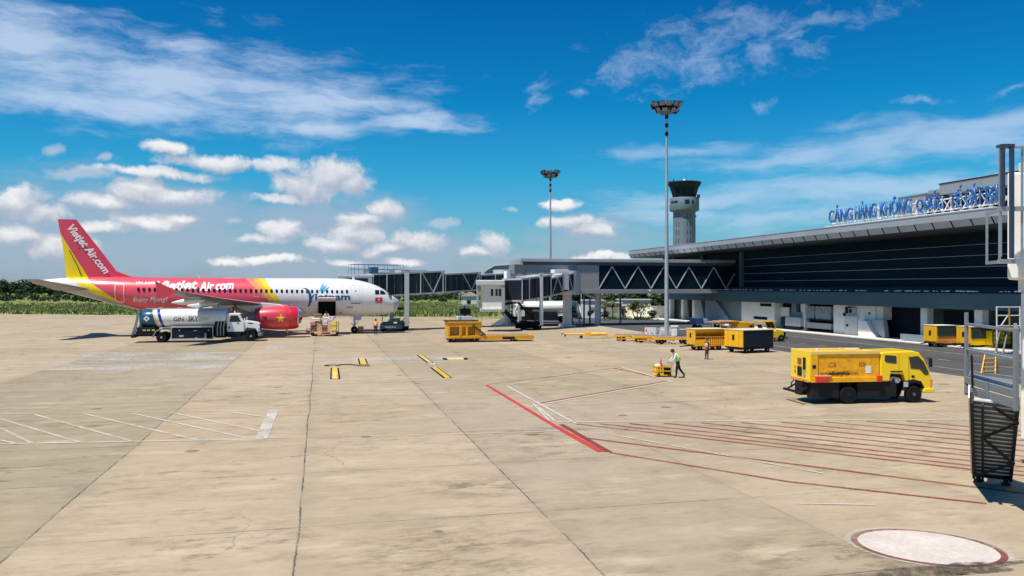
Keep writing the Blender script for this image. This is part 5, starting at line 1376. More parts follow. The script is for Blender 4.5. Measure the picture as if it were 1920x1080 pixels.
# cab
prof_c = [(1.50,.98),(1.50,2.22),(1.62,2.30),(3.05,2.34),(3.36,2.26),(3.62,1.95),(3.88,1.42),(3.96,.95),(3.98,.58),(3.62,.52),(3.55,.70),(3.42,.90),(3.2,.98),(2.95,.98),(2.72,.97),(2.62,1.28),(2.0,1.32),(1.96,.98)]
mb = MB(); mb.prism(prof_c, 'y', -.86, .86); cabm = mb.build('cab', yellow2, yt, bevel=.06)
mat('green_black_glass', (.035, .045, .035), .15, var=.1)
for s_ in (-1, 1): mb = MB(); mb.poly([(x, s_*.872, z) for x, z in ((2.86,2.06),(3.30,2.10),(3.58,1.82),(3.80,1.38),(3.80,1.25),(3.62,1.25),(3.38,1.50),(2.94,1.54))]); mb.build('door_window', MATS['green_black_glass'], cabm)
for s_ in (-1, 1): mb = MB(); mb.poly([(x, s_*.872, z) for x, z in ((1.70,2.12),(1.75,2.16),(2.22,2.12),(2.26,2.06),(2.26,1.80),(2.2,1.77),(1.76,1.84),(1.70,1.9))]); mb.build('rear_cab_window', MATS['green_black_glass'], cabm)
mb = MB(); mb.poly([(3.45,-.78,2.22),(3.45,.78,2.22),(3.88,.78,1.48),(3.88,-.78,1.48)]); mb.build('windscreen', darkglass, cabm)
mb = MB(); mb.box((1.98,-.875,1.40),(2.55,-.86,1.45)); mb.box((2.98,-.885,1.14),(3.12,-.86,1.24)); mb.build('door_handle', dark, cabm)
mb = MB()
for s_ in (-1, 1): mb.poly([(2.84, s_*.868, 2.14), (2.86, s_*.868, 2.14), (2.86, s_*.868, 1.0), (2.84, s_*.868, 1.0)]); mb.poly([(2.38, s_*.868, 2.2), (2.392, s_*.868, 2.2), (2.392, s_*.868, 1.35), (2.38, s_*.868, 1.35)])
mb.build('door_seam', MATS['brown_marking'], cabm)
for s_ in (-1, 1):
    mb = MB(); mb.beam((3.66, s_*.86, 1.98), (3.78, s_*1.02, 1.98), .03, .03); mb.beam((3.78, s_*1.02, 2.02), (3.80, s_*1.02, 1.62), .05, .16); mb.build('mirror', dark, cabm, bevel=.01)
    mb = MB(); mb.box((3.9, s_*.7-.14, .72), (4.0, s_*.7+.14, .98)); mb.build('headlight', lightgrey, cabm, bevel=.02)
    mb = MB(); mb.box((3.86, s_*.86-.03, .75), (3.98, s_*.86+.03, 1.05)); mb.build('indicator', mat('orange_lamp', (.8, .28, .03), .3), cabm, bevel=.01)
mb = MB(); mb.box((3.55, -.9, .44), (4.08, .9, .66)); bmp = mb.build('bumper', yellow2, yt, bevel=.05)
mb = MB()
for s_ in (-.8, .8): mb.cyl((4.07, s_, .55), (4.09, s_, .55), .06, n=12)
mb.build('fog_lamp', redp, bmp)
mb = MB(); mb.box((1.52, -.7, .95), (2.62, .7, 1.30)); mb.box((-1.9, -.42, .55), (3.9, .42, .9)); mb.box((-1.7, -.82, .27), (-.42, -.3, .98)); mb.box((.45, -.80, .27), (2.3, -.3, .95)); mb.box((-1.7, .3, .27), (2.2, .82, .95)); mb.build('chassis', dark, yt, bevel=.03)
mb = MB(); mb.box((2.0, -.78, .98), (2.1, -.7, 1.1)); mb.tube([(1.7, -.75, 1.05), (2.2, -.76, 1.15), (2.5, -.76, 1.0)], .05); mb.cyl((2.35, -.8, 1.02), (2.35, -.6, 1.02), .13, n=12); mb.build('engine_parts', grey, yt)
mb = MB(); mb.box((2.62, -.87, .72), (2.82, -.83, .95)); mb.build('white_flap', lightgrey, yt)
mb = MB(); mb.prism([(2.72,.97),(2.62,.55),(2.70,.55),(2.9,.85),(3.2,.92),(3.45,.82),(3.56,.62),(3.62,.66),(3.45,.98),(3.0,1.06)], 'y', -.86, -.4); mb.build('mudguard', dark, yt); mb = MB(); mb.prism([(2.72,.97),(2.62,.55),(2.70,.55),(2.9,.85),(3.2,.92),(3.45,.82),(3.56,.62),(3.62,.66),(3.45,.98),(3.0,1.06)], 'y', .4, .86); mb.build('mudguard', dark, yt)
mb = MB(); mb.beam((-2.2, -.85, .52), (-2.2, .85, .52), .1, .1); mb.beam((-2.2, -.6, .52), (-1.8, -.6, .75), .06, .06); mb.beam((-2.2, .6, .52), (-1.8, .6, .75), .06, .06)
mb.tube([(-1.86, .5, 1.0), (-2.0, .55, .8), (-1.98, .5, .6)], .03); mb.tube([(-1.86, -.4, 1.05), (-1.98, -.45, .95), (-1.95, -.4, .75)], .03); mb.build('rear_step', dark, yt)
mb = MB(); mb.cyl((-1.3, -.5, 2.36), (-1.3, -.5, 2.46), .06, n=10); mb.box((.3,-.1,2.36),(.8,.0,2.42)); mb.build('beacon', stencil, yt)
mb = MB(); mb.box((-1.84, -.8, .98), (-1.9, .8, 1.1)); mb.build('rear_lip', orange, yt)
for s_ in (-1, 1): wheel(yt, (0, s_*.68, .40), .40, .36, rim=dark); wheel(yt, (3.12, s_*.74, .38), .38, .24, rim=mat('dull_rim', (.12,.12,.12), .5, .3))

ochre = mat('ochre_yellow_paint', (.78,.36,.008), .45, var=.14, scale=2.5, dirt=.3)
# ------------------------------------------------------------------ pallet loader
p = g(866, 642)
pl_ = thing('cargo_loader', 'dirty yellow cargo loader with low flat deck beside the jet bridge', 'cargo loader', (p.x, p.y+1.0, 0), 0)
mb = MB(); mb.box((-1.3, -1.0, .35), (1.85, 1.0, .62)); mb.box((-1.3,-1.0,1.45),(1.9,1.0,1.85)); mb.box((-1.3,-1.0,.62),(-1.1,1.0,1.45)); mb.box((.4,-1.0,.62),(.62,1.0,1.45)); mb.box((1.3,-.98,.62),(1.85,.98,1.5)); mb.box((-1.1,-.6,.62),(1.3,.9,1.45)); bd = mb.build('front_body', ochre, pl_, bevel=.04)
for q0, q1 in (((-1.05,-.62,.66),(-.0,-.605,1.40)), ((.7,-.62,.7),(1.25,-.605,1.40))): mb = MB(); mb.box(q0, q1); mb.build('body_recess', mat('ochre_recess', (.42,.24,.03), .6, dirt=.3), bd)
mb = MB(); mb.box((-.25,-1.03,.45),(.0,-.97,1.55)); mb.box((-1.35,-1.05,1.80),(1.9,1.02,1.95)); mb.build('body_frame', ochre, bd, bevel=.02)
mb = MB(); mb.box((-1.45,-1.0,1.95),(1.6,1.0,2.05)); mb.box((-1.2,-.8,.15),(1.7,.8,.36)); mb.build('dark_tray', mat('brown_black_metal', (.06,.035,.02), .6), bd)
mb = MB(); mb.prism([(1.85,.2),(1.85,.62),(2.2,.66),(6.9,.60),(7.0,.5),(7.0,.2)], 'y', -1.0, 1.0); dk = mb.build('flat_deck', ochre, pl_, bevel=.03)
mb = MB()
for k in range(20): mb.cyl((2.6+k*.2, -.85, .65), (2.6+k*.2, .85, .65), .05, n=8)
mb.build('deck_roller', galv, dk)
mb = MB(); mb.box((3.9,-1.02,.22),(5.1,-.98,.46)); mb.build('deck_recess', dark, dk)
mb = MB(); mb.beam((1.0,-1.05,1.6),(2.2,-1.05,.7),.08,.16); mb.build('lift_arm', MATS['brown_black_metal'], pl_)
mb = MB(); mb.box((-.3,-.4,2.05),(1.1,.4,2.42)); ds = mb.build('driver_desk', offwhite, pl_, bevel=.03)
mb = MB(); mb.box((.0,-.3,2.55),(.95,.3,3.15)); mb.box((.35,-.05,2.42),(.5,.05,3.5)); mb.build('driver_seat', dark, ds, bevel=.12)
mb = MB()
for x, y in ((-.2,-.5),(1.5,-.9),(1.9,-.9),(-.2,.5)): mb.beam((x,y,1.9),(x,y,3.3 if x > 1 else 2.9),.04,.04)
mb.box((-.2,-.5,3.38),(1.2,.5,3.44)); mb.beam((.0,.5,2.0),(.0,.5,3.4),.05,.05); mb.build('guard_frame', steelgrey, pl_)
for x in (-.8, 1.2):
    for s_ in (-1,1): wheel(pl_, (x, s_*.85, .3), .3, .25)
for s_ in (-1,1): wheel(pl_, (5.2, s_*.8, .22), .2, .25)

# ------------------------------------------------------------------ baggage carts
def bag_cart(name, label, L_, Wc, Ht, body, roofm, curtain, loc, rz, ends=(True, True), group='covered baggage carts', panel=None):
    t = thing(name, label, 'baggage cart', loc, rz, group=group)
    z0 = .48
    mb = MB(); mb.box((-L_/2,-Wc/2,z0-.12),(L_/2,Wc/2,z0)); mb.box((-L_/2+.3,-.3,z0-.25),(L_/2-.3,.3,z0-.12)); mb.build('chassis', body if not panel else panel, t, bevel=.02)
    for k, e in enumerate(ends):
        x = (-1 if k == 0 else 1)*L_/2
        mb = MB(); mb.box((x-.05,-Wc/2,z0),(x+.05,Wc/2,Ht-.06)); ew = mb.build('end_wall', body, t, bevel=.01)
        for q in (-.3, .3): mb = MB(); mb.box((x+(-.075 if k == 0 else .05), q*Wc-.02, z0+.05), (x+(-.05 if k == 0 else .075), q*Wc+.02, Ht-.1)); mb.build('end_rib', mat('ochre_rib', (.55,.36,.02), .5), ew)
        mb = MB(); mb.box((x+(-.085 if k == 0 else .05), -.12, z0+.55), (x+(-.06 if k == 0 else .085), .12, z0+.95)); mb.build('end_placard', dark, ew)
    mb = MB(); mb.box((-L_/2-.08,-Wc/2-.06,Ht-.06),(L_/2+.08,Wc/2+.06,Ht)); mb.build('roof', roofm, t, bevel=.02)
    if curtain:
        mb = MB()
        n_ = 26; top = []; bot = []
        for i in range(n_+1):
            x = -L_/2+.06+(L_-.12)*i/n_; yv = -Wc/2-.02-.03*(i % 2)
            top.append(Vector((x,yv,Ht-.07))); bot.append(Vector((x,yv-.02,z0+(.02 if curtain[1] is None else curtain[1]))))
        mb.loft([top, bot], False, False, closed=False)
        mb.build('side_curtain', curtain[0], t, smooth=30)
        if curtain[1]: mb = MB(); mb.box((-L_/2+.05,-Wc/2-.01,z0),(L_/2-.05,-Wc/2+.03,z0+curtain[1])); mb.build('side_board', panel or body, t, bevel=.01)
        mb = MB(); mb.box((-L_/2+.05,Wc/2-.02,z0),(L_/2-.05,Wc/2,Ht-.07)); mb.build('back_wall', body, t)
    else:
        mb = MB(); mb.box((-L_/2+.05,Wc/2-.04,z0),(L_/2-.05,Wc/2,Ht-.06)); mb.build('back_wall', yellowd, t)
        mb = MB(); mb.box((-L_/2+.05,-Wc/2,z0),(L_/2-.05,-Wc/2+.05,z0+.42)); sb = mb.build('side_board', yellow, t, bevel=.01)
        mb = MB()
        for k in range(9): x = -L_/2+.9+k*.18; mb.box((x,-Wc/2-.03,z0+.05),(x+.05,-Wc/2,z0+.62))
        mb.box((-L_/2+.05,-Wc/2-.02,z0+.60),(L_/2-.05,-Wc/2+.02,z0+.66)); mb.build('side_rail', orange, sb)
        mb = MB(); mb.box((-L_/2+.05,-.1,Ht-.5),(L_/2-.05,-.06,Ht-.42)); mb.box((-L_/2+.05,-Wc/2,Ht-.32),(L_/2-.05,-Wc/2+.04,Ht-.06)); mb.build('roof_rail', yellow, t)
    mb = MB(); mb.beam((-L_/2-1.0,0,.3),(-L_/2,0,.4),.08,.08); mb.beam((-L_/2-.5,-.2,.35),(-L_/2,-.4,.4),.06,.06); mb.beam((-L_/2-.5,.2,.35),(-L_/2,.4,.4),.06,.06); mb.build('tow_hitch', dark, t)
    for x in (-L_/2+.5, L_/2-.5):
        for s_ in (-1, 1): wheel(t, (x, s_*(Wc/2-.2), .22), .22, .16)
    return t
pale_roof = mat('pale_cart_roof', (.70,.60,.40), .5, var=.08)
c0_ = g(1330, 657); bag_cart('baggage_cart', 'open yellow baggage cart with pale roof behind the orange vested person', 2.7, 1.5, 1.78, yellow, pale_roof, None, (c0_.x+.1, c0_.y+.75, 0), R(0))
c0_ = g(1416, 662); bag_cart('baggage_cart', 'yellow ended baggage cart closed by a dark navy side curtain', 3.1, 2.1, 1.85, yellow, pale_roof, (navy, None), (c0_.x+.05, c0_.y+1.0, 0), R(12), panel=navy)
c0_ = g(1779, 651); bag_cart('baggage_cart', 'yellow baggage cart with green curtain above an orange side board', 2.7, 1.5, 1.9, yellow, mat('cream_roof', (.72,.68,.58), .5), (darkgreen, .5), (c0_.x+.2, c0_.y+.8, 0), R(0), panel=orange, group='baggage carts at the terminal kerb')
c0_ = g(1843, 655); bag_cart('baggage_cart', 'yellow baggage cart with green curtain and yellow side board behind the stair rail', 2.7, 1.5, 1.9, yellow, MATS['cream_roof'], (darkgreen, .4), (c0_.x+.3, c0_.y+.9, 0), R(0), panel=yellow2, group='baggage carts at the terminal kerb')
p = g(1862, 655)
cr_ = thing('pallet_cage', 'yellow slatted cage pallet standing between the green curtained cart and stair', 'cage', (p.x+.5, p.y+.2, 0), 0)
mb = MB(); mb.box((-.9,-.6,.35),(.9,.6,1.55)); mb.build('load', yellow2, cr_, bevel=.03)
mb = MB()
for z in (.4,.75,1.1,1.5): mb.box((-.95,-.66,z),(.95,-.6,z+.07))
for x in (-.95,-.3,.3,.9): mb.box((x-.04,-.68,.1),(x+.04,-.6,1.7))
mb.box((-.95,-.65,.1),(.95,.65,.3)); mb.build('cage_frame', mat('brown_frame', (.16,.10,.05), .6), cr_)

# blue flat cart behind the yellow ones
p = g(1322, 632)
bc = thing('flat_cart', 'small blue flat cart behind the yellow baggage carts', 'cart', (p.x+6.4, p.y+12, 0), 0)
mb = MB(); mb.prism([(-2.1,1.5),(-1.75,.75),(1.9,.7),(2.1,1.3),(1.95,1.3),(1.8,.85),(-.8,.85),(-.9,1.5)], 'y', -.8, .8); mb.build('cart_body', mat('dull_blue_paint', (.02,.09,.20), .45), bc, bevel=.02)
mb = MB(); mb.box((-.75,-.75,.86),(-.3,.7,1.4)); mb.box((-.2,-.7,.86),(1.5,.7,1.05)); mb.build('load', lightgrey, bc, bevel=.02)
for x in (-1.3,1.3):
    for s_ in (-1,1): wheel(bc, (x,s_*.65,.35), .35, .2)

# yellow baggage tractor and its canopy trailer
p = g(1448, 641)
tr_ = thing('baggage_tractor', 'yellow open-cab baggage tractor parked on the road behind the carts', 'tractor', (p.x, p.y+.9, 0), R(2))
mb = MB(); mb.prism([(-1.0,.35),(-1.0,1.0),(.35,1.05),(.55,1.22),(1.35,1.05),(1.6,.8),(1.65,.35)], 'y', -.75, .75); bt = mb.build('tractor_body', yellow2, tr_, bevel=.06)
mb = MB(); mb.box((1.62,-.55,.45),(1.68,.55,.9)); mb.box((1.3,-.77,.4),(1.5,-.74,.95)); mb.build('grille', dark, bt)
mb = MB(); mb.box((-1.0,-.7,1.86),(.55,.7,1.95)); mb.beam((.5,-.68,1.2),(.25,-.68,1.88),.07,.07); mb.beam((.5,.68,1.2),(.25,.68,1.88),.07,.07); mb.beam((-.95,-.68,1.0),(-.95,-.68,1.88),.07,.07); mb.beam((-.95,.68,1.0),(-.95,.68,1.88),.07,.07); mb.build('roof_frame', yellow, tr_, bevel=.02)
mb = MB(); mb.poly([(.47,-.62,1.25),(.47,.62,1.25),(.25,.62,1.85),(.25,-.62,1.85)]); mb.build('windscreen', darkglass, tr_)
mb = MB(); mb.box((-.7,-.35,1.0),(-.3,.35,1.12)); mb.box((-.8,-.35,1.1),(-.7,.35,1.6)); mb.tube([(.35,0,1.1),(.1,0,1.4)], .03); mb.build('seat', dark, tr_, bevel=.03)
mb = MB()
for s_ in (-.5,.5): mb.cyl((1.64,s_,.98),(1.70,s_,.98),.1,n=12)
mb.build('headlight', stencil, bt)
mb = MB(); mb.box((1.6,-.7,.25),(1.8,.7,.42)); mb.build('bumper', black, tr_, bevel=.03)
for x, r in ((-.55,.36),(1.05,.33)):
    for s_ in (-1,1): wheel(tr_, (x,s_*.7,r), r, .22)
p = g(1398, 640)
tl = thing('canopy_trailer', 'yellow framed trailer with open canopy hitched behind the baggage tractor', 'trailer', (p.x-.2, p.y+1.9, 0), R(2))
mb = MB(); mb.box((-1.9,-.75,.45),(1.9,.75,.6)); mb.build('trailer_bed', yellow, tl, bevel=.02)
mb = MB()
for x in (-1.85,-.9,.0):
    for s_ in (-1,1): mb.beam((x,s_*.7,.6),(x,s_*.7,1.85),.08,.08)
mb.box((-1.95,-.78,1.8),(.1,.78,1.9)); mb.beam((-1.85,-.7,1.2),(0,-.7,1.2),.07,.07); mb.build('canopy_frame', orange, tl, bevel=.01)
mb = MB(); mb.box((.1,-.75,.6),(1.2,.75,1.8)); mb.build('locker', yellow, tl, bevel=.03)
mb = MB(); mb.box((1.25,-.7,.6),(1.9,.7,1.75)); mb.build('slatted_end', yellowd, tl, bevel=.03)
mb = MB(); mb.box((1.35,-.72,.8),(1.6,-.69,1.5)); mb.box((1.65,-.72,1.2),(1.85,-.69,1.6)); mb.build('end_slot', dark, tl)
mb = MB(); mb.box((-1.7,-.45,.6),(-1.0,.45,1.35)); mb.build('load', dark, tl, bevel=.05)
for x in (-1.2,1.2):
    for s_ in (-1,1): wheel(tl, (x,s_*.65,.28), .28, .2)

# ------------------------------------------------------------------ dollies and tow bars
def dolly(label, loc, rz):
    t = thing('container_dolly', label, 'dolly', loc, rz, group='yellow container dollies by the mast')
    mb = MB()
    for s_ in (-1,1): mb.box((-1.6,s_*.85-.08,.42),(1.6,s_*.85+.08,.60))
    for x in (-1.55,-.8,0,.8,1.55): mb.box((x-.06,-.77,.42),(x+.06,.77,.56))
    mb.build('dolly_frame', yellowd, t, bevel=.015)
    mb = MB()
    for k in range(11): mb.cyl((-1.4+.28*k,-.76,.6),(-1.4+.28*k,.76,.6),.04,n=8)
    mb.build('roller', galv, t, smooth=40)
    mb = MB(); mb.cyl((0,0,.3),(0,0,.46),.35,n=16); mb.build('turntable', yellowd, t)
    mb = MB(); mb.beam((-3.0,0,.32),(-1.3,0,.4),.1,.08); mb.cyl((-3.05,0,.28),(-3.05,0,.38),.1,n=10); mb.build('tow_bar', yellow, t)
    for x in (-1.1,1.1):
        for s_ in (-1,1): wheel(t, (x,s_*.7,.22), .22, .16)
    return t
p = g(1192, 640); d1 = dolly('long yellow dolly nearest the two tow bars, in front of the cones', (p.x, p.y+.9, 0), R(-2))
for px, py, lab, rz in ((1228, 643, 'yellow roller dolly at the foot of the floodlight mast, rear of the row', -8), (1268, 646, 'yellow roller dolly touching the open yellow baggage cart', -10)):
    p = g(px, py); c = copy_tree(d1); c.location = (p.x, p.y+1.0, 0); c.rotation_euler.z = R(rz); c['label'] = lab
def towbar(label, p, q, wheelx):
    p, q = Vector(p), Vector(q); d = q-p; ln = d.length
    t = thing('tow_bar', label, 'tow bar', p, math.atan2(d.y, d.x), group='aircraft tow bars on the apron')
    mb = MB(); mb.cyl((.3,0,.42),(ln,0,.42),.085,n=12); mb.build('bar', yellow, t, smooth=40)
    mb = MB(); mb.tube([(0,0,.38),(.35,0,.5),(.4,0,.15),(.5,0,.42)], .05); mb.build('coupling', dark, t)
    mb = MB(); mb.cyl((ln*.52,-.0,.42),(ln*.95,0,.47),.15,n=12); mb.box((ln*.50,-.14,.2),(ln*.62,.14,.62)); mb.build('head_section', yellowd, t, smooth=40)
    for s_ in (-1,1): wheel(t, (ln*.42, s_*.22, .15), .15, .1)
    return t
towbar('long yellow tow bar lying on the concrete right of the cargo loader', g(1052, 634), g(1142, 635), .4)
tb2 = g(1140, 632)

# ------------------------------------------------------------------ cones, barriers
def cone(label, p, h=.75):
    t = thing('traffic_cone', label, 'traffic cone', p, group='orange traffic cones')
    mb = MB(); mb.box((-.2*h,-.2*h,0),(.2*h,.2*h,.05)); mb.build('cone_base', conem, t, bevel=.02)
    mb = MB(); mb.lathe([(.19*h,.05),(.14*h,.35*h),(.135*h,.36*h)], 16); mb.lathe([(.10*h,.58*h),(.05*h,h),(.02*h,h)], 16); mb.build('cone_body', conem, t, smooth=50)
    mb = MB(); mb.lathe([(.138*h,.355*h),(.098*h,.585*h)], 16); mb.build('white_band', stencil, t, smooth=50)
    return t
cone('orange traffic cone standing below the red engine cowling', g(538, 629), .95)
cone('taller orange traffic cone behind the dollies left of the mast', g(1212, 632), .85)
cone('shorter orange traffic cone behind the dollies left of the mast', g(1205, 633), .6)
p = g(580, 627)
t = thing('chock_stand', 'faded pink chock stand left of the piled luggage trolley', 'stand', p)
mb = MB(); mb.beam((-.3,0,0),(-.3,0,.62),.07,.07); mb.beam((.3,0,0),(.3,0,.62),.07,.07); mb.beam((-.35,0,.6),(.35,0,.6),.08,.08); mb.build('stand_frame', pinkm, t)
mb = MB(); mb.box((-.28,-.15,.05),(.5,.15,.35)); mb.build('chock', mat('grey_pink_rubber', (.3,.2,.19), .8), t, bevel=.03)
for i, px in enumerate((1219, 1228, 1238)):
    p = g(px, 632)
    t = thing('marker_post', 'short pale plastic marker post in the row behind the dollies', 'post', p, group='short marker posts behind the dollies')
    mb = MB(); mb.cyl((0,0,.04),(0,0,.62),.09,.07,12); mb.build('post_body', offwhite, t, smooth=40)
    mb = MB(); mb.cyl((0,0,0),(0,0,.05),.16,n=14); mb.build('post_base', black, t)
for i, (px, lab) in enumerate(((1228, 'lilac grey water barrier left of the floodlight mast'), (1247, 'lilac grey water barrier directly behind the floodlight mast'))):
    p = g(px, 629)
    t = thing('water_barrier', lab, 'barrier', (p.x, p.y+.6, 0), -TH, group='water barriers round the mast')
    mb = MB(); mb.prism([(-.5,0),(-.45,.35),(-.25,.75),(.25,.75),(.45,.35),(.5,0)], 'x', -.85, .85); mb.build('barrier_body', mat('lilac_grey_plastic', (.42,.38,.42), .6, var=.2, dirt=.2), t, bevel=.04)
    mb = MB(); mb.box((-.8,-.27,.74),(.8,.27,.80)); mb.build('barrier_top', stencil, t, bevel=.02)
p = g(1264, 630)
t = thing('barrier_gate', 'white boom gate post with long pale arm right of the mast', 'barrier gate', p, -TH)
mb = MB(); mb.box((-.28,-.25,0),(.28,.25,1.05)); mb.build('gate_post', white, t, bevel=.03)
mb = MB(); mb.box((-.4,-.3,.95),(.4,.3,1.1)); mb.build('post_cap', stencil, t, bevel=.02)
mb = MB(); mb.beam((-1.6,0,.72),(1.9,0,.72),.09,.09); mb.build('boom_arm', white, t)

# yellow and black ramps lying on the slabs
def ramp(label, pts, ht=.05, group='yellow and black ground ramps', m=yellow2):
    c = sum(pts, Vector())/4; q = [p_-c for p_ in pts]
    t = thing('ground_ramp', label, 'ramp', (c.x, c.y, .012), group=group)
    mb = MB(); k = [q[0].lerp(q[1], .17), q[0].lerp(q[1], .83), q[3].lerp(q[2], .83), q[3].lerp(q[2], .17)]
    mb.loft([[v_ for v_ in k], [v_+Vector((0,0,ht)) for v_ in k]]); mb.build('ramp_plate', m, t)
    for a, b_ in ((0, 0), (1, 1)):
        e = [q[0], q[0].lerp(q[1], .165), q[3].lerp(q[2], .165), q[3]] if a == 0 else [q[0].lerp(q[1], .835), q[1], q[2], q[3].lerp(q[2], .835)]
        mb = MB(); mb.loft([e, [v_+Vector((0,0,ht*.8)) for v_ in e]]); mb.build('rubber_edge', black, t)
    return t
ramp('yellow ramp board with black edges nearest the camera, left pair', [P(620,691), P(635,691), P(637.5,711), P(619,711)])
ramp('tilted yellow ramp board with a raised grey-brown end, cable trailing left', [P(671,673.5), P(686,673.5), P(691,686), P(674,686)])
ramp('long narrow yellow ramp board with black edges, far one of the right pair', [P(782,667), P(793,667), P(812,681), P(801,681)])
ramp('long narrow yellow ramp board with black edges, near one of the right pair', [P(807,690), P(820,690), P(847,709), P(831,709)])
ramp('faded flat yellow board lying right of the other ramps', [P(829,672), P(876,671.5), P(878,674.5), P(832,675)], .02, m=mat('faded_yellow_board', (.78,.58,.24), .6))
p = P(683, 687)
t = thing('ground_block', 'grey brown block at the end of the tilted yellow ramp', 'block', (p.x, p.y, 0), -TH)
mb = MB(); mb.prism([(-.38,0),(-.34,.14),(.26,.14),(.38,0)], 'y', -.12, .12); mb.build('block_body', mat('brown_grey', (.26,.20,.11), .8), t)
mb = MB(); mb.box((-.3,-.125,.03),(.2,-.12,.10)); mb.build('block_face', wood, t)
p = P(622, 686)
t = thing('ground_cable', 'thin black cable tangle lying beside the tilted ramp board', 'cable', (p.x, p.y, 0))
mb = MB(); rr = random.Random(5)
pts = [P(673, 686)-p, P(655,684)-p, P(640,684.5)-p, P(630,686)-p]
mb.tube([v_+Vector((0,0,.03)) for v_ in pts], .035)
for k in range(9): a = rr.uniform(0, 6.3); mb.tube([Vector((rr.uniform(-.5,.6), rr.uniform(-.5,.5), .02)), Vector((rr.uniform(-.6,.7), rr.uniform(-.7,.7), .05))], .012, 4)
mb.build('cable_run', black, t)
p = P(808, 683)
t = thing('metal_plate', 'small crumpled grey plate at the end of the far narrow ramp', 'plate', (p.x, p.y, .01), -TH)
mb = MB(); mb.loft([[Vector((-.35,-.12,0)),Vector((.35,-.12,0)),Vector((.4,.12,0)),Vector((-.3,.12,0))],[Vector((-.3,-.1,.05)),Vector((.32,-.08,.08)),Vector((.35,.1,.05)),Vector((-.25,.1,.08))]]); mb.build('plate_body', galv, t)

# ------------------------------------------------------------------ nose side equipment
p = w((735-960)/F*94.5, 94.5)
t = thing('pushback_tractor', 'low dark navy pushback tractor parked beyond the airliner nose', 'tractor', (p.x, p.y, 0), -TH)
mb = MB(); mb.box((-1.2,-1.2,.35),(1.3,2.2,.95)); mb.prism([(-1.1,.95),(-.9,1.15),(1.1,1.15),(1.25,.95)], 'y', -1.1, 2.1); tb = mb.build('tractor_body', navy, t, bevel=.06)
mb = MB(); mb.box((-1.25,-1.32,.30),(1.35,-1.2,.72)); bm2 = mb.build('front_bumper', mat('navy_bumper', (.03,.05,.09), .5), t, bevel=.03)
text_obj('fleet_number', 'WHVCR 21', lambda u, v, e: (-.62+u, -1.33, .42+v), stencil, bm2, width=1.25, height=.17, bold=.01)
mb = MB(); mb.box((-.1,-.9,1.15),(.95,.4,1.55)); mb.build('engine_cover', mat('bottle_green', (.012,.06,.045), .4), t, bevel=.05)
mb = MB(); mb.prism([(-.95,1.12),(-.5,1.5),(-.3,1.5),(-.35,1.12)], 'y', -1.0, -.6); mb.box((.35,-1.12,.95),(.75,-1.0,1.12)); mb.build('white_cover', stencil, t)
mb = MB(); mb.tube([(1.2,-.5,1.1),(1.55,-.5,1.55)], .06); mb.tube([(-1.1,-.6,1.0),(-1.0,-.6,1.75)], .04); mb.build('control_lever', dark, t)
for x in (-1.0,1.05):
    for y in (-.7,1.6): wheel(t, (x,y,.42), .42, .35)
for a in [o for o in t.children if o.name.startswith('wheel')]: a.rotation_euler.z = PI/2
p = g(765, 618.5)
t = thing('hook_pole', 'thin dark hooked pole standing right of the pushback tractor', 'pole', p, -TH)
mb = MB(); mb.tube([(0,0,.05),(.0,0,.7),(.08,0,.9),(.22,0,.88)], .04); mb.build('pole_rod', dark, t)
mb = MB(); mb.box((-.5,-.2,0),(.1,.2,.14)); mb.build('pole_base', steelgrey, t, bevel=.02)
p = g(676.5, 624.5)
t = thing('chock_box', 'ochre yellow box on the ground beside the nose wheel', 'box', p, -TH)
mb = MB(); mb.box((-.28,-.25,.06),(.28,.25,.72)); mb.build('box_shell', mat('ochre_box', (.50,.34,.08), .6, dirt=.2), t, bevel=.02)
mb = MB(); mb.box((-.3,-.27,.66),(.3,.27,.75)); mb.build('box_lid', MATS['ochre_rib'], t, bevel=.02)
mb = MB()
for x in (-.2,.2): mb.box((x-.05,-.2,0),(x+.05,.2,.06))
mb.build('box_foot', dark, t)

# piled luggage on a trolley in front of the hold
p = g(609, 630.5); bt_y = .8
t = thing('luggage_trolley', 'low luggage trolley carrying a heap of cases below the open hold', 'trolley', (p.x, p.y+bt_y, 0), -TH)
lt0 = Vector((p.x, p.y+bt_y, 0))
mb = MB(); mb.box((-1.35,-.8,.38),(1.35,.8,.5)); mb.build('trolley_bed', orange, t, bevel=.02)
mb = MB(); mb.box((-.9,-.86,.22),(-.1,-.8,.42)); mb.box((.75,-.86,.22),(1.35,-.8,.42)); mb.build('front_board', pinkm, t, bevel=.02)
mb = MB()
for x in (-1.3,1.3): mb.beam((x,.78,.5),(x,.78,1.5),.07,.07); mb.beam((x,-.78,.5),(x,-.78,.95),.05,.05)
mb.build('trolley_stake', steelgrey, t)
for x in (-1.1,1.1):
    for y in (-.6,.6): wheel(t, (x,y,.22), .22, .18)
def rotloc(v): return lt0+Matrix.Rotation(-TH, 3, 'Z') @ Vector(v)
jit = random.Random(21)
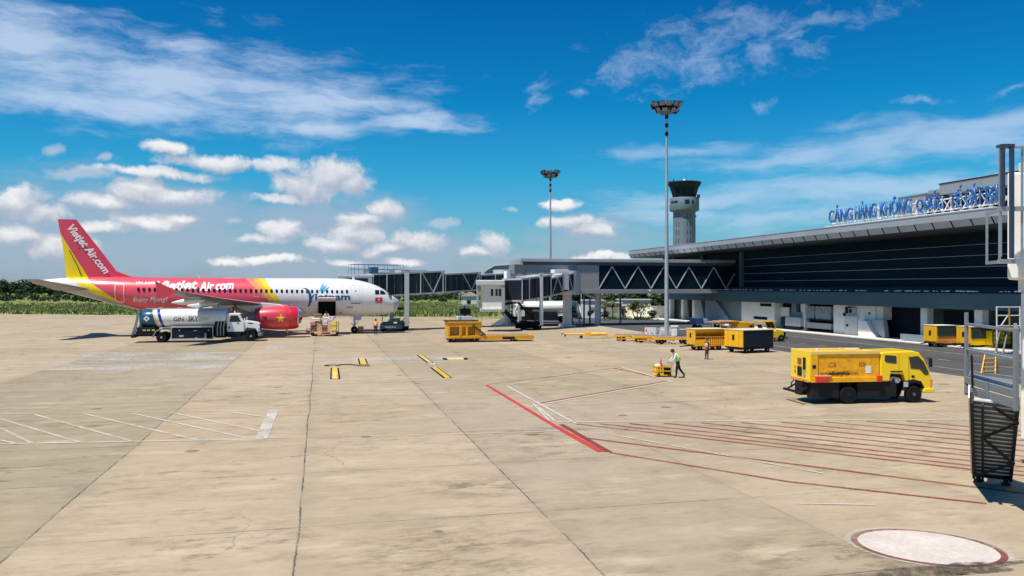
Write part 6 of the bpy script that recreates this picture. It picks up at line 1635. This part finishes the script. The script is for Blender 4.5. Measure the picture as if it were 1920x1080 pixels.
def suitcase(label, loc, sz, m, kind='suitcase', rz=0.0):
    rz += jit.uniform(-.16, .16); loc = (loc[0]+jit.uniform(-.03,.03), loc[1]+jit.uniform(-.09,.03), loc[2])
    q = rotloc(loc); s_ = thing(kind, label, 'suitcase' if kind == 'suitcase' else 'bag' if kind == 'holdall' else 'box', q, -TH+rz, group='luggage heaped on the trolley')
    mb = MB(); mb.box((-sz[0]/2,-sz[1]/2,0),(sz[0]/2,sz[1]/2,sz[2])); b0 = mb.build('case_body' if kind != 'cardboard_box' else 'box_body', m, s_, bevel=.05 if kind != 'cardboard_box' else .012)
    if kind != 'cardboard_box':
        mb = MB(); mb.box((-.1,-.03,sz[2]-.005),(.1,.03,sz[2]+.035)); mb.build('handle', dark, s_, bevel=.01)
        mb = MB(); mb.box((-sz[0]/2-.004,-sz[1]/2-.006,sz[2]*.46),(sz[0]/2+.004,-sz[1]/2,sz[2]*.52)); mb.build('zip_band', dark, s_)
    else:
        mb = MB(); mb.box((-.05,-sz[1]/2-.004,.0),(.05,sz[1]/2+.004,sz[2]+.004)); mb.build('tape', mat('parcel_tape', (.62,.50,.34), .4), s_)
    return s_
card = mat('cardboard', (.52,.36,.19), .8, var=.1); cream = mat('cream_case', (.76,.68,.50), .5); pinkc = mat('salmon_case', (.72,.30,.22), .5); pinkp = mat('pale_pink_case', (.72,.56,.54), .5); greyc = mat('black_white_case', (.13,.13,.15), .5); brownc = mat('brown_case', (.30,.10,.06), .6); lemon = mat('lemon_case', (.82,.68,.10), .5); olive = mat('olive_bag', (.28,.20,.04), .7); whitec = mat('white_case', (.80,.77,.72), .5)
suitcase('black case at the lower left of the luggage heap', (-1.02,-.5,.51), (.62,.5,.62), greyc)
suitcase('tan cardboard box in the lower middle left of the luggage heap', (-.38,-.5,.51), (.6,.5,.55), card, 'cardboard_box')
suitcase('dark brown case in the lower middle of the luggage heap', (.22,-.5,.51), (.56,.5,.62), brownc)
suitcase('pale tan cardboard box in the lower right of the luggage heap', (.80,-.5,.51), (.52,.5,.78), mat('pale_cardboard', (.62,.44,.26), .8), 'cardboard_box')
suitcase('lemon yellow case at the right end of the luggage heap', (1.22,-.55,.58), (.42,.55,1.05), lemon)
suitcase('salmon pink case above the black case on the heap', (-1.05,-.5,1.14), (.55,.5,.42), pinkc)
suitcase('orange tan cardboard box in the middle row of the luggage heap', (-.40,-.48,1.07), (.66,.5,.36), mat('orange_cardboard', (.62,.32,.12), .8), 'cardboard_box')
suitcase('cream case in the centre of the luggage heap', (.22,-.48,1.14), (.54,.5,.52), cream)
suitcase('pale pink case right of the cream case on the heap', (.78,-.48,1.30), (.54,.5,.56), pinkp)
suitcase('wide white case lying along the top left of the heap', (-.78,-.42,1.57), (.95,.55,.36), whitec)
suitcase('small dark holdall wedged in the middle row of the heap', (-.36,-.6,1.44), (.45,.3,.18), greyc, 'holdall')
suitcase('white case standing on top of the heap at centre right', (.35,-.42,1.67), (.62,.5,.36), whitec, rz=.1)
suitcase('pale pink case on the top right of the luggage heap', (.98,-.36,1.87), (.42,.42,.22), pinkp, rz=-.2)
suitcase('olive holdall topmost on the left of the luggage heap', (-.62,-.3,1.94), (.78,.45,.42), olive, 'holdall', .05)
suitcase('large brown case behind at the back of the luggage heap', (-.2,.25,.51), (1.9,.7,1.15), brownc)

# yellow trolley pushed by the walking person
p = g(1247, 707)
pc = thing('tool_trolley', 'small yellow caged tool trolley pushed by the lime vested person', 'trolley', (p.x, p.y+.35, 0), -TH+R(6))
mb = MB()
for x in (-.45,.45):
    for y in (-.3,.3): mb.beam((x,y,.08),(x,y,.62),.05,.05)
for z in (.1,.34,.6):
    for y in (-.3,.3): mb.beam((-.45,y,z),(.45,y,z),.05,.05)
    for x in (-.45,.45): mb.beam((x,-.3,z),(x,.3,z),.05,.05)
mb.build('cage', yellow, pc)
mb = MB(); mb.box((-.44,-.31,.12),(-.02,.28,.58)); tb3 = mb.build('yellow_locker', yellow2, pc, bevel=.02)
mb = MB()
for z in (.22,.34,.46):
    for x in (-.36,-.2): mb.box((x,-.318,z),(x+.11,-.31,z+.05))
mb.build('locker_slot', dark, tb3)
mb = MB(); mb.box((.04,-.25,.12),(.42,.25,.5)); mb.cyl((.2,-.28,.34),(.2,-.2,.34),.13,n=12); mb.build('motor', dark, pc)
mb = MB(); mb.cyl((-.1,0,.62),(-.1,0,.98),.04,n=10); mb.cyl((-.1,0,.6),(-.1,0,.78),.07,n=10); mb.build('red_bottle', redp, pc, smooth=40)
mb = MB(); mb.ball((-.28,0,.64),(.18,.14,.10)); mb.build('white_bundle', stencil, pc, smooth=60)
mb = MB(); mb.tube([(.42,-.2,.5),(.58,-.22,.80),(.58,.12,.80),(.42,.12,.5)], .02); mb.build('push_handle', steelgrey, pc)
for x in (-.32,.32):
    for s_ in (-1,1): wheel(pc, (x,s_*.3,.1), .1, .06)

# ladders and frames by the road
p = g(1853, 700)
ld = thing('step_ladder', 'yellow folding step ladder standing on the apron edge behind the grey stair', 'ladder', p, -TH)
mb = MB()
for x in (-.42,.42): mb.beam((x,-.0,0),(x*.75+.45,.5,1.25),.06,.05)
for k in range(5): t_ = (k+.5)/5; mb.beam((-.42+t_*(.105+.45),t_*.5,1.25*t_),(.42+t_*(-.105+.45),t_*.5,1.25*t_),.09,.04)
mb.build('climbing_frame', yellow, ld)
mb = MB()
for x in (-.42,.42): mb.beam((x+.75,1.0,0),(x*.75+.45,.52,1.25),.05,.05)
mb.beam((.38,1.0,.05),(1.15,1.0,.05),.05,.05); mb.beam((.9,.7,.3),(1.9,.7,.34),.05,.05); mb.build('back_frame', wood, ld)
p = g(1890, 664)
fr = thing('work_frame', 'tall white tubular frame with timber strut beyond the grey stair', 'frame', p, -TH)
mb = MB()
for x in (-.85,.95): mb.beam((x,0,0),(x-.03,0,3.7),.07,.07)
for z in (2.2,3.0,3.65): mb.beam((-.85,0,z),(.95,0,z),.07,.07)
mb.beam((-.55,-.02,2.2),(-.05,-.02,2.95),.06,.06); mb.build('tube_frame', white, fr)
mb = MB(); mb.beam((.1,-.08,1.9),(.02,-.08,3.65),.10,.08); mb.box((-.6,-.1,1.95),(.9,0,2.08)); mb.build('timber_strut', wood, fr)
mb = MB()
for x in (-1.2,-.6): mb.beam((x,-.3,0),(x+.75,.2,2.0),.10,.10)
mb.build('leaning_strut', steelgrey, fr)
p = g(1657, 634.5)
t = thing('waste_drum', 'small blue grey drum at the kerb before the dark bay', 'drum', (p.x, p.y, 0))
mb = MB(); mb.lathe([(.22,.0),(.24,.1),(.22,.4),(.24,.42),(.22,.75),(.2,.78),(.02,.78)], 16); mb.build('drum_body', mat('blue_grey_drum', (.14,.18,.22), .5), t, smooth=40)
mb = MB(); mb.ball((0,0,.86),(.16,.16,.12)); mb.build('drum_lid', dark, t, smooth=60)
# ------------------------------------------------------------------ people
def seg_dist(p, a, b):
    ab = b-a; t_ = max(0, min(1, (p-a).dot(ab)/max(1e-9, ab.length_squared))); return (p-(a+ab*t_)).length
def skinned(chains, root, sub=1):
    """chains: lists of (key, position, radius); shared keys join the chains"""
    idx = {}; vs = []; rs = []; es = []
    for ch in chains:
        prev = None
        for key, p, r in ch:
            if key not in idx: idx[key] = len(vs); vs.append(Vector(p)); rs.append(r)
            if prev is not None: es.append((idx[prev], idx[key]))
            prev = key
    me = bpy.data.meshes.new('skinned'); me.from_pydata(vs, es, []); o = bpy.data.objects.new('skinned', me); col.objects.link(o)
    md = o.modifiers.new('s', 'SKIN'); md.use_smooth_shade = True
    sv = me.skin_vertices[0].data if me.skin_vertices else None
    if sv is None:
        me.attributes.new('skin', 'FLOAT', 'POINT')
    for i, r in enumerate(rs): me.skin_vertices[0].data[i].radius = (r, r)
    me.skin_vertices[0].data[idx[root]].use_root = True
    sb = o.modifiers.new('d', 'SUBSURF'); sb.levels = sub; sb.render_levels = sub
    bpy.context.view_layer.update()
    m2 = bpy.data.meshes.new_from_object(o.evaluated_get(bpy.context.evaluated_depsgraph_get()))
    bpy.data.objects.remove(o); bpy.data.meshes.remove(me)
    return m2
def person(label, loc, rz, J, tops, legs, vest, height=1.72, cat='person', hairc=hairm, vest_w=1.0):
    """J gives joints in a body frame: x forward, y left, z up, for a 1.72 m figure"""
    k = height/1.72
    t = thing('person', label, 'person', loc, rz)
    V = {n_: Vector(v)*k for n_, v in J.items()}
    hd = V['head']; nk = V['neck']
    up = (hd-nk).normalized()
    ch = [[('pelvis', V['pelvis'], .13*k), ('waist', V['pelvis'].lerp(V['chest'], .45), .125*k), ('chest', V['chest'], .145*k), ('neck', nk, .062*k), ('jaw', nk.lerp(hd, .45)+Vector((.02*k,0,0)), .082*k), ('head', hd, .10*k), ('top', hd+up*.09*k, .075*k)],
          [('jaw', nk.lerp(hd, .45)+Vector((.02*k,0,0)), .082*k), ('nose', hd+Vector((.105,0,-.02))*k, .016*k)]]
    for s_ in ('l', 'r'):
        ch.append([('pelvis', V['pelvis'], 0), (s_+'hip', V[s_+'hip'], .098*k), (s_+'knee', V[s_+'knee'], .064*k), (s_+'ankle', V[s_+'ankle'], .045*k), (s_+'toe', V[s_+'toe'], .042*k)])
        d = (V[s_+'wrist']-V[s_+'elbow']).normalized(); y_ = Vector((0,1,0)); side = d.cross(y_).normalized() if abs(d.dot(y_)) < .95 else Vector((1,0,0))
        palm = V[s_+'wrist']+d*.055*k
        ch.append([('chest', V['chest'], 0), (s_+'sh', V[s_+'sh'], .062*k), (s_+'elbow', V[s_+'elbow'], .045*k), (s_+'wrist', V[s_+'wrist'], .030*k), (s_+'palm', palm, .034*k)])
        for f_, (o_, ln) in enumerate(((-.030,.075),(-.010,.088),(.010,.084),(.030,.066))):
            b_ = palm+y_*o_*k+d*.030*k; ch.append([(s_+'palm', palm, 0), ('%sf%da' % (s_, f_), b_, .0105*k), ('%sf%db' % (s_, f_), b_+d*ln*.5*k, .0095*k), ('%sf%dc' % (s_, f_), b_+d*ln*.8*k-side*.02*k, .008*k)])
        th = V[s_+'wrist']+d*.02*k; ch.append([(s_+'palm', palm, 0), (s_+'ta', th+Vector((.035,0,0))*k, .012*k), (s_+'tb', th+Vector((.055,0,0))*k+d*.035*k, .010*k)])
    seen = {}
    for c in ch:
        for i, (a, p_, r) in enumerate(c):
            if r == 0: c[i] = (a, seen[a][0], seen[a][1])
            else: seen[a] = (p_, r)
    ch = [[(a, p_, r*1.14 if 'f' not in a[1:2] and a not in ('head','top','nose','jaw') else r) for a, p_, r in c] for c in ch]
    me = skinned(ch, 'pelvis')
    segs = [('leg', V['lhip'], V['lknee']), ('leg', V['lknee'], V['lankle']), ('leg', V['rhip'], V['rknee']), ('leg', V['rknee'], V['rankle']), ('shoe', V['lankle']-Vector((0,0,.04*k)), V['ltoe']), ('shoe', V['rankle']-Vector((0,0,.04*k)), V['rtoe']),
            ('leg', V['pelvis'], V['pelvis']-Vector((0,0,.05*k))), ('top', V['pelvis'].lerp(V['chest'], .35), V['chest']), ('top', V['chest'], nk.lerp(V['chest'], .35)), ('skin', nk, hd+up*.1)]
    for s_ in ('l', 'r'): segs += [('top', V[s_+'sh'], V[s_+'elbow']), ('top', V[s_+'elbow'], V[s_+'wrist'].lerp(V[s_+'elbow'], .12)), ('skin', V[s_+'wrist'], V[s_+'wrist']+(V[s_+'wrist']-V[s_+'elbow']).normalized()*.2*k)]
    order = {'top': 0, 'leg': 1, 'skin': 2, 'shoe': 3}
    for m_ in (tops, legs, skin, black): me.materials.append(m_)
    for f_ in me.polygons:
        c = f_.center; best = min(segs, key=lambda q: seg_dist(c, q[1], q[2])); f_.material_index = order[best[0]]
    me.shade_smooth(); me.name = 'body'
    o = bpy.data.objects.new('body', me); col.objects.link(o); o.parent = t
    # hair cap, eyes
    mb = MB(); mb.ball(hd+up*.035*k-Vector((.018*k,0,0)), (.108*k,.104*k,.105*k), 12, 8); hr = mb.build('hair', hairc, t, smooth=80)
    mb = MB()
    for y in (-.035, .035): mb.ball(hd+Vector((.093,y,.005))*k, .013*k, 6, 4)
    mb.build('eyes', black, t)
    mb = MB(); mb.ball(nk.lerp(hd, .35)+Vector((.095*k,0,0)), (.008*k,.025*k,.007*k), 6, 4); mb.build('mouth', mat('lips', (.28,.11,.09), .6), t)
    if vest:
        a, b_ = V['pelvis'].lerp(V['chest'], -.02), V['chest']
        me = skinned([[('a', a, .175*k*vest_w), ('m', a.lerp(b_, .5), .175*k*vest_w), ('b', b_, .192*k*vest_w), ('c', b_.lerp(nk, .55), .10*k)], [('b', b_, 0.192*k*vest_w), ('l', V['lsh'].lerp(b_, .18), .092*k)], [('b', b_, .192*k*vest_w), ('r', V['rsh'].lerp(b_, .18), .092*k)]], 'b', 2)
        for m_ in (vest, reflect): me.materials.append(m_)
        ax = (b_-a); ln = ax.length
        for f_ in me.polygons:
            h_ = (f_.center-a).dot(ax)/ln/ln
            if .16 < h_ < .24 or .60 < h_ < .67: f_.material_index = 1
        me.shade_smooth(); me.name = 'vest'; o2 = bpy.data.objects.new('vest', me); col.objects.link(o2); o2.parent = t
    return t
STAND = dict(pelvis=(0,0,.93), chest=(.01,0,1.28), neck=(.0,0,1.47), head=(.02,0,1.60), lhip=(0,.09,.86), lknee=(.02,.10,.48), lankle=(0,.11,.09), ltoe=(.15,.12,.04), rhip=(0,-.09,.86), rknee=(.02,-.10,.48), rankle=(0,-.11,.09), rtoe=(.15,-.12,.04),
             lsh=(0,.19,1.38), lelbow=(-.03,.24,1.11), lwrist=(.03,.24,.86), rsh=(0,-.19,1.38), relbow=(-.03,-.24,1.11), rwrist=(.03,-.24,.86))
WALK = dict(STAND); WALK.update(pelvis=(0,0,.90), chest=(.10,0,1.23), neck=(.20,0,1.40), head=(.30,0,1.50), lsh=(.14,.19,1.32), rsh=(.14,-.19,1.32), lelbow=(.26,.22,1.08), lwrist=(.47,.18,.90), relbow=(.26,-.22,1.08), rwrist=(.47,-.18,.90),
            lhip=(0,.09,.84), lknee=(.10,.09,.46), lankle=(.12,.09,.09), ltoe=(.27,.10,.04), rhip=(0,-.09,.84), rknee=(-.14,-.09,.47), rankle=(-.42,-.09,.13), rtoe=(-.29,-.09,.04))
p = g(1271, 708.5)
person('person in a lime vest and dark trousers walking left, pushing a yellow trolley', p, PI-TH+R(4), WALK, shirt, trous, hivis, 1.76, vest_w=1.2)
p = g(1326, 674)
BACK = dict(STAND); BACK.update(lelbow=(.02,.25,1.12), lwrist=(.15,.20,.92), rknee=(.05,-.14,.48), rankle=(.02,-.17,.09), rtoe=(.15,-.2,.04))
person('person in an orange vest and maroon trousers standing before the baggage carts', p, R(200)-TH, BACK, mat('dark_sleeve', (.05,.03,.03), .8), maroon, mat('peach_vest', (.85,.45,.20), .6), 1.52)
p = g(704.5, 628)
person('person in an orange vest and black trousers standing near the airliner nose', p, R(80)-TH, STAND, mat('orange_shirt', (.75,.35,.12), .7), trous, hiorange, 1.74, vest_w=1.1)
q = rotloc((.12, .35, 1.30))
LOADER = dict(STAND); LOADER.update(chest=(.06,0,1.25), neck=(.12,0,1.42), head=(.18,0,1.52), lelbow=(.12,.30,1.12), lwrist=(.30,.22,1.02), relbow=(.12,-.30,1.12), rwrist=(.30,-.22,1.02), lsh=(.07,.19,1.34), rsh=(.07,-.19,1.34))
person('person in a pale orange vest loading cases behind the heaped luggage', (q.x, q.y, 1.0), R(-90)-TH, LOADER, mat('pale_orange_shirt', (.72,.50,.36), .7), trous, mat('pale_orange_vest', (.80,.50,.30), .6), 1.66)
lp = rotloc((.12, .42, 0))
t = thing('loading_step', 'brown step platform behind the heaped luggage that the loader stands on', 'step', (lp.x, lp.y+.55, 0), -TH)
mb = MB(); mb.box((-.6,-.45,.85),(.6,.9,1.0)); mb.build('step_deck', brownc, t, bevel=.02)
mb = MB()
for x in (-.5,.5):
    for y in (-.35,.8): mb.beam((x,y,0),(x,y,.85),.08,.08)
mb.build('step_leg', steelgrey, t)

# ------------------------------------------------------------------ vegetation
def leaves(mb, c, rad, n_, size, rr, shell=.55):
    c = Vector(c); bm = mb.bm
    for _ in range(n_):
        d = Vector((rr.gauss(0,1), rr.gauss(0,1), rr.gauss(0,1))).normalized()
        k = shell+(1-shell)*rr.random()
        p = c+Vector((d.x*rad[0]*k, d.y*rad[1]*k, d.z*rad[2]*k))
        nrm = (d+Vector((rr.uniform(-.8,.8), rr.uniform(-.8,.8), rr.uniform(-.4,.9)))).normalized()
        u, v = frame_from(nrm); s_ = size*rr.uniform(.6,1.4)
        mb.face([bm.verts.new(p+u*s_), bm.verts.new(p+v*s_*.6), bm.verts.new(p-u*s_), bm.verts.new(p-v*s_*.6)])
def crown(mb, c, rad, clumps, n_, size, rr):
    for _ in range(clumps):
        d = Vector((rr.gauss(0,1), rr.gauss(0,1), rr.gauss(0,1)*.8)).normalized(); k = rr.uniform(.35,.85)
        cc = Vector(c)+Vector((d.x*rad[0]*k, d.y*rad[1]*k, d.z*rad[2]*k)); f_ = rr.uniform(.28,.5)
        leaves(mb, cc, [r*f_ for r in rad], n_, size, rr)
rr = random.Random(11)
# far wood: reads as one mass
mb = MB()
for i in range(400):
    px = rr.uniform(-700, 1150) if i < 230 else rr.uniform(-200, 140); Y = rr.uniform(430, 560)
    base = w((px-960)/F*Y, Y); prof_h = 8.6 if px < 95 else 6.6
    hgt = prof_h*rr.uniform(.75,1.1)*(1.12 if rr.random() < .12 else 1)
    rx = hgt*rr.uniform(.38,.7)
    crown(mb, (base.x, base.y, hgt*.55), (rx, rx, hgt*.5), 6, 26, .75, rr)
tag(mb.build('far_wood', leaf_dark, fix=False), 'dark green line of trees on the far horizon behind the field', 'wood', kind='stuff')
# scrub belt
mb = MB()
for i in range(330):
    px = rr.uniform(-600, 1130) if i < 300 else rr.uniform(750, 950); Y = rr.uniform(265, 345)
    base = w((px-960)/F*Y, Y); hgt = rr.uniform(1.8, 3.9)
    if i >= 300: hgt *= .85
    rx = hgt*rr.uniform(.6,1.2)
    crown(mb, (base.x, base.y, hgt*.45), (rx, rx, hgt*.55), 5, 26, .34, rr)
tag(mb.build('scrub', leaf_scrub, fix=False), 'dark green scrub belt between the grass and the far wood', 'scrub', kind='stuff')
# rough grass
mb = MB(); bm = mb.bm
for i in range(26000):
    px = rr.uniform(-500, 1000) if rr.random() < .75 else rr.uniform(700, 960)
    lo_ = 139 if px > 700 else (150 if px < 150 else 147-(px-150)*.014)
    Y = lo_+1.2+abs(rr.gauss(0, 1))*38+rr.random()*10
    if Y > 260: continue
    b_ = w((px-960)/F*Y, Y); m_ = mnoise.noise(Vector((b_.x*.08, b_.y*.08, 0)))
    hgt = (.35+.55*rr.random()+.5*max(0, m_))*(1.15 if px > 740 else .7)*min(1, (Y-lo_)/6+.25)
    for _ in range(3):
        a = rr.uniform(0, PI); dx, dy = math.cos(a)*.28, math.sin(a)*.28; ox, oy = rr.uniform(-.5,.5), rr.uniform(-.5,.5); lx, ly = rr.uniform(-.3,.3), rr.uniform(-.3,.3)
        mb.face([bm.verts.new((b_.x+ox-dx, b_.y+oy-dy, -.02)), bm.verts.new((b_.x+ox+dx, b_.y+oy+dy, -.02)), bm.verts.new((b_.x+ox+lx, b_.y+oy+ly, hgt))])
tag(mb.build('tall_grass', leaf_grass, fix=False), 'tall rough grass along the far edge of the apron', 'grass', kind='stuff')

def tree(name, label, p, h, rad, trunk_h, clumps, n_, size, m, seed, cat='tree', group=None, stems=1):
    t = thing(name, label, cat, p, group=group); r_ = random.Random(seed)
    mb = MB()
    for s_ in range(stems):
        ox = 0 if stems == 1 else (s_-(stems-1)/2)*rad[0]*.5
        mb.cyl((ox*.4,0,0), (ox,0,trunk_h), .05+h*.018, .03+h*.01, 8)
        for k in range(4):
            a = r_.uniform(0, 6.3); mb.cyl((ox,0,trunk_h*.9), (ox+rad[0]*.6*math.cos(a), rad[1]*.6*math.sin(a), h*.75), .03+h*.006, .012, 6)
    mb.build('trunk', trunkm, t, smooth=40)
    mb = MB(); crown(mb, (0,0,h-rad[2]), rad, clumps, n_, size, r_); mb.build('crown', m, t, fix=False)
    return t
def gp(px, Y): p = w((px-960)/F*Y, Y); return p
tree('garden_tree', 'leafy green multi-stemmed tree in front of the cream garden wall', gp(1195, 127), 3.4, (1.6,1.5,1.25), 1.2, 16, 60, .13, leaf_mid, 1, stems=3)
tree('garden_tree', 'thin pale green young tree in front of the cream wall gap', gp(1133, 129), 3.5, (1.15,1.1,1.0), 1.8, 9, 45, .12, leaf_pale, 2)
tree('garden_tree', 'pale feathery young tree before the grey panel of the wall', gp(1149, 130), 3.2, (.8,.8,1.0), 1.5, 8, 40, .12, leaf_pale, 3)
tree('small_tree', 'slender small tree with thin foliage left of the leafy garden tree', gp(1168, 126), 2.4, (.6,.6,.9), .8, 9, 35, .11, leaf_mid, 4)
tree('clipped_shrub', 'round clipped dark shrub right of the leafy garden tree', gp(1223, 125), 1.65, (.75,.75,.68), .5, 16, 50, .09, leaf_dark, 5, 'shrub')
tree('clipped_shrub', 'round dark shrub at the foot of the striped bridge column', gp(1134, 124), 1.5, (.75,.75,.6), .5, 14, 50, .09, leaf_dark, 6, 'shrub')
tree('clipped_shrub', 'small dark bush beside the thin post under the link bridge', gp(1107, 121), 1.9, (.6,.6,.6), .8, 12, 45, .09, leaf_dark, 7, 'shrub')
mb = MB()
for i in range(46):
    px = rr.uniform(1140, 1232); p = gp(px, rr.uniform(126, 129.5)); leaves(mb, (p.x, p.y, .2), (.5,.4,.32), 40, .09, rr)
tag(mb.build('ground_cover', leaf_mid, fix=False), 'low green bedding plants along the foot of the garden wall', 'plants', kind='stuff')
# dark trees behind the wall
for i, px in enumerate((1040, 1068, 1092, 1118, 1145, 1170, 1196, 1222, 1246, 1262)):
    Y = 150+8*math.sin(i*2.1); hh = (5.2, 5.0, 5.6, 5.3, 4.8, 5.2, 5.5, 5.0, 5.3, 5.4)[i]
    tree('broadleaf_tree', 'dark dense tree behind the cream garden wall under the bridge', gp(px, Y), hh, (2.3,2.3,2.3), 1.6, 14, 60, .26, leaf_dark, 30+i, group='dark trees behind the garden wall')
# garden wall
gwall = mat('cream_wall', (.78,.76,.60), .8, var=.06, dirt=.1)
p0, p1 = gp(1046, 141), gp(1262, 131)
t = thing('garden_wall', 'cream rendered garden wall behind the shrubs under the bridge', 'wall', (p0.x, p0.y, 0)); d = p1-p0
mb = MB(); mb.beam((0,0,1.0), (d.x,d.y,1.0), .2, 2.0); mb.build('wall_panel', gwall, t)
mb = MB(); mb.beam((0,0,2.03), (d.x,d.y,2.03), .34, .1); mb.build('coping', offwhite, t)
mb = MB()
for i in range(9): q = d*i/8; mb.cbox((q.x,q.y,1.05), (.4,.4,2.1), rz=math.atan2(d.y,d.x))
mb.build('wall_pier', gwall, t)
for px, Y, wd_, h_, lab in ((1112, 134, 3.4, 2.9, 'pale blue-white hut wall left of the thin garden tree'), (1190, 138, 5.5, 2.95, 'cream hut with flat roof edge behind the leafy garden tree'), (1152, 133, 2.4, 2.5, 'small grey louvred kiosk behind the pale feathery tree')):
    p = gp(px, Y); t = thing('garden_hut', lab, 'hut', p, -TH)
    mb = MB(); mb.box((-wd_/2,0,0),(wd_/2,2.5,h_)); mb.build('hut_wall', {1112: mat('blue_white_wall', (.66,.72,.78), .7), 1190: gwall, 1152: mat('olive_grey_wall', (.34,.35,.26), .7)}[px], t)
    mb = MB(); mb.box((-wd_/2-.2,-.2,h_),(wd_/2+.2,2.7,h_+.14)); mb.build('hut_roof', offwhite, t)
    mb = MB(); mb.box((-wd_*.2,-.02,1.0),(wd_*.2,0,1.8)); mb.build('hut_window', mat('olive_shutter', (.25,.26,.18), .6), t)
# pale buildings seen over and under the tunnels
p = gp(938, 175); t = thing('distant_hangar', 'pale roofed hangar rising behind the retracted jet bridge', 'hangar', p, -TH)
mb = MB(); mb.prism([(-3.4,0),(-3.4,8.2),(-2.8,9.0),(-1.2,9.9),(2.2,10.1),(4.5,9.3),(4.5,0)], 'y', 0, 14); mb.build('hangar_wall', mat('dull_grey_wall', (.40,.42,.43), .7), t)
mb = MB(); mb.prism([(-3.6,8.2),(-2.9,9.1),(-1.2,10.05),(2.2,10.25),(4.7,9.4),(4.7,9.2),(2.2,10.0),(-1.2,9.8),(-2.8,8.9)], 'y', -.4, 14.4); mb.build('hangar_roof', mat('pale_peach_roof', (.80,.74,.68), .6), t)
mb = MB()
for x in (-2.4, -.8, .8, 2.4): mb.box((x-.35,-.06,6.2),(x+.35,0,7.4))
mb.build('hangar_window', darkglass, t)
p = gp(879, 205); t = thing('distant_house', 'small cream house in the scrub under the jet bridge tunnel', 'house', p, -TH)
mb = MB(); mb.box((-2.0,0,0),(2.0,3,2.9)); mb.build('house_wall', gwall, t)
mb = MB(); mb.prism([(-2.3,2.8),(0,3.9),(2.3,2.8)], 'y', -.3, 3.3); mb.build('house_roof', mat('pale_roof', (.6,.52,.40), .7), t)
mb = MB(); mb.box((-.5,-.03,.9),(.5,0,1.8)); mb.build('house_window', darkglass, t)
for px, lab in ((861, 'grey metal post at the end of the grass left of the white cab'),):
    p = gp(px, 140); t = thing('field_post', lab, 'post', p)
    mb = MB(); mb.cyl((0,0,0),(0,0,4.0),.07,n=8); mb.build('post_rod', lightgrey, t)
    mb = MB(); mb.box((-.2,-.1,3.9),(.5,.1,4.05)); mb.build('post_head', lightgrey, t)
for px, top in ((1068, 4.5), (1090, 4.3)):
    p = gp(px+.0, 138); t = thing('lamp_post', 'slim pale lamp post %s under the link bridge' % ('right beside the rotunda column' if px == 1068 else 'left of the dark bushy post'), 'lamp post', p)
    mb = MB(); mb.cyl((0,0,0),(0,0,top+1.0),.10,.07,8); mb.build('post_rod', lightgrey, t)
    mb = MB(); mb.beam((0,0,top+.9),(-.9,0,top+1.0),.08,.06); mb.cbox((-1.0,0,top+1.0),(.5,.25,.12)); mb.build('lamp_head', lightgrey, t)
